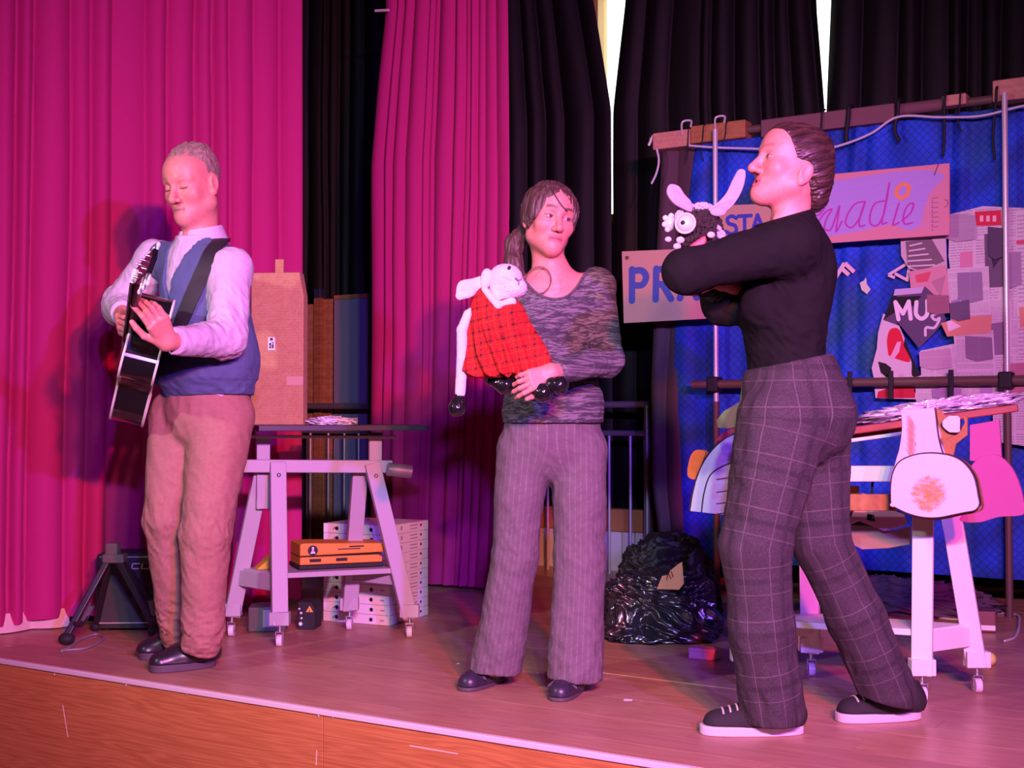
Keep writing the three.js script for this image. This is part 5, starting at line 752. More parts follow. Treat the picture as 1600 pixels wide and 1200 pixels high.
// ================================================================== the guitarist
{
  const D = 4.42, J = (px, py, dz = 0) => P(px, py, D - dz);
  const F = V(-0.64, 0, 0.77), Lv = V(0.77, 0, 0.64);
  const base = J(300, 1045).setY(0);
  const t = thing('person', 'man in blue knitted vest and brown trousers playing a black guitar', 'person', base);
  const put = (name, g, m, parent = t) => { const q = merged(g); q.translate(-base.x, -base.y, -base.z); return obj(name, q, m, parent); };
  const skin = mat('skinMan', null, 0.5, { vertexColors: true });
  const lsh = J(362, 420, 0.10), rsh = J(244, 408, -0.12), neckB = J(311, 372, 0), lel = J(352, 528, 0.24), lwr = P(262, 534, 3.90), rel = P(190, 478, 4.58), rwr = P(192, 492, 4.36);
  const chest = J(318, 445), waist = J(327, 560), pelvis = J(322, 640);
  const hipL = J(346, 650, 0.03), hipR = J(282, 650, -0.04), kneeL = J(322, 832, 0.10), kneeR = J(262, 812, 0.0), ankL = P(316, 1000, 4.36), ankR = P(280, 990, 4.54);
  // guitar frame
  const ga = V(0.319, 0.277, 0.90).normalize(), gb = V(0.25, 0.97, 0).addScaledVector(ga, -V(0.25, 0.97, 0).dot(ga)).normalize(), gc = ga.clone().cross(gb).normalize();
  const gC = P(224, 556, 4.25); const gp = (s, b, c) => gC.clone().addScaledVector(ga, s).addScaledVector(gb, b).addScaledVector(gc, c);
  // --- body: bare figure under the clothes, with neck, head and hands
  const HB = frame(-27, -14, 3), HC = J(302, 291, 0.02), hs = 1.06, T = inFrame(HC, HB, hs);
  const bf = new Field(0.05); bf.cap(chest, waist, 0.125, 0.13, { flat: F, s: 0.8 }); bf.cap(waist, pelvis, 0.13, 0.13, { flat: F, s: 0.8 }); bf.cap(lsh, rsh, 0.05, 0.05); bf.chain([lsh, lel, lwr], [0.048, 0.036, 0.027]); bf.chain([rsh, rel, rwr], [0.048, 0.036, 0.027]); bf.chain([hipL, kneeL, ankL], [0.08, 0.05, 0.04]); bf.chain([hipR, kneeR, ankR], [0.08, 0.05, 0.04]); bf.cap(neckB, chest, 0.055, 0.08);
  const all = [lsh, rsh, lel, rel, lwr, rwr, ankL, ankR, chest, neckB]; let [lo, hi] = boundsOf(all, 0.16); lo.y = 0.03;
  const skinC = [0.68, 0.275, 0.225]; const fc = faceColour(T, { skin: skinC, flush: [0.70, 0.21, 0.18], lips: [0.50, 0.19, 0.18], brow: [0.36, 0.20, 0.15], browK: 0.6, eyesClosed: true, lash: [0.14, 0.05, 0.04] });
  const bodyG = surface(bf, lo, hi, 0.014, { color: () => skinC });
  const hf = headField(T, HB, hs, { jaw: 1.12, nose: 1.0 }); hf.cap(T(0, -0.06, -0.022), neckB.clone().addScaledVector(V(0, -1, 0), 0.03), 0.056, 0.064, { k: 0.03 });
  [lo, hi] = boundsOf([T(0, 0.13, 0), T(0, -0.12, 0.1), T(0.09, 0, 0), T(-0.09, 0, 0), T(0, 0, -0.12), T(0, 0, 0.13), neckB], 0.03); const headG = surface(hf, lo, hi, 0.0028, { color: fc });
  const h1 = new Field(0.006); const hp = handField(h1, lwr, P(236, 480, 3.80).sub(lwr), V(-0.7, 0.25, -0.65), { thumb: 1, curl: [0.40, 0.5, 0.58, 0.62], spread: 0.02, s: 1.0, thumbDir: [0.75, 0.55, 0.3] }); h1.cap(lwr, lwr.clone().lerp(lel, 0.25), 0.027, 0.03, { k: 0.02 });
  [lo, hi] = boundsOf(hp, 0.05); const hand1 = surface(h1, lo, hi, 0.0028, { color: () => skinC });
  const h2 = new Field(0.006); const hp2 = handField(h2, rwr, P(184, 515, 4.24).sub(rwr), V(0.6, -0.2, 0.5), { thumb: -1, curl: [0.7, 0.75, 0.8, 0.85], s: 1.02 }); h2.cap(rwr, rwr.clone().lerp(rel, 0.3), 0.027, 0.03, { k: 0.02 });
  [lo, hi] = boundsOf(hp2, 0.05); const hand2 = surface(h2, lo, hi, 0.003, { color: () => skinC });
  const body = put('body', [bodyG, headG, hand1, hand2], skin);
  // --- hair: short, grey blond, thin over the forehead
  const hair = new Field(0.01); hair.ell(T(0, 0.054, 0.040), [0.063 * hs, 0.058 * hs, 0.052 * hs], HB); hair.ell(T(0, 0.046, -0.018), [0.0785 * hs, 0.089 * hs, 0.099 * hs], HB);
  hair.mod((d, x, y, z) => { const [a, b, c] = T.inv(x, y, z); const line = interp([[-0.12, -0.075], [-0.06, -0.045], [-0.028, -0.02], [-0.012, 0.034], [0.012, 0.026], [0.03, 0.05], [0.055, 0.078], [0.085, 0.094]], c) + 0.006 * N3(a * 60, b * 60, c * 60); const top = sstep(0.07, 0.13, b) ; const spike = 0.005 * (0.15 + top) * N3(a * 45, b * 10, c * 22) + 0.0016 * N3(a * 200, b * 30, c * 60) + 0.004 * top; return Math.max(d - spike - 0.0015 * top - (-0.004) * (1 - top), (line - b) * 0.75); });
  [lo, hi] = boundsOf([T(0, 0.16, 0), T(0.1, 0, 0), T(-0.1, 0, 0), T(0, -0.09, -0.13), T(0, 0.1, 0.12)], 0.01);
  put('hair', surface(hair, lo, hi, 0.003, { color: (x, y, z) => { const [a, b, c] = T.inv(x, y, z); const k = 0.5 + 0.5 * N3(a * 150, b * 16, c * 45); const g = sstep(0.02, 0.10, b); const q = [0.30, 0.20, 0.16].map((v, i) => lerp(lerp(v, [0.36, 0.25, 0.20][i], 0.6), v * 0.55, k * 0.8)); return q.map((v, i) => lerp(v * 1.0, v * 1.15, g)); } }), mat('hairMan', null, 0.7, { vertexColors: true }));
  // --- shirt
  const shirtF = new Field(0.045); shirtF.cap(chest, waist, 0.148, 0.155, { flat: F, s: 0.84 }); shirtF.cap(lsh, rsh, 0.062, 0.062); shirtF.cap(neckB.clone().add(V(0, -0.005, 0)), chest, 0.075, 0.12); shirtF.cap(waist, pelvis.clone().add(V(0, 0.06, 0)), 0.155, 0.15, { flat: F, s: 0.84 });
  const lcuff = lwr.clone().lerp(lel, 0.10), rcuff = rwr.clone().lerp(rel, 0.2);
  shirtF.chain([lsh, lel, lcuff], [0.070, 0.062, 0.042], { k: 0.035 }); shirtF.chain([rsh, rel, rcuff], [0.072, 0.064, 0.042], { k: 0.035 });
  const axL = lwr.clone().sub(lel).normalize(), axR = rwr.clone().sub(rel).normalize();
  shirtF.mod((d, x, y, z) => { const p = V(x, y, z); const nearL = sstep(0.30, 0.06, p.distanceTo(lel)), nearR = sstep(0.25, 0.05, p.distanceTo(rel)); const f = folds(x, y, z, 9, 3); let q = d - 0.005 * f - nearL * 0.006 * folds(x, y, z, 12, 8) - nearR * 0.005 * folds(x, y, z, 12, 5); const cut = p.clone().sub(lwr.clone().lerp(lel, 0.10)).dot(axL); if (p.distanceTo(lwr) < 0.1) q = Math.max(q, cut); const cr = p.clone().sub(rwr.clone().lerp(rel, 0.18)).dot(axR); if (p.distanceTo(rwr) < 0.1) q = Math.max(q, cr); const nk = p.clone().sub(neckB).dot(V(0, 0.95, 0.1)) - 0.008; return Math.max(q, nk); });
  [lo, hi] = boundsOf([lsh, rsh, lel, rel, lwr, rwr, waist, neckB], 0.17);
  const shirtBump = tex(64, 64, (x, y, i, j) => 0.5 + 0.2 * Math.sin(i * 1.57) + 0.2 * Math.sin(j * 1.57), false); shirtBump.repeat.set(12, 12);
  mat('shirtWhite', [0.64, 0.53, 0.66], 0.8, { bumpMap: shirtBump, bumpScale: 0.0003 });
  const shirt = put('shirt', surface(shirtF, lo, hi, 0.008), M.shirtWhite);
  // collar: two turned down flaps round the neck
  const collarF = (x, y, z) => { const p = V(x, y, z).sub(neckB); const fz = p.dot(F), lx = p.dot(Lv), h = p.y - 0.020 - 0.0; const slope = 0.35 * fz; const hh = h + slope * 0.7; const R = 0.068 - 0.38 * hh + 0.006 * Math.abs(lx) / 0.07; const r = Math.hypot(lx * 0.98, fz * 1.0 + 0.008); const ring = Math.abs(r - R) - 0.0045; const low = -0.040 - (fz > 0 ? 0.032 * sstep(0.02, 0.075, fz) * sstep(0.075, 0.02, Math.abs(Math.abs(lx) - 0.04)) : 0); const band = Math.max(hh - 0.014, low - hh); const gap = fz > 0 ? (0.010 + Math.max(0, -hh + 0.02) * 0.42) - Math.abs(lx) : -1; return Math.max(ring, band, gap); };
  [lo, hi] = boundsOf([neckB], 0.14); put('collar', surface(collarF, lo, hi, 0.004, { slack: 0.05 }), M.shirtWhite, shirt);
  put('button_strip', surface((x, y, z) => { const p = V(x, y, z).sub(neckB); const lx = p.dot(Lv); return Math.max(shirtF.at(x, y, z) - 0.003, Math.abs(lx) - 0.014, -p.dot(F), p.y - 0.0, -0.24 - p.y); }, neckB.clone().add(V(-0.2, -0.26, -0.1)), neckB.clone().add(V(0.1, 0.03, 0.2)), 0.005, { slack: 0.05 }), M.shirtWhite, shirt);
  // --- vest
  const vestF = new Field(0.05); vestF.cap(chest, waist, 0.160, 0.172, { flat: F, s: 0.86 }); vestF.cap(waist, J(326, 606), 0.172, 0.166, { flat: F, s: 0.88 }); vestF.cap(lsh.clone().lerp(rsh, 0.12), lsh.clone().lerp(rsh, 0.88), 0.072, 0.072); vestF.cap(neckB.clone().add(V(0, -0.03, 0)), chest, 0.07, 0.13); vestF.ell(waist.clone().addScaledVector(F, 0.03).add(V(0, -0.03, 0)), [0.165, 0.12, 0.16]);
  const vy = P(292, 480, 4.3).y, ny = neckB.y + 0.02, hemY = J(320, 622).y;
  vestF.mod((d, x, y, z) => { const p = V(x, y, z), q = p.clone().sub(neckB), lx = q.dot(Lv), fz = q.dot(F); let e = d - 0.0045 * folds(x, y, z, 8, 21) - 0.007 * sstep(0.2, 0.0, y - hemY) * folds(x, y * 2.2, z, 7, 31); const hem = hemY + 0.010 * Math.sin(lx * 9) ; const rib = sstep(0.055, 0.045, y - hem) * 0.006; e += rib; e = Math.max(e, hem - y);
    const hw = (y - vy) / (ny - vy) * 0.078; if (fz > -0.02) e = Math.max(e, Math.min(hw - Math.abs(lx), (fz + 0.02))); const nk = Math.hypot(lx, fz + 0.005); e = Math.max(e, Math.min(0.078 - nk, q.y + 0.08));
    for (const s of [lsh, rsh]) { const c = s.clone().lerp(s === lsh ? rsh : lsh, -0.10).add(V(0, -0.075, 0)); const r = p.clone().sub(c); const out = r.dot(Lv) * (s === lsh ? 1 : -1); const rr = Math.hypot(r.y / 1.25, r.dot(F)); e = Math.max(e, Math.min(0.092 - rr, out + 0.045 + 0.0)); }
    return e; });
  [lo, hi] = boundsOf([lsh, rsh, waist, J(326, 625), neckB], 0.24);
  const knit = tex(128, 128, (x, y, i, j) => 0.5 + 0.35 * Math.sin(i * Math.PI / 4) * (0.6 + 0.4 * Math.sin(j * Math.PI / 4 + (i % 8 < 4 ? 0 : 2))), false); knit.repeat.set(14, 14);
  mat('vestBlue', [0.090, 0.125, 0.255], 0.9, { bumpMap: knit, bumpScale: 0.0012, sheen: 0.3, sheenColor: col(0.3, 0.3, 0.5), sheenRoughness: 0.6 });
  const vest = put('knitted_vest', surface(vestF, lo, hi, 0.008), M.vestBlue);
  // guitar strap over the shoulder
  { const pts = [[351, 369], [343, 378], [330, 395], [319, 420], [308, 445], [296, 472], [285, 498], [274, 518]].map(([x, y]) => rayHit(vestF, x, y, 3.9, 4.7, 0.006)); const nn = pts.map(p => gradient(vestF, p)); pts.push(gp(0.15, -0.02, -0.06)); nn.push(V(-0.3, 0.2, 0.9)); put('guitar_strap', ribbon(pts, nn, 0.052, 0.005), mat('strapBlack', [0.018, 0.016, 0.02], 0.6)); }
  // --- trousers
  const tf = new Field(0.05); tf.cap(J(323, 612), pelvis, 0.150, 0.158, { flat: F, s: 0.9 });
  tf.chain([hipL, kneeL, ankL.clone().add(V(0.0, -0.0, 0))], [0.112, 0.082, 0.071], { k: 0.015 }); tf.chain([hipR, kneeR, ankR], [0.108, 0.080, 0.067], { k: 0.015 });
  tf.mod((d, x, y, z) => { const kn = Math.exp(-(((y - kneeL.y) / 0.14) ** 2)), an = sstep(0.34, 0.06, y); let e = d - 0.005 * folds(x, y, z, 7, 51) - kn * 0.006 * folds(x, y, z, 13, 52) - an * 0.010 * folds(x * 0.8, y * 1.9, z * 0.8, 11, 57); return Math.max(e, 0.052 - y + 0.02 * N3(x * 6, 0, z * 6), y - J(0, 596).y); });
  [lo, hi] = boundsOf([hipL, hipR, kneeL, kneeR, ankL, ankR, J(323, 600)], 0.19); lo.y = 0.02;
  const cord = tex(256, 256, (x, y, i, j) => { const w = 0.5 + 0.5 * Math.sin(i * Math.PI / 8); const n = 0.025 * tileN(x, y, 12, 3) + 0.02 * tileN(x, y, 34, 5); const k = 0.99 + 0.012 * w + n; return [0.66 * k, 0.475 * k, 0.425 * k]; });
  cord.repeat.set(4, 4); mat('corduroy', null, 0.85, { map: cord });
  put('trousers', surface(tf, lo, hi, 0.009, { uv: limbUV([[hipL.clone().add(V(0, 0.2, 0)), hipL, kneeL, ankL], [hipR.clone().add(V(0, 0.2, 0)), hipR, kneeR, ankR]], V(0, 0, -1), 0.5), wrap: 0.5 }), M.corduroy);
  // --- shoes
  mat('shoeLeather', [0.020, 0.016, 0.022], 0.32, { clearcoat: 0.3, clearcoatRoughness: 0.3 }); mat('shoeSole', [0.09, 0.07, 0.085], 0.6);
  for (const [a, b] of [[G(338, 1040), G(238, 1050)], [G(300, 1024), G(220, 1030)]]) { const s = shoeParts(a, b, 0.105, 0.10, { sole: 0.026, top: 1.15 }); const sh = put('shoe', s.upper, M.shoeLeather); put('sole', s.sole, M.shoeSole, sh); const w = V(0, 1, 0).cross(b.clone().sub(a)).normalize(); const seam = [0.0, 0.5, 1].map(k => s.at(0.42 + 0.10 * Math.sin(k * Math.PI), lerp(-0.045, 0.045, k), 0.062 + 0.02 * Math.sin(k * Math.PI))); }
  // --- the guitar (a thing of its own, held)
  {
    const g0 = gp(0, 0, 0); const g = thing('acoustic_guitar', 'black acoustic guitar with white binding in the hands of the man', 'guitar', g0);
    const gm = new THREE.Matrix4().makeBasis(ga, gb, gc);                          // local: x along the neck, y across, z out of the soundboard
    const half = [[-0.245, 0.0], [-0.243, 0.07], [-0.225, 0.135], [-0.18, 0.182], [-0.12, 0.198], [-0.05, 0.185], [0.02, 0.145], [0.07, 0.128], [0.12, 0.135], [0.17, 0.143], [0.215, 0.132], [0.24, 0.10], [0.245, 0.05], [0.246, 0]];
    const loop = smoothLoop([...half, ...half.slice(1, -1).reverse().map(([a, b]) => [a, -b])], 120);
    const put2 = (n, geo, m, par = g) => obj(n, [].concat(geo).flat(9).map(q => q.applyMatrix4(gm)), m, par);
    mat('guitarBlack', [0.010, 0.009, 0.011], 0.12, { clearcoat: 1, clearcoatRoughness: 0.05 }); mat('guitarTop', [0.02, 0.014, 0.012], 0.15, { clearcoat: 1, clearcoatRoughness: 0.05 }); mat('binding', [0.80, 0.76, 0.70], 0.4); mat('rosewood', [0.05, 0.025, 0.02], 0.4);
    const bodyM = put2('body', plate(loop, 0.108, 0.004, []), M.guitarBlack);
    put2('soundboard', plate(loop.map(([a, b]) => [a * 0.985, b * 0.985]), 0.004, 0.001, []).translate(0, 0, 0.0555), M.guitarTop, bodyM);
    for (const z of [0.053, -0.053]) put2('binding', new THREE.TubeGeometry(new THREE.CatmullRomCurve3(loop.map(([a, b]) => V(a, b, z)), true), 160, 0.0042, 7, true), M.binding, bodyM);
    put2('rosette', new THREE.TorusGeometry(0.056, 0.005, 6, 40).translate(0.075, 0, 0.0575), M.binding, bodyM); put2('sound_hole', rod(V(0.075, 0, 0.0560), V(0.075, 0, 0.0582), 0.05, 0.05, 32), M.inkBlack, bodyM);
    put2('bridge', rbox(0.03, 0.16, 0.010, 0.003, -0.115, 0, 0.062), M.rosewood); put2('pickguard', plate(smoothLoop([[0.02, -0.05], [-0.04, -0.10], [-0.02, -0.13], [0.05, -0.115], [0.10, -0.07]], 40), 0.002, 0.0005).translate(0, 0, 0.0585), M.rosewood);
    const neck = put2('neck', [rbox(0.43, 0.05, 0.022, 0.009, 0.44, 0, 0.052, 4)], M.rosewood); put2('fingerboard', rbox(0.50, 0.052, 0.006, 0.002, 0.405, 0, 0.0665), M.inkBlack, neck);
    for (let k = 0; k < 14; k++) put2('fret', rbox(0.0014, 0.05, 0.0012, 0.0005, 0.65 - 0.64 * (1 - Math.pow(2, -(k + 1) / 12)), 0, 0.0699), M.steel, neck);
    const hd = put2('headstock', [plate([[0.655, -0.026], [0.69, -0.034], [0.80, -0.038], [0.815, 0], [0.80, 0.038], [0.69, 0.034], [0.655, 0.026]], 0.016, 0.003).translate(0, 0, 0)].map(q => q.translate(-0.655, 0, 0).rotateY(0.24).translate(0.655, 0, 0.058)), M.guitarBlack);
    for (let k = 0; k < 3; k++) for (const s of [-1, 1]) { const x = 0.70 + k * 0.038, z = 0.058 - (x - 0.655) * 0.24; put2('tuning_peg', [rod(V(x, s * 0.03, z - 0.008), V(x, s * 0.056, z - 0.008), 0.0035), ball(0.010, x, s * 0.060, z - 0.008, 0.9, 0.9, 0.6, 12)], M.binding, hd); put2('string_post', rod(V(x, s * 0.02, z), V(x, s * 0.02, z + 0.02), 0.0035), M.steel, hd); }
    put2('nut', rbox(0.006, 0.046, 0.010, 0.001, 0.655, 0, 0.069), M.binding, neck);
    for (let k = 0; k < 6; k++) { const y = (k - 2.5) * 0.0075; put2('string', rod(V(-0.115, y * 1.35, 0.069), V(0.655, y, 0.0735), 0.0006, 0.0006, 5), M.steel); }
    put2('strap_pin', ball(0.008, -0.248, 0, 0), M.steel);
  }
}
// ================================================================== the middle woman with the sheep puppet
{
  const D = 4.1, J = (px, py, dz = 0) => P(px, py, D - dz);
  const F = V(0.12, 0, 0.99).normalize(), Lv = V(0.99, 0, -0.12).normalize();
  const base = J(840, 1080).setY(0), t = thing('person', 'woman in grey marled top and striped trousers holding a sheep puppet', 'person', base);
  const put = (name, g, m, parent = t) => { const q = merged(g); q.translate(-base.x, -base.y, -base.z); return obj(name, q, m, parent); };
  const lsh = J(932, 448, -0.02), rsh = J(800, 455, 0.02), neckB = J(862, 428, 0), lel = J(947, 562, 0.12), lwr = P(862, 582, 3.75), rel = J(790, 560, 0.02), rwr = P(780, 540, 3.83);
  const chest = J(866, 505), waist = J(866, 610), pelvis = J(864, 690);
  const hipL = J(906, 705), hipR = J(818, 705), kneeL = J(906, 870, 0.03), kneeR = J(804, 868, 0.02), ankL = P(898, 1062, 4.02), ankR = P(776, 1050, 4.12);
  const HB = frame(20, -3, -8), HC = J(857, 345, 0.01), hs = 0.965, T = inFrame(HC, HB, hs);
  const skinC = [0.68, 0.265, 0.22];
  const bf = new Field(0.05); bf.cap(chest, waist, 0.105, 0.095, { flat: F, s: 0.75 }); bf.cap(waist, pelvis, 0.10, 0.125, { flat: F, s: 0.75 }); bf.cap(lsh, rsh, 0.04, 0.04); bf.chain([lsh, lel, lwr], [0.036, 0.03, 0.023]); bf.chain([rsh, rel, rwr], [0.036, 0.03, 0.023]); bf.chain([hipL, kneeL, ankL], [0.075, 0.045, 0.035]); bf.chain([hipR, kneeR, ankR], [0.075, 0.045, 0.035]);
  let [lo, hi] = boundsOf([lsh, rsh, lel, rel, lwr, rwr, ankL, ankR, chest], 0.13); lo.y = 0.03; const bodyG = surface(bf, lo, hi, 0.014, { color: () => skinC });
  // head, neck and the bare chest above the neckline share one fine surface
  const hf = headField(T, HB, hs, { jaw: 0.96, nose: 0.75, cheek: 1.1 }); hf.cap(T(0, -0.06, -0.024), neckB, 0.046, 0.05, { k: 0.025 }); hf.cap(neckB.clone().add(V(0, -0.005, 0)), J(864, 480, 0.0), 0.055, 0.10, { flat: F, s: 0.72, k: 0.04 }); hf.cap(lsh.clone().add(V(-0.025, 0.0, 0)), rsh.clone().add(V(0.02, 0, 0)), 0.045, 0.045, { k: 0.04 }); for (const m of [-1, 1]) hf.cap(neckB.clone().addScaledVector(F, 0.045).addScaledVector(Lv, m * 0.015).add(V(0, -0.045, 0)), neckB.clone().addScaledVector(Lv, m * 0.12).addScaledVector(F, 0.01).add(V(0, -0.025, 0)), 0.010, 0.010, { k: 0.02 });
  hf.mod((d, x, y, z) => Math.max(d, J(860, 500).y - y));
  const fc = faceColour(T, { skin: skinC, flush: [0.70, 0.20, 0.18], lips: [0.46, 0.15, 0.15], brow: [0.10, 0.045, 0.035], browK: 0.85, lash: [0.08, 0.03, 0.03], gaze: 0.004, iris: [0.05, 0.035, 0.03] });
  [lo, hi] = boundsOf([T(0, 0.13, 0), T(0.09, 0, 0), T(-0.09, 0, 0), T(0, 0, -0.12), T(0, 0, 0.13), J(860, 500), lsh, rsh], 0.03); const headG = surface(hf, lo, hi, 0.0032, { color: fc });
  const h1 = new Field(0.005), hp = handField(h1, lwr, P(820, 597, 3.71).sub(lwr), V(-0.1, -0.15, -1), { thumb: 1, curl: [0.55, 0.62, 0.68, 0.72], s: 0.84, spread: 0.06, thumbDir: [0.8, 0.5, 0.2] }); h1.cap(lwr, lwr.clone().lerp(lel, 0.25), 0.023, 0.026, { k: 0.02 }); [lo, hi] = boundsOf(hp, 0.05); const hand1 = surface(h1, lo, hi, 0.0028, { color: () => skinC });
  const h2 = new Field(0.005), hp2 = handField(h2, rwr, V(-0.05, 1, 0), V(0.2, 0, 0.9), { thumb: 1, curl: [0.5, 0.5, 0.5, 0.5], s: 0.92 }); h2.cap(rwr, rwr.clone().lerp(rel, 0.3), 0.023, 0.026, { k: 0.02 }); [lo, hi] = boundsOf(hp2, 0.04); const hand2 = surface(h2, lo, hi, 0.004, { color: () => skinC });
  put('body', [bodyG, headG, hand1, hand2], mat('skinMiddle', null, 0.5, { vertexColors: true }));
  // --- hair: parted, drawn back over the ears into a loose tail
  const strands = (T, base, dark, f = 70) => (x, y, z) => { const [a, b, c] = T.inv(x, y, z); const k = 0.5 + 0.5 * N3(a * f, b * 9, c * f * 0.7), q = 0.5 + 0.5 * N3(a * f * 2.4, b * 14, c * f * 1.6); const m = clamp(k * 0.6 + q * 0.4); return base.map((v, i) => lerp(v, dark[i], m)); };
  const hr = new Field(0.012); hr.ell(T(0, 0.046, -0.020), [0.082 * hs, 0.090 * hs, 0.102 * hs], HB); hr.ell(T(0, 0.054, 0.042), [0.066 * hs, 0.060 * hs, 0.055 * hs], HB, { k: 0.02 }); for (const m of [-1, 1]) hr.ell(T(m * 0.062, 0.015, 0.004), [0.026 * hs, 0.064 * hs, 0.066 * hs], HB, { k: 0.03 }); hr.ell(T(0, -0.02, -0.075), [0.062 * hs, 0.07 * hs, 0.045 * hs], HB, { k: 0.03 });
  hr.mod((d, x, y, z) => { const [a, b, c] = T.inv(x, y, z); const ax = Math.abs(a + 0.004); const front = interp([[0, 0.088], [0.02, 0.076], [0.04, 0.052], [0.055, 0.018], [0.066, -0.012], [0.085, -0.03]], ax); const line = c > 0.02 ? front - (c < 0.05 ? (0.05 - c) * 0.9 : 0) : front - 0.027 - (0.02 - c) * 2.6; const g = 0.0035 * N3(a * 60, b * 7, c * 60) + 0.0018 * N3(a * 130, b * 12, c * 130) - 0.004 * sstep(0.006, 0.0, Math.abs(a + 0.004)) * sstep(0.05, 0.08, b); return Math.max(d - g, (line - b) * 0.8, -0.085 - b); });
  [lo, hi] = boundsOf([T(0, 0.15, 0), T(0.11, 0, 0), T(-0.11, 0, 0), T(0, -0.1, -0.13), T(0, 0.1, 0.12)], 0.01); const hairM = mat('hairMiddle', null, 0.5, { vertexColors: true }); const hc = strands(T, [0.135, 0.075, 0.062], [0.045, 0.024, 0.022]);
  const hg = [surface(hr, lo, hi, 0.003, { color: hc })];
  const tail = new Field(0.02); tail.chain([T(-0.03, -0.02, -0.10), T(-0.075, -0.085, -0.095), T(-0.075, -0.15, -0.07), T(-0.05, -0.22, -0.03), T(-0.03, -0.30, 0.03)], [0.03, 0.028, 0.026, 0.022, 0.010]); tail.mod((d, x, y, z) => d - 0.004 * N3(x * 70, y * 8, z * 70)); [lo, hi] = boundsOf([T(-0.03, 0, -0.10), T(-0.09, -0.1, -0.1), T(-0.02, -0.33, 0.04)], 0.05); hg.push(surface(tail, lo, hi, 0.004, { color: hc }));
  const hairO = put('hair', hg, hairM);
  for (const pts of [[[862, 296], [868, 306], [877, 320], [886, 330]], [[818, 362], [810, 372], [803, 376], [797, 377]]]) { const g = tube(pts.map(([x, y], i) => rayHit(hf, x, y, 3.8, 4.15, 0.003)), 0.0020, 20, 6); const m = put('strand', g, mat('hairStrand', [0.05, 0.026, 0.024], 0.5), hairO); }
  // --- top
  const topF = new Field(0.04); topF.cap(J(866, 490), J(866, 560), 0.132, 0.118, { flat: F, s: 0.80 }); topF.cap(J(866, 560), J(865, 640), 0.118, 0.150, { flat: F, s: 0.76 }); topF.cap(J(865, 640), J(864, 672), 0.150, 0.158, { flat: F, s: 0.74 }); topF.cap(lsh, rsh, 0.052, 0.052); for (const m of [-1, 1]) topF.ell(J(866 + m * 34, 505, 0.075), [0.058, 0.062, 0.05], null, { k: 0.04 });
  topF.chain([lsh, lel, lwr.clone().lerp(lel, 0.08)], [0.060, 0.050, 0.036], { k: 0.03 }); topF.chain([rsh, rel, rwr.clone().lerp(rel, 0.1)], [0.058, 0.048, 0.036], { k: 0.03 });
  const axL = lwr.clone().sub(lel).normalize(), neckLow = J(858, 470).y;
  topF.mod((d, x, y, z) => { const p = V(x, y, z); const q = p.clone().sub(neckB), lx = q.dot(Lv), fz = q.dot(F); const el = sstep(0.16, 0.03, p.distanceTo(lel)); let e = d - 0.0035 * folds(x, y * 1.6, z, 10, 61) - el * 0.006 * folds(x, y, z, 16, 62) - 0.005 * sstep(0.25, 0.05, y - J(0, 662).y) * folds(x * 0.7, y * 3, z, 8, 66); e = Math.max(e, J(0, 661).y - y); const dl = p.clone().sub(lwr.clone().lerp(lel, 0.08)).dot(axL); if (p.distanceTo(lwr) < 0.08) e = Math.max(e, dl);
    const yl = fz > 0 ? neckLow + 0.088 * Math.pow(clamp(Math.abs(lx + 0.005) / 0.105), 2.2) : neckLow + 0.065 + 0.03 * clamp(Math.abs(lx) / 0.1); if (Math.abs(lx) < 0.112) e = Math.max(e, y - yl); return e; });
  [lo, hi] = boundsOf([lsh, rsh, lel, rel, lwr, rwr, J(865, 670)], 0.16);
  const marl = tex(512, 512, (x, y) => { const s = tileN(x, (y * 2) % 1, 7, 2) * 0.5 + tileN((x * 2) % 1, (y * 7) % 1, 7, 6) * 0.7 + 0.4 * tileN((x * 4) % 1, (y * 16) % 1, 9, 9); const k = sstep(-0.35, 0.55, s); return [lerp(0.25, 0.48, k), lerp(0.24, 0.46, k), lerp(0.28, 0.48, k)]; }); marl.repeat.set(2.6, 2.6); mat('marlKnit', null, 0.9, { map: marl, bumpMap: marl, bumpScale: 0.0012 });
  const top = put('top', surface(topF, lo, hi, 0.0075, { uv: (x, y, z) => [x + z * 0.6, y] }), M.marlKnit);
  { const pts = []; for (let i = 0; i <= 16; i++) { const lx = lerp(-0.105, 0.105, i / 16), yl = neckLow + 0.088 * Math.pow(clamp(Math.abs(lx + 0.005) / 0.105), 2.2); const b = neckB.clone().addScaledVector(Lv, lx).setY(yl - 0.004); let q = b.clone().addScaledVector(F, 0.25); for (let k = 0; k < 150; k++) { const v = topF.at(q.x, q.y, q.z); if (v < 0.001) break; q.addScaledVector(F, -Math.max(0.001, v * 0.6)); } pts.push(q); } put('neckline', tube(pts, 0.0045, 50, 7), M.marlKnit, top); }
  // --- necklace ring
  { const c = rayHit(hf, 842, 440, 3.8, 4.2, 0.004), n = gradient(hf, c); const g = new THREE.TorusGeometry(0.040, 0.0018, 7, 44).scale(1.0, 1.12, 1); g.applyMatrix4(new THREE.Matrix4().lookAt(n, V(0, 0, 0), V(0, 1, 0))).translate(c.x + n.x * 0.012, c.y + n.y * 0.012, c.z + n.z * 0.012); const nk = put('necklace', g, mat('necklaceBrown', [0.16, 0.06, 0.05], 0.4)); nk.userData.label = 'thin brown ring necklace'; }
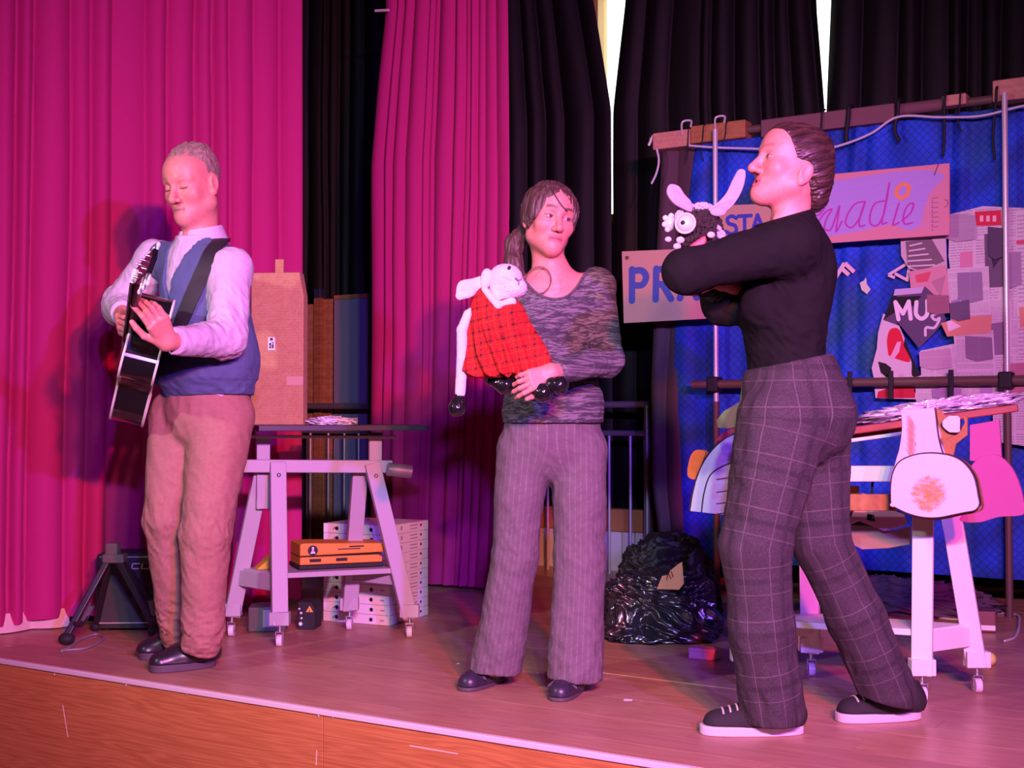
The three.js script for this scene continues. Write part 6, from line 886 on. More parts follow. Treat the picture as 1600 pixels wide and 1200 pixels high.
  // --- trousers: pin striped, wide at the hem
  const tf = new Field(0.05); tf.cap(J(864, 652), J(863, 682), 0.152, 0.158, { flat: F, s: 0.70 }); tf.chain([hipL, J(905, 775, 0.02), kneeL, ankL.clone().setY(0.06)], [0.088, 0.083, 0.080, 0.088], { k: 0.018 }); tf.chain([hipR, J(812, 775, 0.02), kneeR, ankR.clone().setY(0.06)], [0.088, 0.077, 0.072, 0.082], { k: 0.018 });
  tf.mod((d, x, y, z) => { const an = sstep(0.45, 0.05, y), kn = Math.exp(-(((y - 0.45) / 0.15) ** 2)); let e = d - 0.0045 * folds(x, y, z, 7, 71) - kn * 0.004 * folds(x, y, z, 12, 74) - an * 0.009 * folds(x, y * 0.8, z, 9, 77); const crease = 0.004; return Math.max(e, 0.044 - y + 0.008 * N3(x * 5, 1, z * 5), y - J(0, 655).y); });
  [lo, hi] = boundsOf([hipL, hipR, kneeL, kneeR, ankL, ankR, J(865, 660)], 0.17); lo.y = 0.0;
  const pin = tex(512, 256, (x, y, i, j) => { const s = (i % 16) < 3 ? 1 : 0; const br = 0.5 + 0.5 * tileN(x, y, 40, 3); const n = 0.05 * tileN(x, y, 16, 5); const k = 0.92 + n + 0.06 * Math.sin(j * 1.57 + i * 1.57); return [0.46, 0.40, 0.43].map((v, q) => v * k + s * 0.10 * br); }); pin.repeat.set(2, 2); mat('pinstripe', null, 0.85, { map: pin });
  put('trousers', surface(tf, lo, hi, 0.009, { uv: limbUV([[hipL.clone().add(V(0, 0.2, 0)), hipL, kneeL, ankL], [hipR.clone().add(V(0, 0.2, 0)), hipR, kneeR, ankR]], V(0, 0, -1), 0.5), wrap: 0.5 }), M.pinstripe);
  // --- strappy dark shoes
  mat('shoeDark', [0.035, 0.028, 0.05], 0.35); 
  for (const [a, b] of [[G(915, 1066), G(872, 1095)], [G(790, 1058), G(728, 1079)]]) { const d = b.clone().sub(a).setY(0).normalize(); const heel = b.clone().addScaledVector(d, -0.225); const s = shoeParts(heel, b.clone().addScaledVector(d, 0.01), 0.092, 0.075, { sole: 0.012, top: 0.98 }); const sh = put('shoe', s.upper, M.shoeDark); put('sole', s.sole, M.shoeSole, sh); for (const k of [0.62, 0.74]) { const pts = [-1, -0.5, 0, 0.5, 1].map(q => s.at(k + 0.03 * q * q, q * 0.044, 0.030 + 0.034 * (1 - q * q) * (1 - k * 0.45) + 0.004)); put('strap', tube(pts, 0.005, 20, 7), M.shoeSole, sh); } }
}
// ---- the sheep puppet
{
  const D = 3.80, Q = (px, py, dz = 0) => P(px, py, D - dz); const base = Q(785, 590); base.y = Q(785, 600).y;
  const t = thing('sheep_puppet', 'white sheep hand puppet in red tartan dress held by the middle woman', 'puppet', base);
  const put = (name, g, m, parent = t) => { const q = merged(g); q.translate(-base.x, -base.y, -base.z); return obj(name, q, m, parent); };
  const plush = tex(128, 128, (x, y) => 0.5 + 0.5 * tileN(x, y, 30, 3), false); plush.repeat.set(10, 10);
  mat('plushWhite', [0.74, 0.70, 0.72], 0.95, { bumpMap: plush, bumpScale: 0.0008 });
  const hd = new Field(0.022); hd.ell(Q(790, 434), [0.050, 0.042, 0.048], null); hd.ell(Q(806, 450, 0.012), [0.034, 0.030, 0.036], null, { k: 0.014 }); hd.cap(Q(782, 455), Q(770, 478), 0.034, 0.030, { k: 0.02 }); hd.mod((d, x, y, z) => { const p = V(x, y, z).sub(Q(800, 441, 0.03)); const g = Math.abs(p.y + 0.35 * p.x) ; return d + 0.004 * Math.exp(-(g * g) / 0.00002) * sstep(0.055, 0.02, Math.abs(p.x)) - 0.0012 * N3(x * 120, y * 120, z * 120); });
  let [lo, hi] = boundsOf([Q(760, 400), Q(835, 490)], 0.06); const head = put('head', surface(hd, lo, hi, 0.0035), M.plushWhite);
  const earL = new Field(0.012); earL.cap(Q(752, 440, 0.0), Q(728, 452, 0.02), 0.018, 0.026, { flat: V(0.3, 0.3, 0.9).normalize(), s: 0.5 }); earL.cap(Q(728, 452, 0.02), Q(717, 464, 0.025), 0.024, 0.012, { flat: V(0.3, 0.3, 0.9).normalize(), s: 0.5 }); earL.ell(Q(728, 455, 0.045), [0.026, 0.010, 0.012], null, { sub: true, k: 0.01 }); [lo, hi] = boundsOf([Q(705, 430), Q(765, 475)], 0.05); put('ear', surface(earL, lo, hi, 0.0035), M.plushWhite, head);
  const tuft = new Field(0.012); tuft.ell(Q(761, 433, 0.01), [0.018, 0.026, 0.018], null); tuft.ell(Q(757, 443, 0.012), [0.013, 0.018, 0.014], null); [lo, hi] = boundsOf([Q(745, 415), Q(775, 455)], 0.03); put('tuft', surface(tuft, lo, hi, 0.0035), M.plushWhite, head);
  mat('pinkThread', [0.55, 0.20, 0.32], 0.8); put('nose_stitch', [...tube([Q(806, 434, 0.052), Q(811, 437, 0.052), Q(816, 434, 0.050)], 0.0022, 12, 6), ...tube([Q(811, 437, 0.052), Q(811, 444, 0.05)], 0.0018, 8, 6)], M.pinkThread, head); put('eye', ball(0.005, ...Q(796, 418, 0.05).toArray()), M.inkBlack, head);
  const nk = new Field(0.015); nk.cap(Q(757, 452, 0.03), Q(778, 478, 0.035), 0.010, 0.012, { k: 0.01 }); nk.cap(Q(778, 478, 0.035), Q(800, 472, 0.02), 0.012, 0.014, { k: 0.01 }); [lo, hi] = boundsOf([Q(745, 440, 0.03), Q(815, 490, 0.03)], 0.03); put('neck_trim', surface(nk, lo, hi, 0.004), M.plushWhite);
  // dress: gathered cone of tartan
  const tart = tex(256, 256, (x, y) => { const bx = (x * 4) % 1, by = (y * 4) % 1; const sx = bx < 0.16 ? 1 : (Math.abs(bx - 0.5) < 0.03 ? 0.5 : 0), sy = by < 0.16 ? 1 : (Math.abs(by - 0.5) < 0.03 ? 0.5 : 0); const n = 0.07 * tileN(x, y, 22, 2); let c = [0.80, 0.10, 0.09]; const k = (sx + sy) * 0.5; c = c.map((v, i) => lerp(v, [0.16, 0.07, 0.06][i], k * 0.74)); if (Math.abs(bx - 0.75) < 0.02 || Math.abs(by - 0.75) < 0.02) c = c.map((v, i) => lerp(v, [0.7, 0.45, 0.12][i], 0.4)); return c.map(v => v + n); }); tart.repeat.set(7.5, 7.5); mat('tartan', null, 0.9, { map: tart });
  const dr = new Field(0.03), ax = Q(752, 462), hemC = Q(794, 575), H = V(0, 0, 1);
  dr.cap(Q(758, 470), Q(772, 500), 0.028, 0.070, { flat: H, s: 0.75 }); dr.cap(Q(772, 500), Q(788, 640), 0.076, 0.142, { flat: H, s: 0.62 }); dr.cap(Q(795, 500), Q(838, 610), 0.05, 0.078, { flat: H, s: 0.7 }); dr.cap(Q(747, 458), Q(762, 482), 0.010, 0.03, { flat: H, s: 0.8 });
  const hemAx = V(0.18, -0.98, 0).normalize();
  dr.mod((d, x, y, z) => { const p = V(x, y, z); const a = Math.atan2(z - ax.z + 0.0, x - ax.x - (ax.y - y) * 0.33); const dn = sstep(0.02, 0.22, ax.y - y); let e = d - dn * 0.010 * Math.sin(a * 11 + 2 * N3(x * 4, y * 4, z * 4)) - 0.004 * folds(x, y * 0.5, z, 14, 81); const hem = Q(0, 588).y + 0.30 * Math.max(0, x - Q(815, 0).x) + 0.007 * Math.sin(a * 11) - 0.10 * Math.max(0, Q(760, 0).x - x) * -1; return Math.max(e, hem - y); });
  [lo, hi] = boundsOf([Q(715, 450), Q(865, 600)], 0.10); const dress = put('dress', surface(dr, lo, hi, 0.0055, { uv: (x, y, z) => { const a = 0.5; return [(x * 0.94 + y * 0.2 + (z - base.z) * 0.7), (y * 0.94 - x * 0.2)]; } }), M.tartan);
  // hanging arm with a hoof
  const ar = new Field(0.02); ar.chain([Q(750, 478), Q(732, 492, 0.01), Q(722, 515, 0.015), Q(722, 560, 0.015), Q(719, 614, 0.015)], [0.013, 0.015, 0.016, 0.017, 0.0155], { k: 0.004 }); ar.mod((d, x, y, z) => d - 0.0012 * folds(x, y, z, 16, 4)); [lo, hi] = boundsOf([Q(700, 470), Q(760, 625)], 0.04); const arm = put('arm', surface(ar, lo, hi, 0.004), M.plushWhite);
  mat('patent', [0.012, 0.011, 0.013], 0.18, { clearcoat: 0.8, clearcoatRoughness: 0.1 });
  const hoof = (a, b, ra, rb) => { const f = new Field(0.012); f.cap(a, b, ra, rb); f.ell(b, [rb * 1.06, rb * 1.1, rb * 1.1], null); f.mod((d, x, y, z) => d - 0.0012 * folds(x, y, z, 40, 2)); const [l, h] = boundsOf([a, b], rb + 0.02); return surface(f, l, h, 0.0032); };
  put('hoof', hoof(Q(718, 618, 0.015), Q(714, 637, 0.015), 0.014, 0.023), M.patent, arm);
  const leg = (k, a, shoe) => { put('leg', hoof(a[0], a[1], 0.026, 0.024), M.patent); };
  put('shoe', hoof(Q(768, 592, 0.0), Q(790, 602, 0.01), 0.020, 0.025), M.patent); put('shoe', hoof(Q(836, 606, 0.06), Q(848, 613, 0.07), 0.022, 0.026), M.patent); put('shoe', hoof(Q(862, 600, 0.08), Q(874, 602, 0.08), 0.020, 0.024), M.patent);
  put('trouser_leg', hoof(Q(790, 585, -0.02), Q(812, 592, 0.0), 0.03, 0.026), mat('puppetBlack', [0.014, 0.013, 0.015], 0.8));
}
// ================================================================== the woman on the right with the long eared puppet
{
  const D = 3.55, J = (px, py, dz = 0) => P(px, py, D - dz);
  const F = V(-0.96, 0, 0.28).normalize(), Lv = V(0.28, 0, 0.96).normalize();
  const base = J(1260, 1140).setY(0), t = thing('person', 'woman in black sweater and checked trousers hugging a long eared puppet', 'person', base);
  const put = (name, g, m, parent = t) => { const q = merged(g); q.translate(-base.x, -base.y, -base.z); return obj(name, q, m, parent); };
  const lsh = J(1234, 384, 0.15), rsh = J(1206, 388, -0.15), neckB = J(1234, 346, 0), lel = J(1068, 424, 0.20), lwr = J(1128, 446, 0.0), rel = J(1132, 474, -0.10), rwr = J(1104, 402, -0.06);
  const chest = J(1226, 430), waist = J(1228, 540), pelvis = J(1244, 640);
  const hipL = J(1222, 660, 0.07), hipR = J(1262, 662, -0.07), kneeL = J(1180, 852, 0.10), kneeR = J(1284, 850, -0.04), ankL = P(1208, 1100, 3.49), ankR = P(1388, 1070, 3.63);
  const HB = frame(-76, 15, 0), HC = J(1236, 264, 0.0), hs = 1.0, T = inFrame(HC, HB, hs), skinC = [0.68, 0.265, 0.22];
  const bf = new Field(0.05); bf.cap(chest, waist, 0.10, 0.09, { flat: F, s: 0.75 }); bf.cap(waist, pelvis, 0.09, 0.12, { flat: F, s: 0.8 }); bf.cap(lsh, rsh, 0.04, 0.04); bf.chain([lsh, lel, lwr], [0.036, 0.03, 0.023]); bf.chain([rsh, rel, rwr], [0.036, 0.03, 0.023]); bf.chain([hipL, kneeL, ankL], [0.075, 0.045, 0.035]); bf.chain([hipR, kneeR, ankR], [0.075, 0.045, 0.035]);
  let [lo, hi] = boundsOf([lsh, rsh, lel, rel, lwr, rwr, ankL, ankR, chest], 0.13); lo.y = 0.03; const bodyG = surface(bf, lo, hi, 0.014, { color: () => skinC });
  const hf = headField(T, HB, hs, { jaw: 1.0, nose: 0.95, mouthOpen: 0.006, earY: -0.022 }); hf.cap(T(0, -0.055, -0.028), neckB, 0.046, 0.054, { k: 0.03 }); hf.cap(T(0.035, -0.06, -0.03), neckB.clone().addScaledVector(F, 0.05).addScaledVector(Lv, 0.02), 0.014, 0.010, { k: 0.02 });
  const fc = faceColour(T, { skin: skinC, flush: [0.70, 0.20, 0.18], lips: [0.50, 0.13, 0.14], brow: [0.26, 0.11, 0.08], browK: 0.6, lash: [0.14, 0.06, 0.05], gaze: 0.0, iris: [0.10, 0.09, 0.06], mouthOpen: 0.006 });
  [lo, hi] = boundsOf([T(0, 0.13, 0), T(0.09, 0, 0), T(-0.09, 0, 0), T(0, 0, -0.12), T(0, 0, 0.135), T(0, -0.13, 0.06), neckB], 0.04); const headG = surface(hf, lo, hi, 0.0028, { color: fc });
  const h1 = new Field(0.005), hp = handField(h1, lwr, V(0.5, -0.15, -0.6), V(0.2, 0.9, -0.1), { thumb: -1, curl: [0.6, 0.7, 0.75, 0.8], s: 0.92 }); h1.cap(lwr, lwr.clone().lerp(lel, 0.4), 0.023, 0.026, { k: 0.02 }); [lo, hi] = boundsOf(hp, 0.05); const hand1 = surface(h1, lo, hi, 0.0032, { color: () => skinC });
  const h2 = new Field(0.005), hp2 = handField(h2, J(1124, 440, 0.09), V(-0.62, -0.30, 0.35), V(0.3, 0.9, -0.3), { thumb: 1, curl: [0.5, 0.6, 0.65, 0.7], s: 0.86 }); h2.cap(J(1124, 440, 0.09), J(1146, 444, 0.03), 0.023, 0.026, { k: 0.02 }); [lo, hi] = boundsOf([...hp2, J(1146, 444, 0.03)], 0.04); const hand2 = surface(h2, lo, hi, 0.0032, { color: () => skinC });
  put('body', [bodyG, headG, hand1, hand2], mat('skinRight', null, 0.5, { vertexColors: true }));
  // --- hair drawn back into a low knot
  const hr = new Field(0.015); hr.ell(T(0, 0.044, -0.020), [0.080 * hs, 0.089 * hs, 0.103 * hs], HB); hr.ell(T(0, 0.054, 0.041), [0.066, 0.061, 0.056], HB, { k: 0.02 }); hr.ell(T(0, -0.012, -0.072), [0.062, 0.062, 0.05], HB, { k: 0.04 }); hr.ell(T(0, -0.055, -0.088), [0.046, 0.044, 0.038], HB, { k: 0.02 });
  hr.mod((d, x, y, z) => { const [a, b, c] = T.inv(x, y, z); const line = interp([[-0.10, -0.20], [-0.05, -0.085], [-0.032, -0.040], [-0.022, 0.012], [0.0, 0.012], [0.012, 0.004], [0.024, 0.014], [0.036, 0.036], [0.05, 0.062], [0.066, 0.082], [0.1, 0.094]], c); const s = c * 0.8 - b * 0.5; const g = 0.003 * N3(a * 50 + s * 4, (b + c * 0.6) * 45, (c - b) * 8) + 0.0015 * N3(a * 110, (b + c * 0.6) * 120, (c - b) * 12); return Math.max(d - g, (line - b) * 0.7); });
  [lo, hi] = boundsOf([T(0, 0.15, 0), T(0.1, 0, 0), T(-0.1, 0, 0), T(0, -0.12, -0.14), T(0, 0.1, 0.12)], 0.015);
  put('hair', surface(hr, lo, hi, 0.003, { color: (x, y, z) => { const [a, b, c] = T.inv(x, y, z); const k = clamp(0.5 + 0.5 * N3(a * 40, (b + c * 0.6) * 60, (c - b) * 6)); return [0.085, 0.040, 0.034].map((v, i) => lerp(v, [0.020, 0.010, 0.010][i], k)); } }), mat('hairRight', null, 0.42, { vertexColors: true }));
  // --- sweater
  const sf = new Field(0.04); sf.cap(J(1224, 400), J(1226, 470), 0.138, 0.142, { flat: F, s: 0.74 }); sf.cap(J(1226, 470), J(1228, 566), 0.142, 0.128, { flat: F, s: 0.78 }); sf.cap(lsh, rsh, 0.062, 0.060); sf.cap(neckB.clone().add(V(0, -0.01, 0)), chest, 0.058, 0.10); sf.ell(J(1252, 420, 0), [0.075, 0.10, 0.13], { X: F, Y: V(0, 1, 0), Z: Lv }, { k: 0.05 }); for (const m of [-1, 1]) sf.ell(J(1186, 478, m * 0.07), [0.05, 0.055, 0.055], { X: F, Y: V(0, 1, 0), Z: Lv }, { k: 0.04 });
  sf.chain([lsh, lel.clone().lerp(lsh, 0.02)], [0.075, 0.054], { k: 0.045 }); sf.chain([lel, lwr.clone().lerp(lel, 0.12)], [0.054, 0.040], { k: 0.03 }); sf.chain([rsh, rel, rwr], [0.066, 0.058, 0.044], { k: 0.035 });
  const axL = lwr.clone().sub(lel).normalize();
  sf.mod((d, x, y, z) => { const p = V(x, y, z), q = p.clone().sub(neckB); let e = d - 0.0045 * folds(x, y * 1.2, z, 7, 91) - 0.006 * sstep(0.22, 0.02, Math.abs(y - J(0, 560).y)) * folds(x * 0.8, y * 2.2 + x * 0.8, z, 9, 95) - sstep(0.2, 0.04, p.distanceTo(lsh)) * 0.004 * folds(x, y, z, 13, 97); const tilt = (x - waist.x) * 0.24; e = Math.max(e, J(0, 574).y + tilt - y); e = Math.max(e, y - (neckB.y + 0.012 + (q.dot(F)) * -0.30)); return e; });
  [lo, hi] = boundsOf([lsh, rsh, lel, rel, lwr, rwr, J(1228, 590), J(1270, 330)], 0.13); const sw = put('sweater', surface(sf, lo, hi, 0.0075), mat('sweaterBlack', [0.011, 0.010, 0.011], 0.9, { bumpMap: weave, bumpScale: 0.0006, specularIntensity: 0.3 }));
  put('neckband', surface((x, y, z) => { const p = V(x, y, z).sub(neckB); const top = 0.014 - p.dot(F) * 0.30; return Math.max(sf.at(x, Math.min(y, neckB.y + top - 0.004), z) - 0.003, Math.abs(p.y - top + 0.008) - 0.011, Math.hypot(p.dot(F) - 0.01, p.dot(Lv)) - 0.088, -(hf.at(x, y, z) - 0.001)); }, neckB.clone().add(V(-0.14, -0.06, -0.14)), neckB.clone().add(V(0.14, 0.09, 0.14)), 0.005, { slack: 0.05 }), M.sweaterBlack, sw);
  // --- checked trousers
  const tf = new Field(0.05); tf.cap(J(1230, 566), J(1236, 600), 0.128, 0.138, { flat: F, s: 0.80 }); tf.cap(J(1238, 610), pelvis, 0.142, 0.150, { flat: F, s: 0.92 }); tf.ell(J(1276, 655, 0), [0.085, 0.10, 0.13], { X: F, Y: V(0, 1, 0), Z: Lv }, { k: 0.06 });
  const cA = ankL.clone().setY(0.07), cB = ankR.clone().setY(0.09); const kL2 = J(1190, 985, 0.09), kR2 = J(1338, 965, -0.06);
  tf.chain([hipL, kneeL, kL2, cA], [0.122, 0.092, 0.084, 0.085], { k: 0.025 }); tf.chain([hipR, kneeR, kR2, cB], [0.118, 0.078, 0.077, 0.080], { k: 0.025 });
  tf.mod((d, x, y, z) => { const an = sstep(0.5, 0.06, y); let e = d - 0.005 * folds(x, y, z, 6.5, 101) - an * 0.007 * folds(x, y * 0.8, z, 9, 103) - 0.004 * Math.exp(-(((y - 0.72) / 0.1) ** 2)) * folds(x * 1.6, y * 2, z, 12, 105); const xm = (cA.x + cB.x) / 2; const bot = x < xm ? 0.034 : 0.058 + (cB.x - x) * 0.25; return Math.max(e, bot - y, y - (J(0, 566).y + (x - waist.x) * 0.2)); });
  [lo, hi] = boundsOf([hipL, hipR, kneeL, kneeR, cA, cB, J(1235, 560)], 0.19); lo.y = 0.0;
  const chk = tex(512, 512, (x, y, i, j) => { const n = 0.04 * tileN(x, y, 24, 3) + 0.03 * Math.sin(i * 1.57) * Math.sin(j * 1.57); let v = [0.245, 0.215, 0.235]; const L1 = (q, c, w) => sstep(w, w * 0.4, Math.abs(((q + 1) % 1) - c)); const a = Math.max(L1(x, 0.25, 0.014), L1(x, 0.75, 0.014) * 0.9, L1(x, 0.30, 0.008) * 0.4, L1(y, 0.25, 0.014), L1(y, 0.75, 0.014) * 0.8), b = Math.max(L1(x, 0.5, 0.07), L1(y, 0.5, 0.07)) * 0.35; v = v.map((c, k) => lerp(c * (1 - b * 0.5), [0.50, 0.45, 0.46][k], a * 0.5)); return v.map(c => c + n); }); chk.repeat.set(7, 7);
  mat('checkWool', null, 0.88, { map: chk });
  put('trousers', surface(tf, lo, hi, 0.009, { uv: limbUV([[hipL.clone().add(V(0, 0.22, 0)), hipL, kneeL, kL2, cA], [hipR.clone().add(V(-0.02, 0.22, 0)), hipR, kneeR, kR2, cB]], V(0.2, 0, -1), 0.5714), wrap: 0.5714 }), M.checkWool);
  // --- canvas shoes with white soles
  mat('canvasBlack', [0.020, 0.019, 0.020], 0.8, { bumpMap: weave, bumpScale: 0.0005 }); mat('soleWhite', [0.66, 0.62, 0.60], 0.55);
  for (const [a, b] of [[G(1257, 1146), G(1100, 1146)], [G(1440, 1122), G(1312, 1127)]]) { const s = shoeParts(a, b, 0.098, 0.100, { sole: 0.026, top: 1.1 }); const sh = put('shoe', s.upper, M.canvasBlack); put('sole', s.sole, M.soleWhite, sh); for (const k of [0.68, 0.75, 0.82]) { const pts = [-1, -0.5, 0, 0.5, 1].map(q => s.at(k, q * 0.026, 0.0915 - (k - 0.5) * 0.068 - 0.009 * q * q)); put('lace', tube(pts, 0.003, 14, 6), M.soleWhite, sh); } }
}
// ---- the long eared puppet
{
  const D = 3.56, Q = (px, py, dz = 0) => P(px, py, D - dz), base = Q(1092, 395);
  const t = thing('eared_puppet', 'dark furry hand puppet with big round eyes and long pink ears', 'puppet', base);
  const put = (name, g, m, parent = t) => { const q = merged(g); q.translate(-base.x, -base.y, -base.z); return obj(name, q, m, parent); };
  mat('furDark', null, 0.95, { vertexColors: true });
  const hd = new Field(0.02); hd.ell(Q(1096, 356), [0.056, 0.054, 0.060], null); hd.ell(Q(1085, 378, 0.01), [0.046, 0.034, 0.05], null); hd.cap(Q(1100, 372), Q(1105, 402), 0.045, 0.05); hd.mod((d, x, y, z) => d - 0.006 * N3(x * 70, y * 70, z * 70) - 0.004 * N3(x * 170, y * 130, z * 170)); let [lo, hi] = boundsOf([Q(1055, 320), Q(1140, 410)], 0.07);
  const head = put('head', surface(hd, lo, hi, 0.0035, { color: (x, y, z) => { const k = 0.5 + 0.5 * N3(x * 120, y * 120, z * 120); return [0.050, 0.032, 0.030].map((v, i) => lerp(v, [0.012, 0.009, 0.010][i], k)); } }), M.furDark);
  mat('earPink', [0.46, 0.38, 0.42], 0.85);
  const ear = (pts, d0, d1, dish) => { const a = pts.map(([x, y]) => Q(x, y, 0)); const o = Q(pts[0][0], pts[0][1], 0); const loop = smoothLoop(a.map(p => [p.x - o.x, p.y - o.y]), 60); const g = plate(loop, 0.012, 0.005); const p = g.attributes.position; for (let i = 0; i < p.count; i++) { const l = Math.hypot(p.getX(i), p.getY(i)); p.setZ(i, p.getZ(i) + d1 * l - dish * Math.sin(p.getX(i) * 40) * 0.01); } g.computeVertexNormals(); g.translate(o.x, o.y, o.z + d0); return g; };
  put('ear', ear([[1078, 334], [1062, 330], [1048, 322], [1038, 306], [1042, 294], [1056, 296], [1066, 308], [1078, 320]], 0.03, 0.2, 1), M.earPink, head);
  put('ear', ear([[1104, 330], [1120, 318], [1132, 304], [1142, 282], [1150, 270], [1158, 272], [1158, 290], [1150, 312], [1136, 330], [1116, 340]], 0.03, 0.15, 1), M.earPink, head);
  put('ear_fold', [ball(0.016, ...Q(1122, 331, 0.045).toArray(), 1.4, 0.8, 0.5)], M.earPink, head);
  mat('furGrey', [0.50, 0.50, 0.52], 0.9); const gf = new Field(0.012); gf.ell(Q(1095, 324, 0.01), [0.034, 0.013, 0.03], null); gf.ell(Q(1062, 345, 0.03), [0.018, 0.03, 0.02], null); gf.mod((d, x, y, z) => d - 0.004 * N3(x * 90, y * 90, z * 90)); [lo, hi] = boundsOf([Q(1045, 310), Q(1120, 365)], 0.05); put('fur_tuft', surface(gf, lo, hi, 0.004), M.furGrey, head);
  // eyes: a dish with a rim, a ball, and a pupil
  const e1 = Q(1071, 349, 0.075), en = V(-0.35, 0.02, 0.94).normalize(); const EM = new THREE.Matrix4().lookAt(en, V(0, 0, 0), V(0, 1, 0)); const place = g => g.applyMatrix4(EM).translate(e1.x, e1.y, e1.z);
  mat('eyeRim', [0.72, 0.62, 0.46], 0.5); mat('eyeWhite', [0.78, 0.72, 0.74], 0.35); mat('eyeRose', [0.60, 0.36, 0.38], 0.5);
  const eye = put('eye', place(new THREE.SphereGeometry(0.022, 24, 16).scale(1, 1, 0.7)), M.eyeWhite, head); 
  const rimO = put('eye_rim', place(new THREE.TorusGeometry(0.0265, 0.0036, 8, 36).translate(0, 0, 0.002)), M.eyeRim, head); put('eye_dish', place(new THREE.CylinderGeometry(0.026, 0.02, 0.012, 30).rotateX(Math.PI / 2).translate(0, 0, -0.004)), M.eyeRose, head); put('pupil', place(new THREE.SphereGeometry(0.0062, 14, 10).translate(-0.004, 0.0, 0.0135)), M.inkBlack, head);
  const e2 = Q(1046, 349, 0.03); put('eye', [ball(0.020, e2.x, e2.y, e2.z, 0.8, 1.1, 1), ...[[-0.012, 0.014], [-0.014, -0.004], [-0.006, -0.018], [0.004, 0.02]].map(([x, y]) => ball(0.008, e2.x + x, e2.y + y, e2.z + 0.006))], M.eyeWhite, head);
  mat('pomPink', [0.80, 0.62, 0.68], 0.9); for (const [x, y, r] of [[1044, 374, 0.008], [1063, 375, 0.010], [1058, 385, 0.0095], [1111, 367, 0.0095], [1081, 389, 0.008], [1070, 391, 0.007], [1134, 429, 0.0075], [1147, 430, 0.0085], [1089, 441, 0.007]]) put('toe', ball(r, ...Q(x, y, y > 420 ? 0.10 : 0.085).toArray(), 1.15, 0.95, 1), M.pomPink);
  put('tongue', (() => { const g = plate(smoothLoop([[-0.022, -0.012], [-0.004, 0.004], [0.018, 0.016], [0.022, 0.002], [0.012, -0.014], [-0.006, -0.02]], 40), 0.010, 0.004); const q = Q(1091, 378, 0.085); return g.translate(q.x, q.y, q.z); })(), mat('tongueRed', [0.72, 0.06, 0.10], 0.5), head);
  const ruff = new Field(0.008); [[1118, 352], [1124, 360], [1128, 368], [1120, 366]].forEach(([x, y], i) => ruff.cap(Q(x - 6, y - 4, 0.03), Q(x + 6, y + 5, 0.045), 0.006, 0.007, { k: 0.004 })); [lo, hi] = boundsOf([Q(1105, 340, 0.03), Q(1142, 380, 0.04)], 0.03); put('ruffle', surface(ruff, lo, hi, 0.003), mat('ruffleBlue', [0.42, 0.44, 0.52], 0.8));
  const sk = new Field(0.02); sk.chain([Q(1104, 400), Q(1112, 430, -0.02), Q(1120, 452, -0.04)], [0.05, 0.045, 0.04]); sk.mod((d, x, y, z) => d - 0.004 * N3(x * 80, y * 80, z * 80)); [lo, hi] = boundsOf([Q(1100, 395), Q(1120, 455)], 0.08); put('sleeve', surface(sk, lo, hi, 0.006, { color: () => [0.02, 0.015, 0.016] }), M.furDark);
}
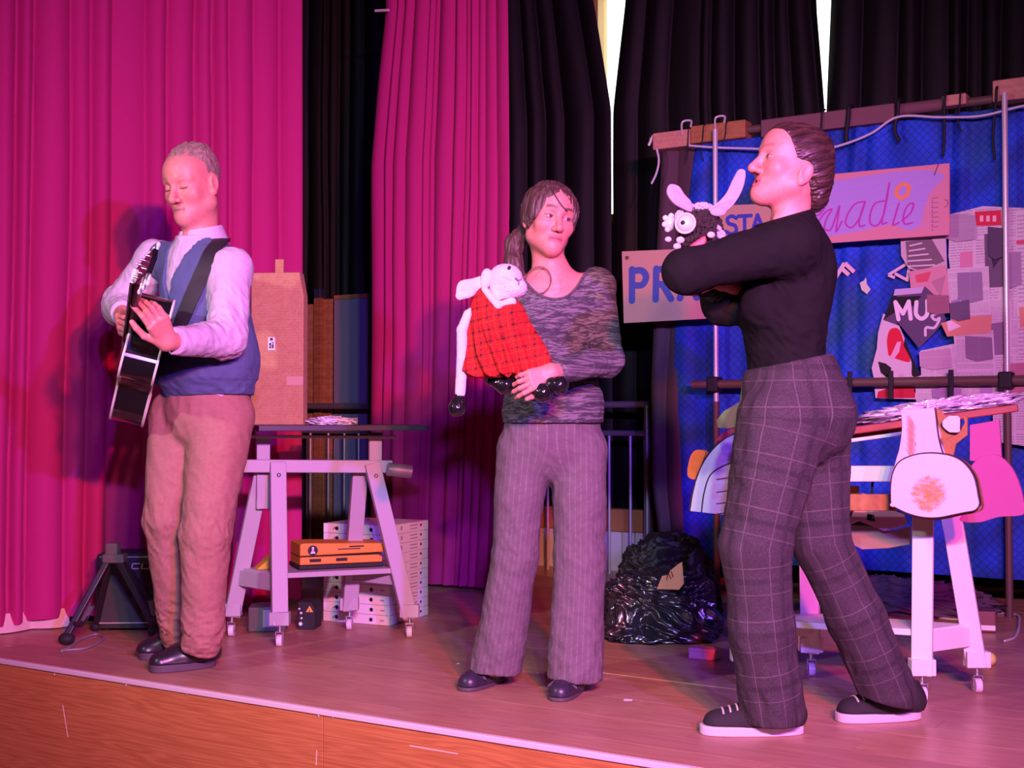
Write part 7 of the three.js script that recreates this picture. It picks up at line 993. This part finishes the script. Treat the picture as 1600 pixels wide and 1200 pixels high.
// ================================================================== stage lamps (in the hall beside the camera, and at the left)
mat('lampBlack', [0.02, 0.02, 0.022], 0.5, { metalness: 0.4 });
mat('standBlack', [0.025, 0.025, 0.027], 0.45, { metalness: 0.5 });
function lampStand(label, pos, top, barHalf) {
  const t = thing('lamp_stand', label, 'lamp stand', pos);
  obj('pole', rod(V(0, 0.12, 0), V(0, top, 0), 0.017), M.standBlack, t);
  for (let k = 0; k < 3; k++) { const a = k * 2.094 + 0.4; obj('leg', [rod(V(0, 0.62, 0), V(Math.sin(a) * 0.5, 0.012, Math.cos(a) * 0.5), 0.011)], M.standBlack, t); }
  obj('collar', rod(V(0, 0.56, 0), V(0, 0.68, 0), 0.028), M.standBlack, t);
  if (barHalf) obj('crossbar', rod(V(-barHalf, top, 0), V(barHalf, top, 0), 0.017), M.standBlack, t);
}
const HB = HALL;
lampStand('tall black tripod stand carrying five stage spotlights', V(0.9, HB, 0.46), 1.95 - HB + 0.17, 0.82);
lampStand('black tripod stand carrying one pale spotlight', V(-2.75, HB, -1.9).addScaledVector(V(-0.6, 0, 0.5).normalize(), 0.15), 2.05 - HB + 0.17, 0.12);
for (const p of PARS) {
  const pos = V(...p.pos), aim = V(...p.aim), dir = aim.clone().sub(pos).normalize();
  const t = thing('stage_spotlight', p.label, 'spotlight', pos);
  const q = k => dir.clone().multiplyScalar(k);
  const lathe = along(new THREE.LatheGeometry([[0.0, -0.13], [0.06, -0.125], [0.085, -0.09], [0.09, 0.06], [0.094, 0.06], [0.094, 0.075], [0.084, 0.075], [0.084, 0.05], [0, 0.05]].map(a => new THREE.Vector2(...a)), 28), q(-1).multiplyScalar(0.07), q(0.07), V(0, 1, 0));
  obj('housing', lathe.translate(...q(-0.09).toArray()), M.lampBlack, t);
  const lens = obj('lens', rod(q(-0.036), q(-0.030), 0.08, 0.08, 28), new THREE.MeshStandardMaterial({ color: 0x111111, roughness: 0.3, emissive: col(...p.rgb), emissiveIntensity: 2 }), t);
  obj('yoke', [rod(V(0.1, 0, 0), V(0.1, 0.12, 0.05), 0.008), rod(V(-0.1, 0, 0), V(-0.1, 0.12, 0.05), 0.008), rod(V(-0.1, 0.12, 0.05), V(0.1, 0.12, 0.05), 0.008), rod(V(0, 0.12, 0.05), V(0, 0.17, 0.15), 0.012)], M.lampBlack, t);
  const l = new THREE.SpotLight(col(...p.rgb), p.cd, 0, p.half * Math.PI / 180, 0.9, 2);
  l.name = 'beam'; l.position.copy(q(0.03)); l.castShadow = true; l.shadow.radius = 3.0; l.shadow.mapSize.set(2048, 2048); l.shadow.bias = -0.0004;
  const tg = new THREE.Object3D(); tg.name = 'aim'; tg.position.copy(aim.clone().sub(pos)); t.add(tg); l.target = tg; t.add(l);
}
renderer.render(scene, camera);
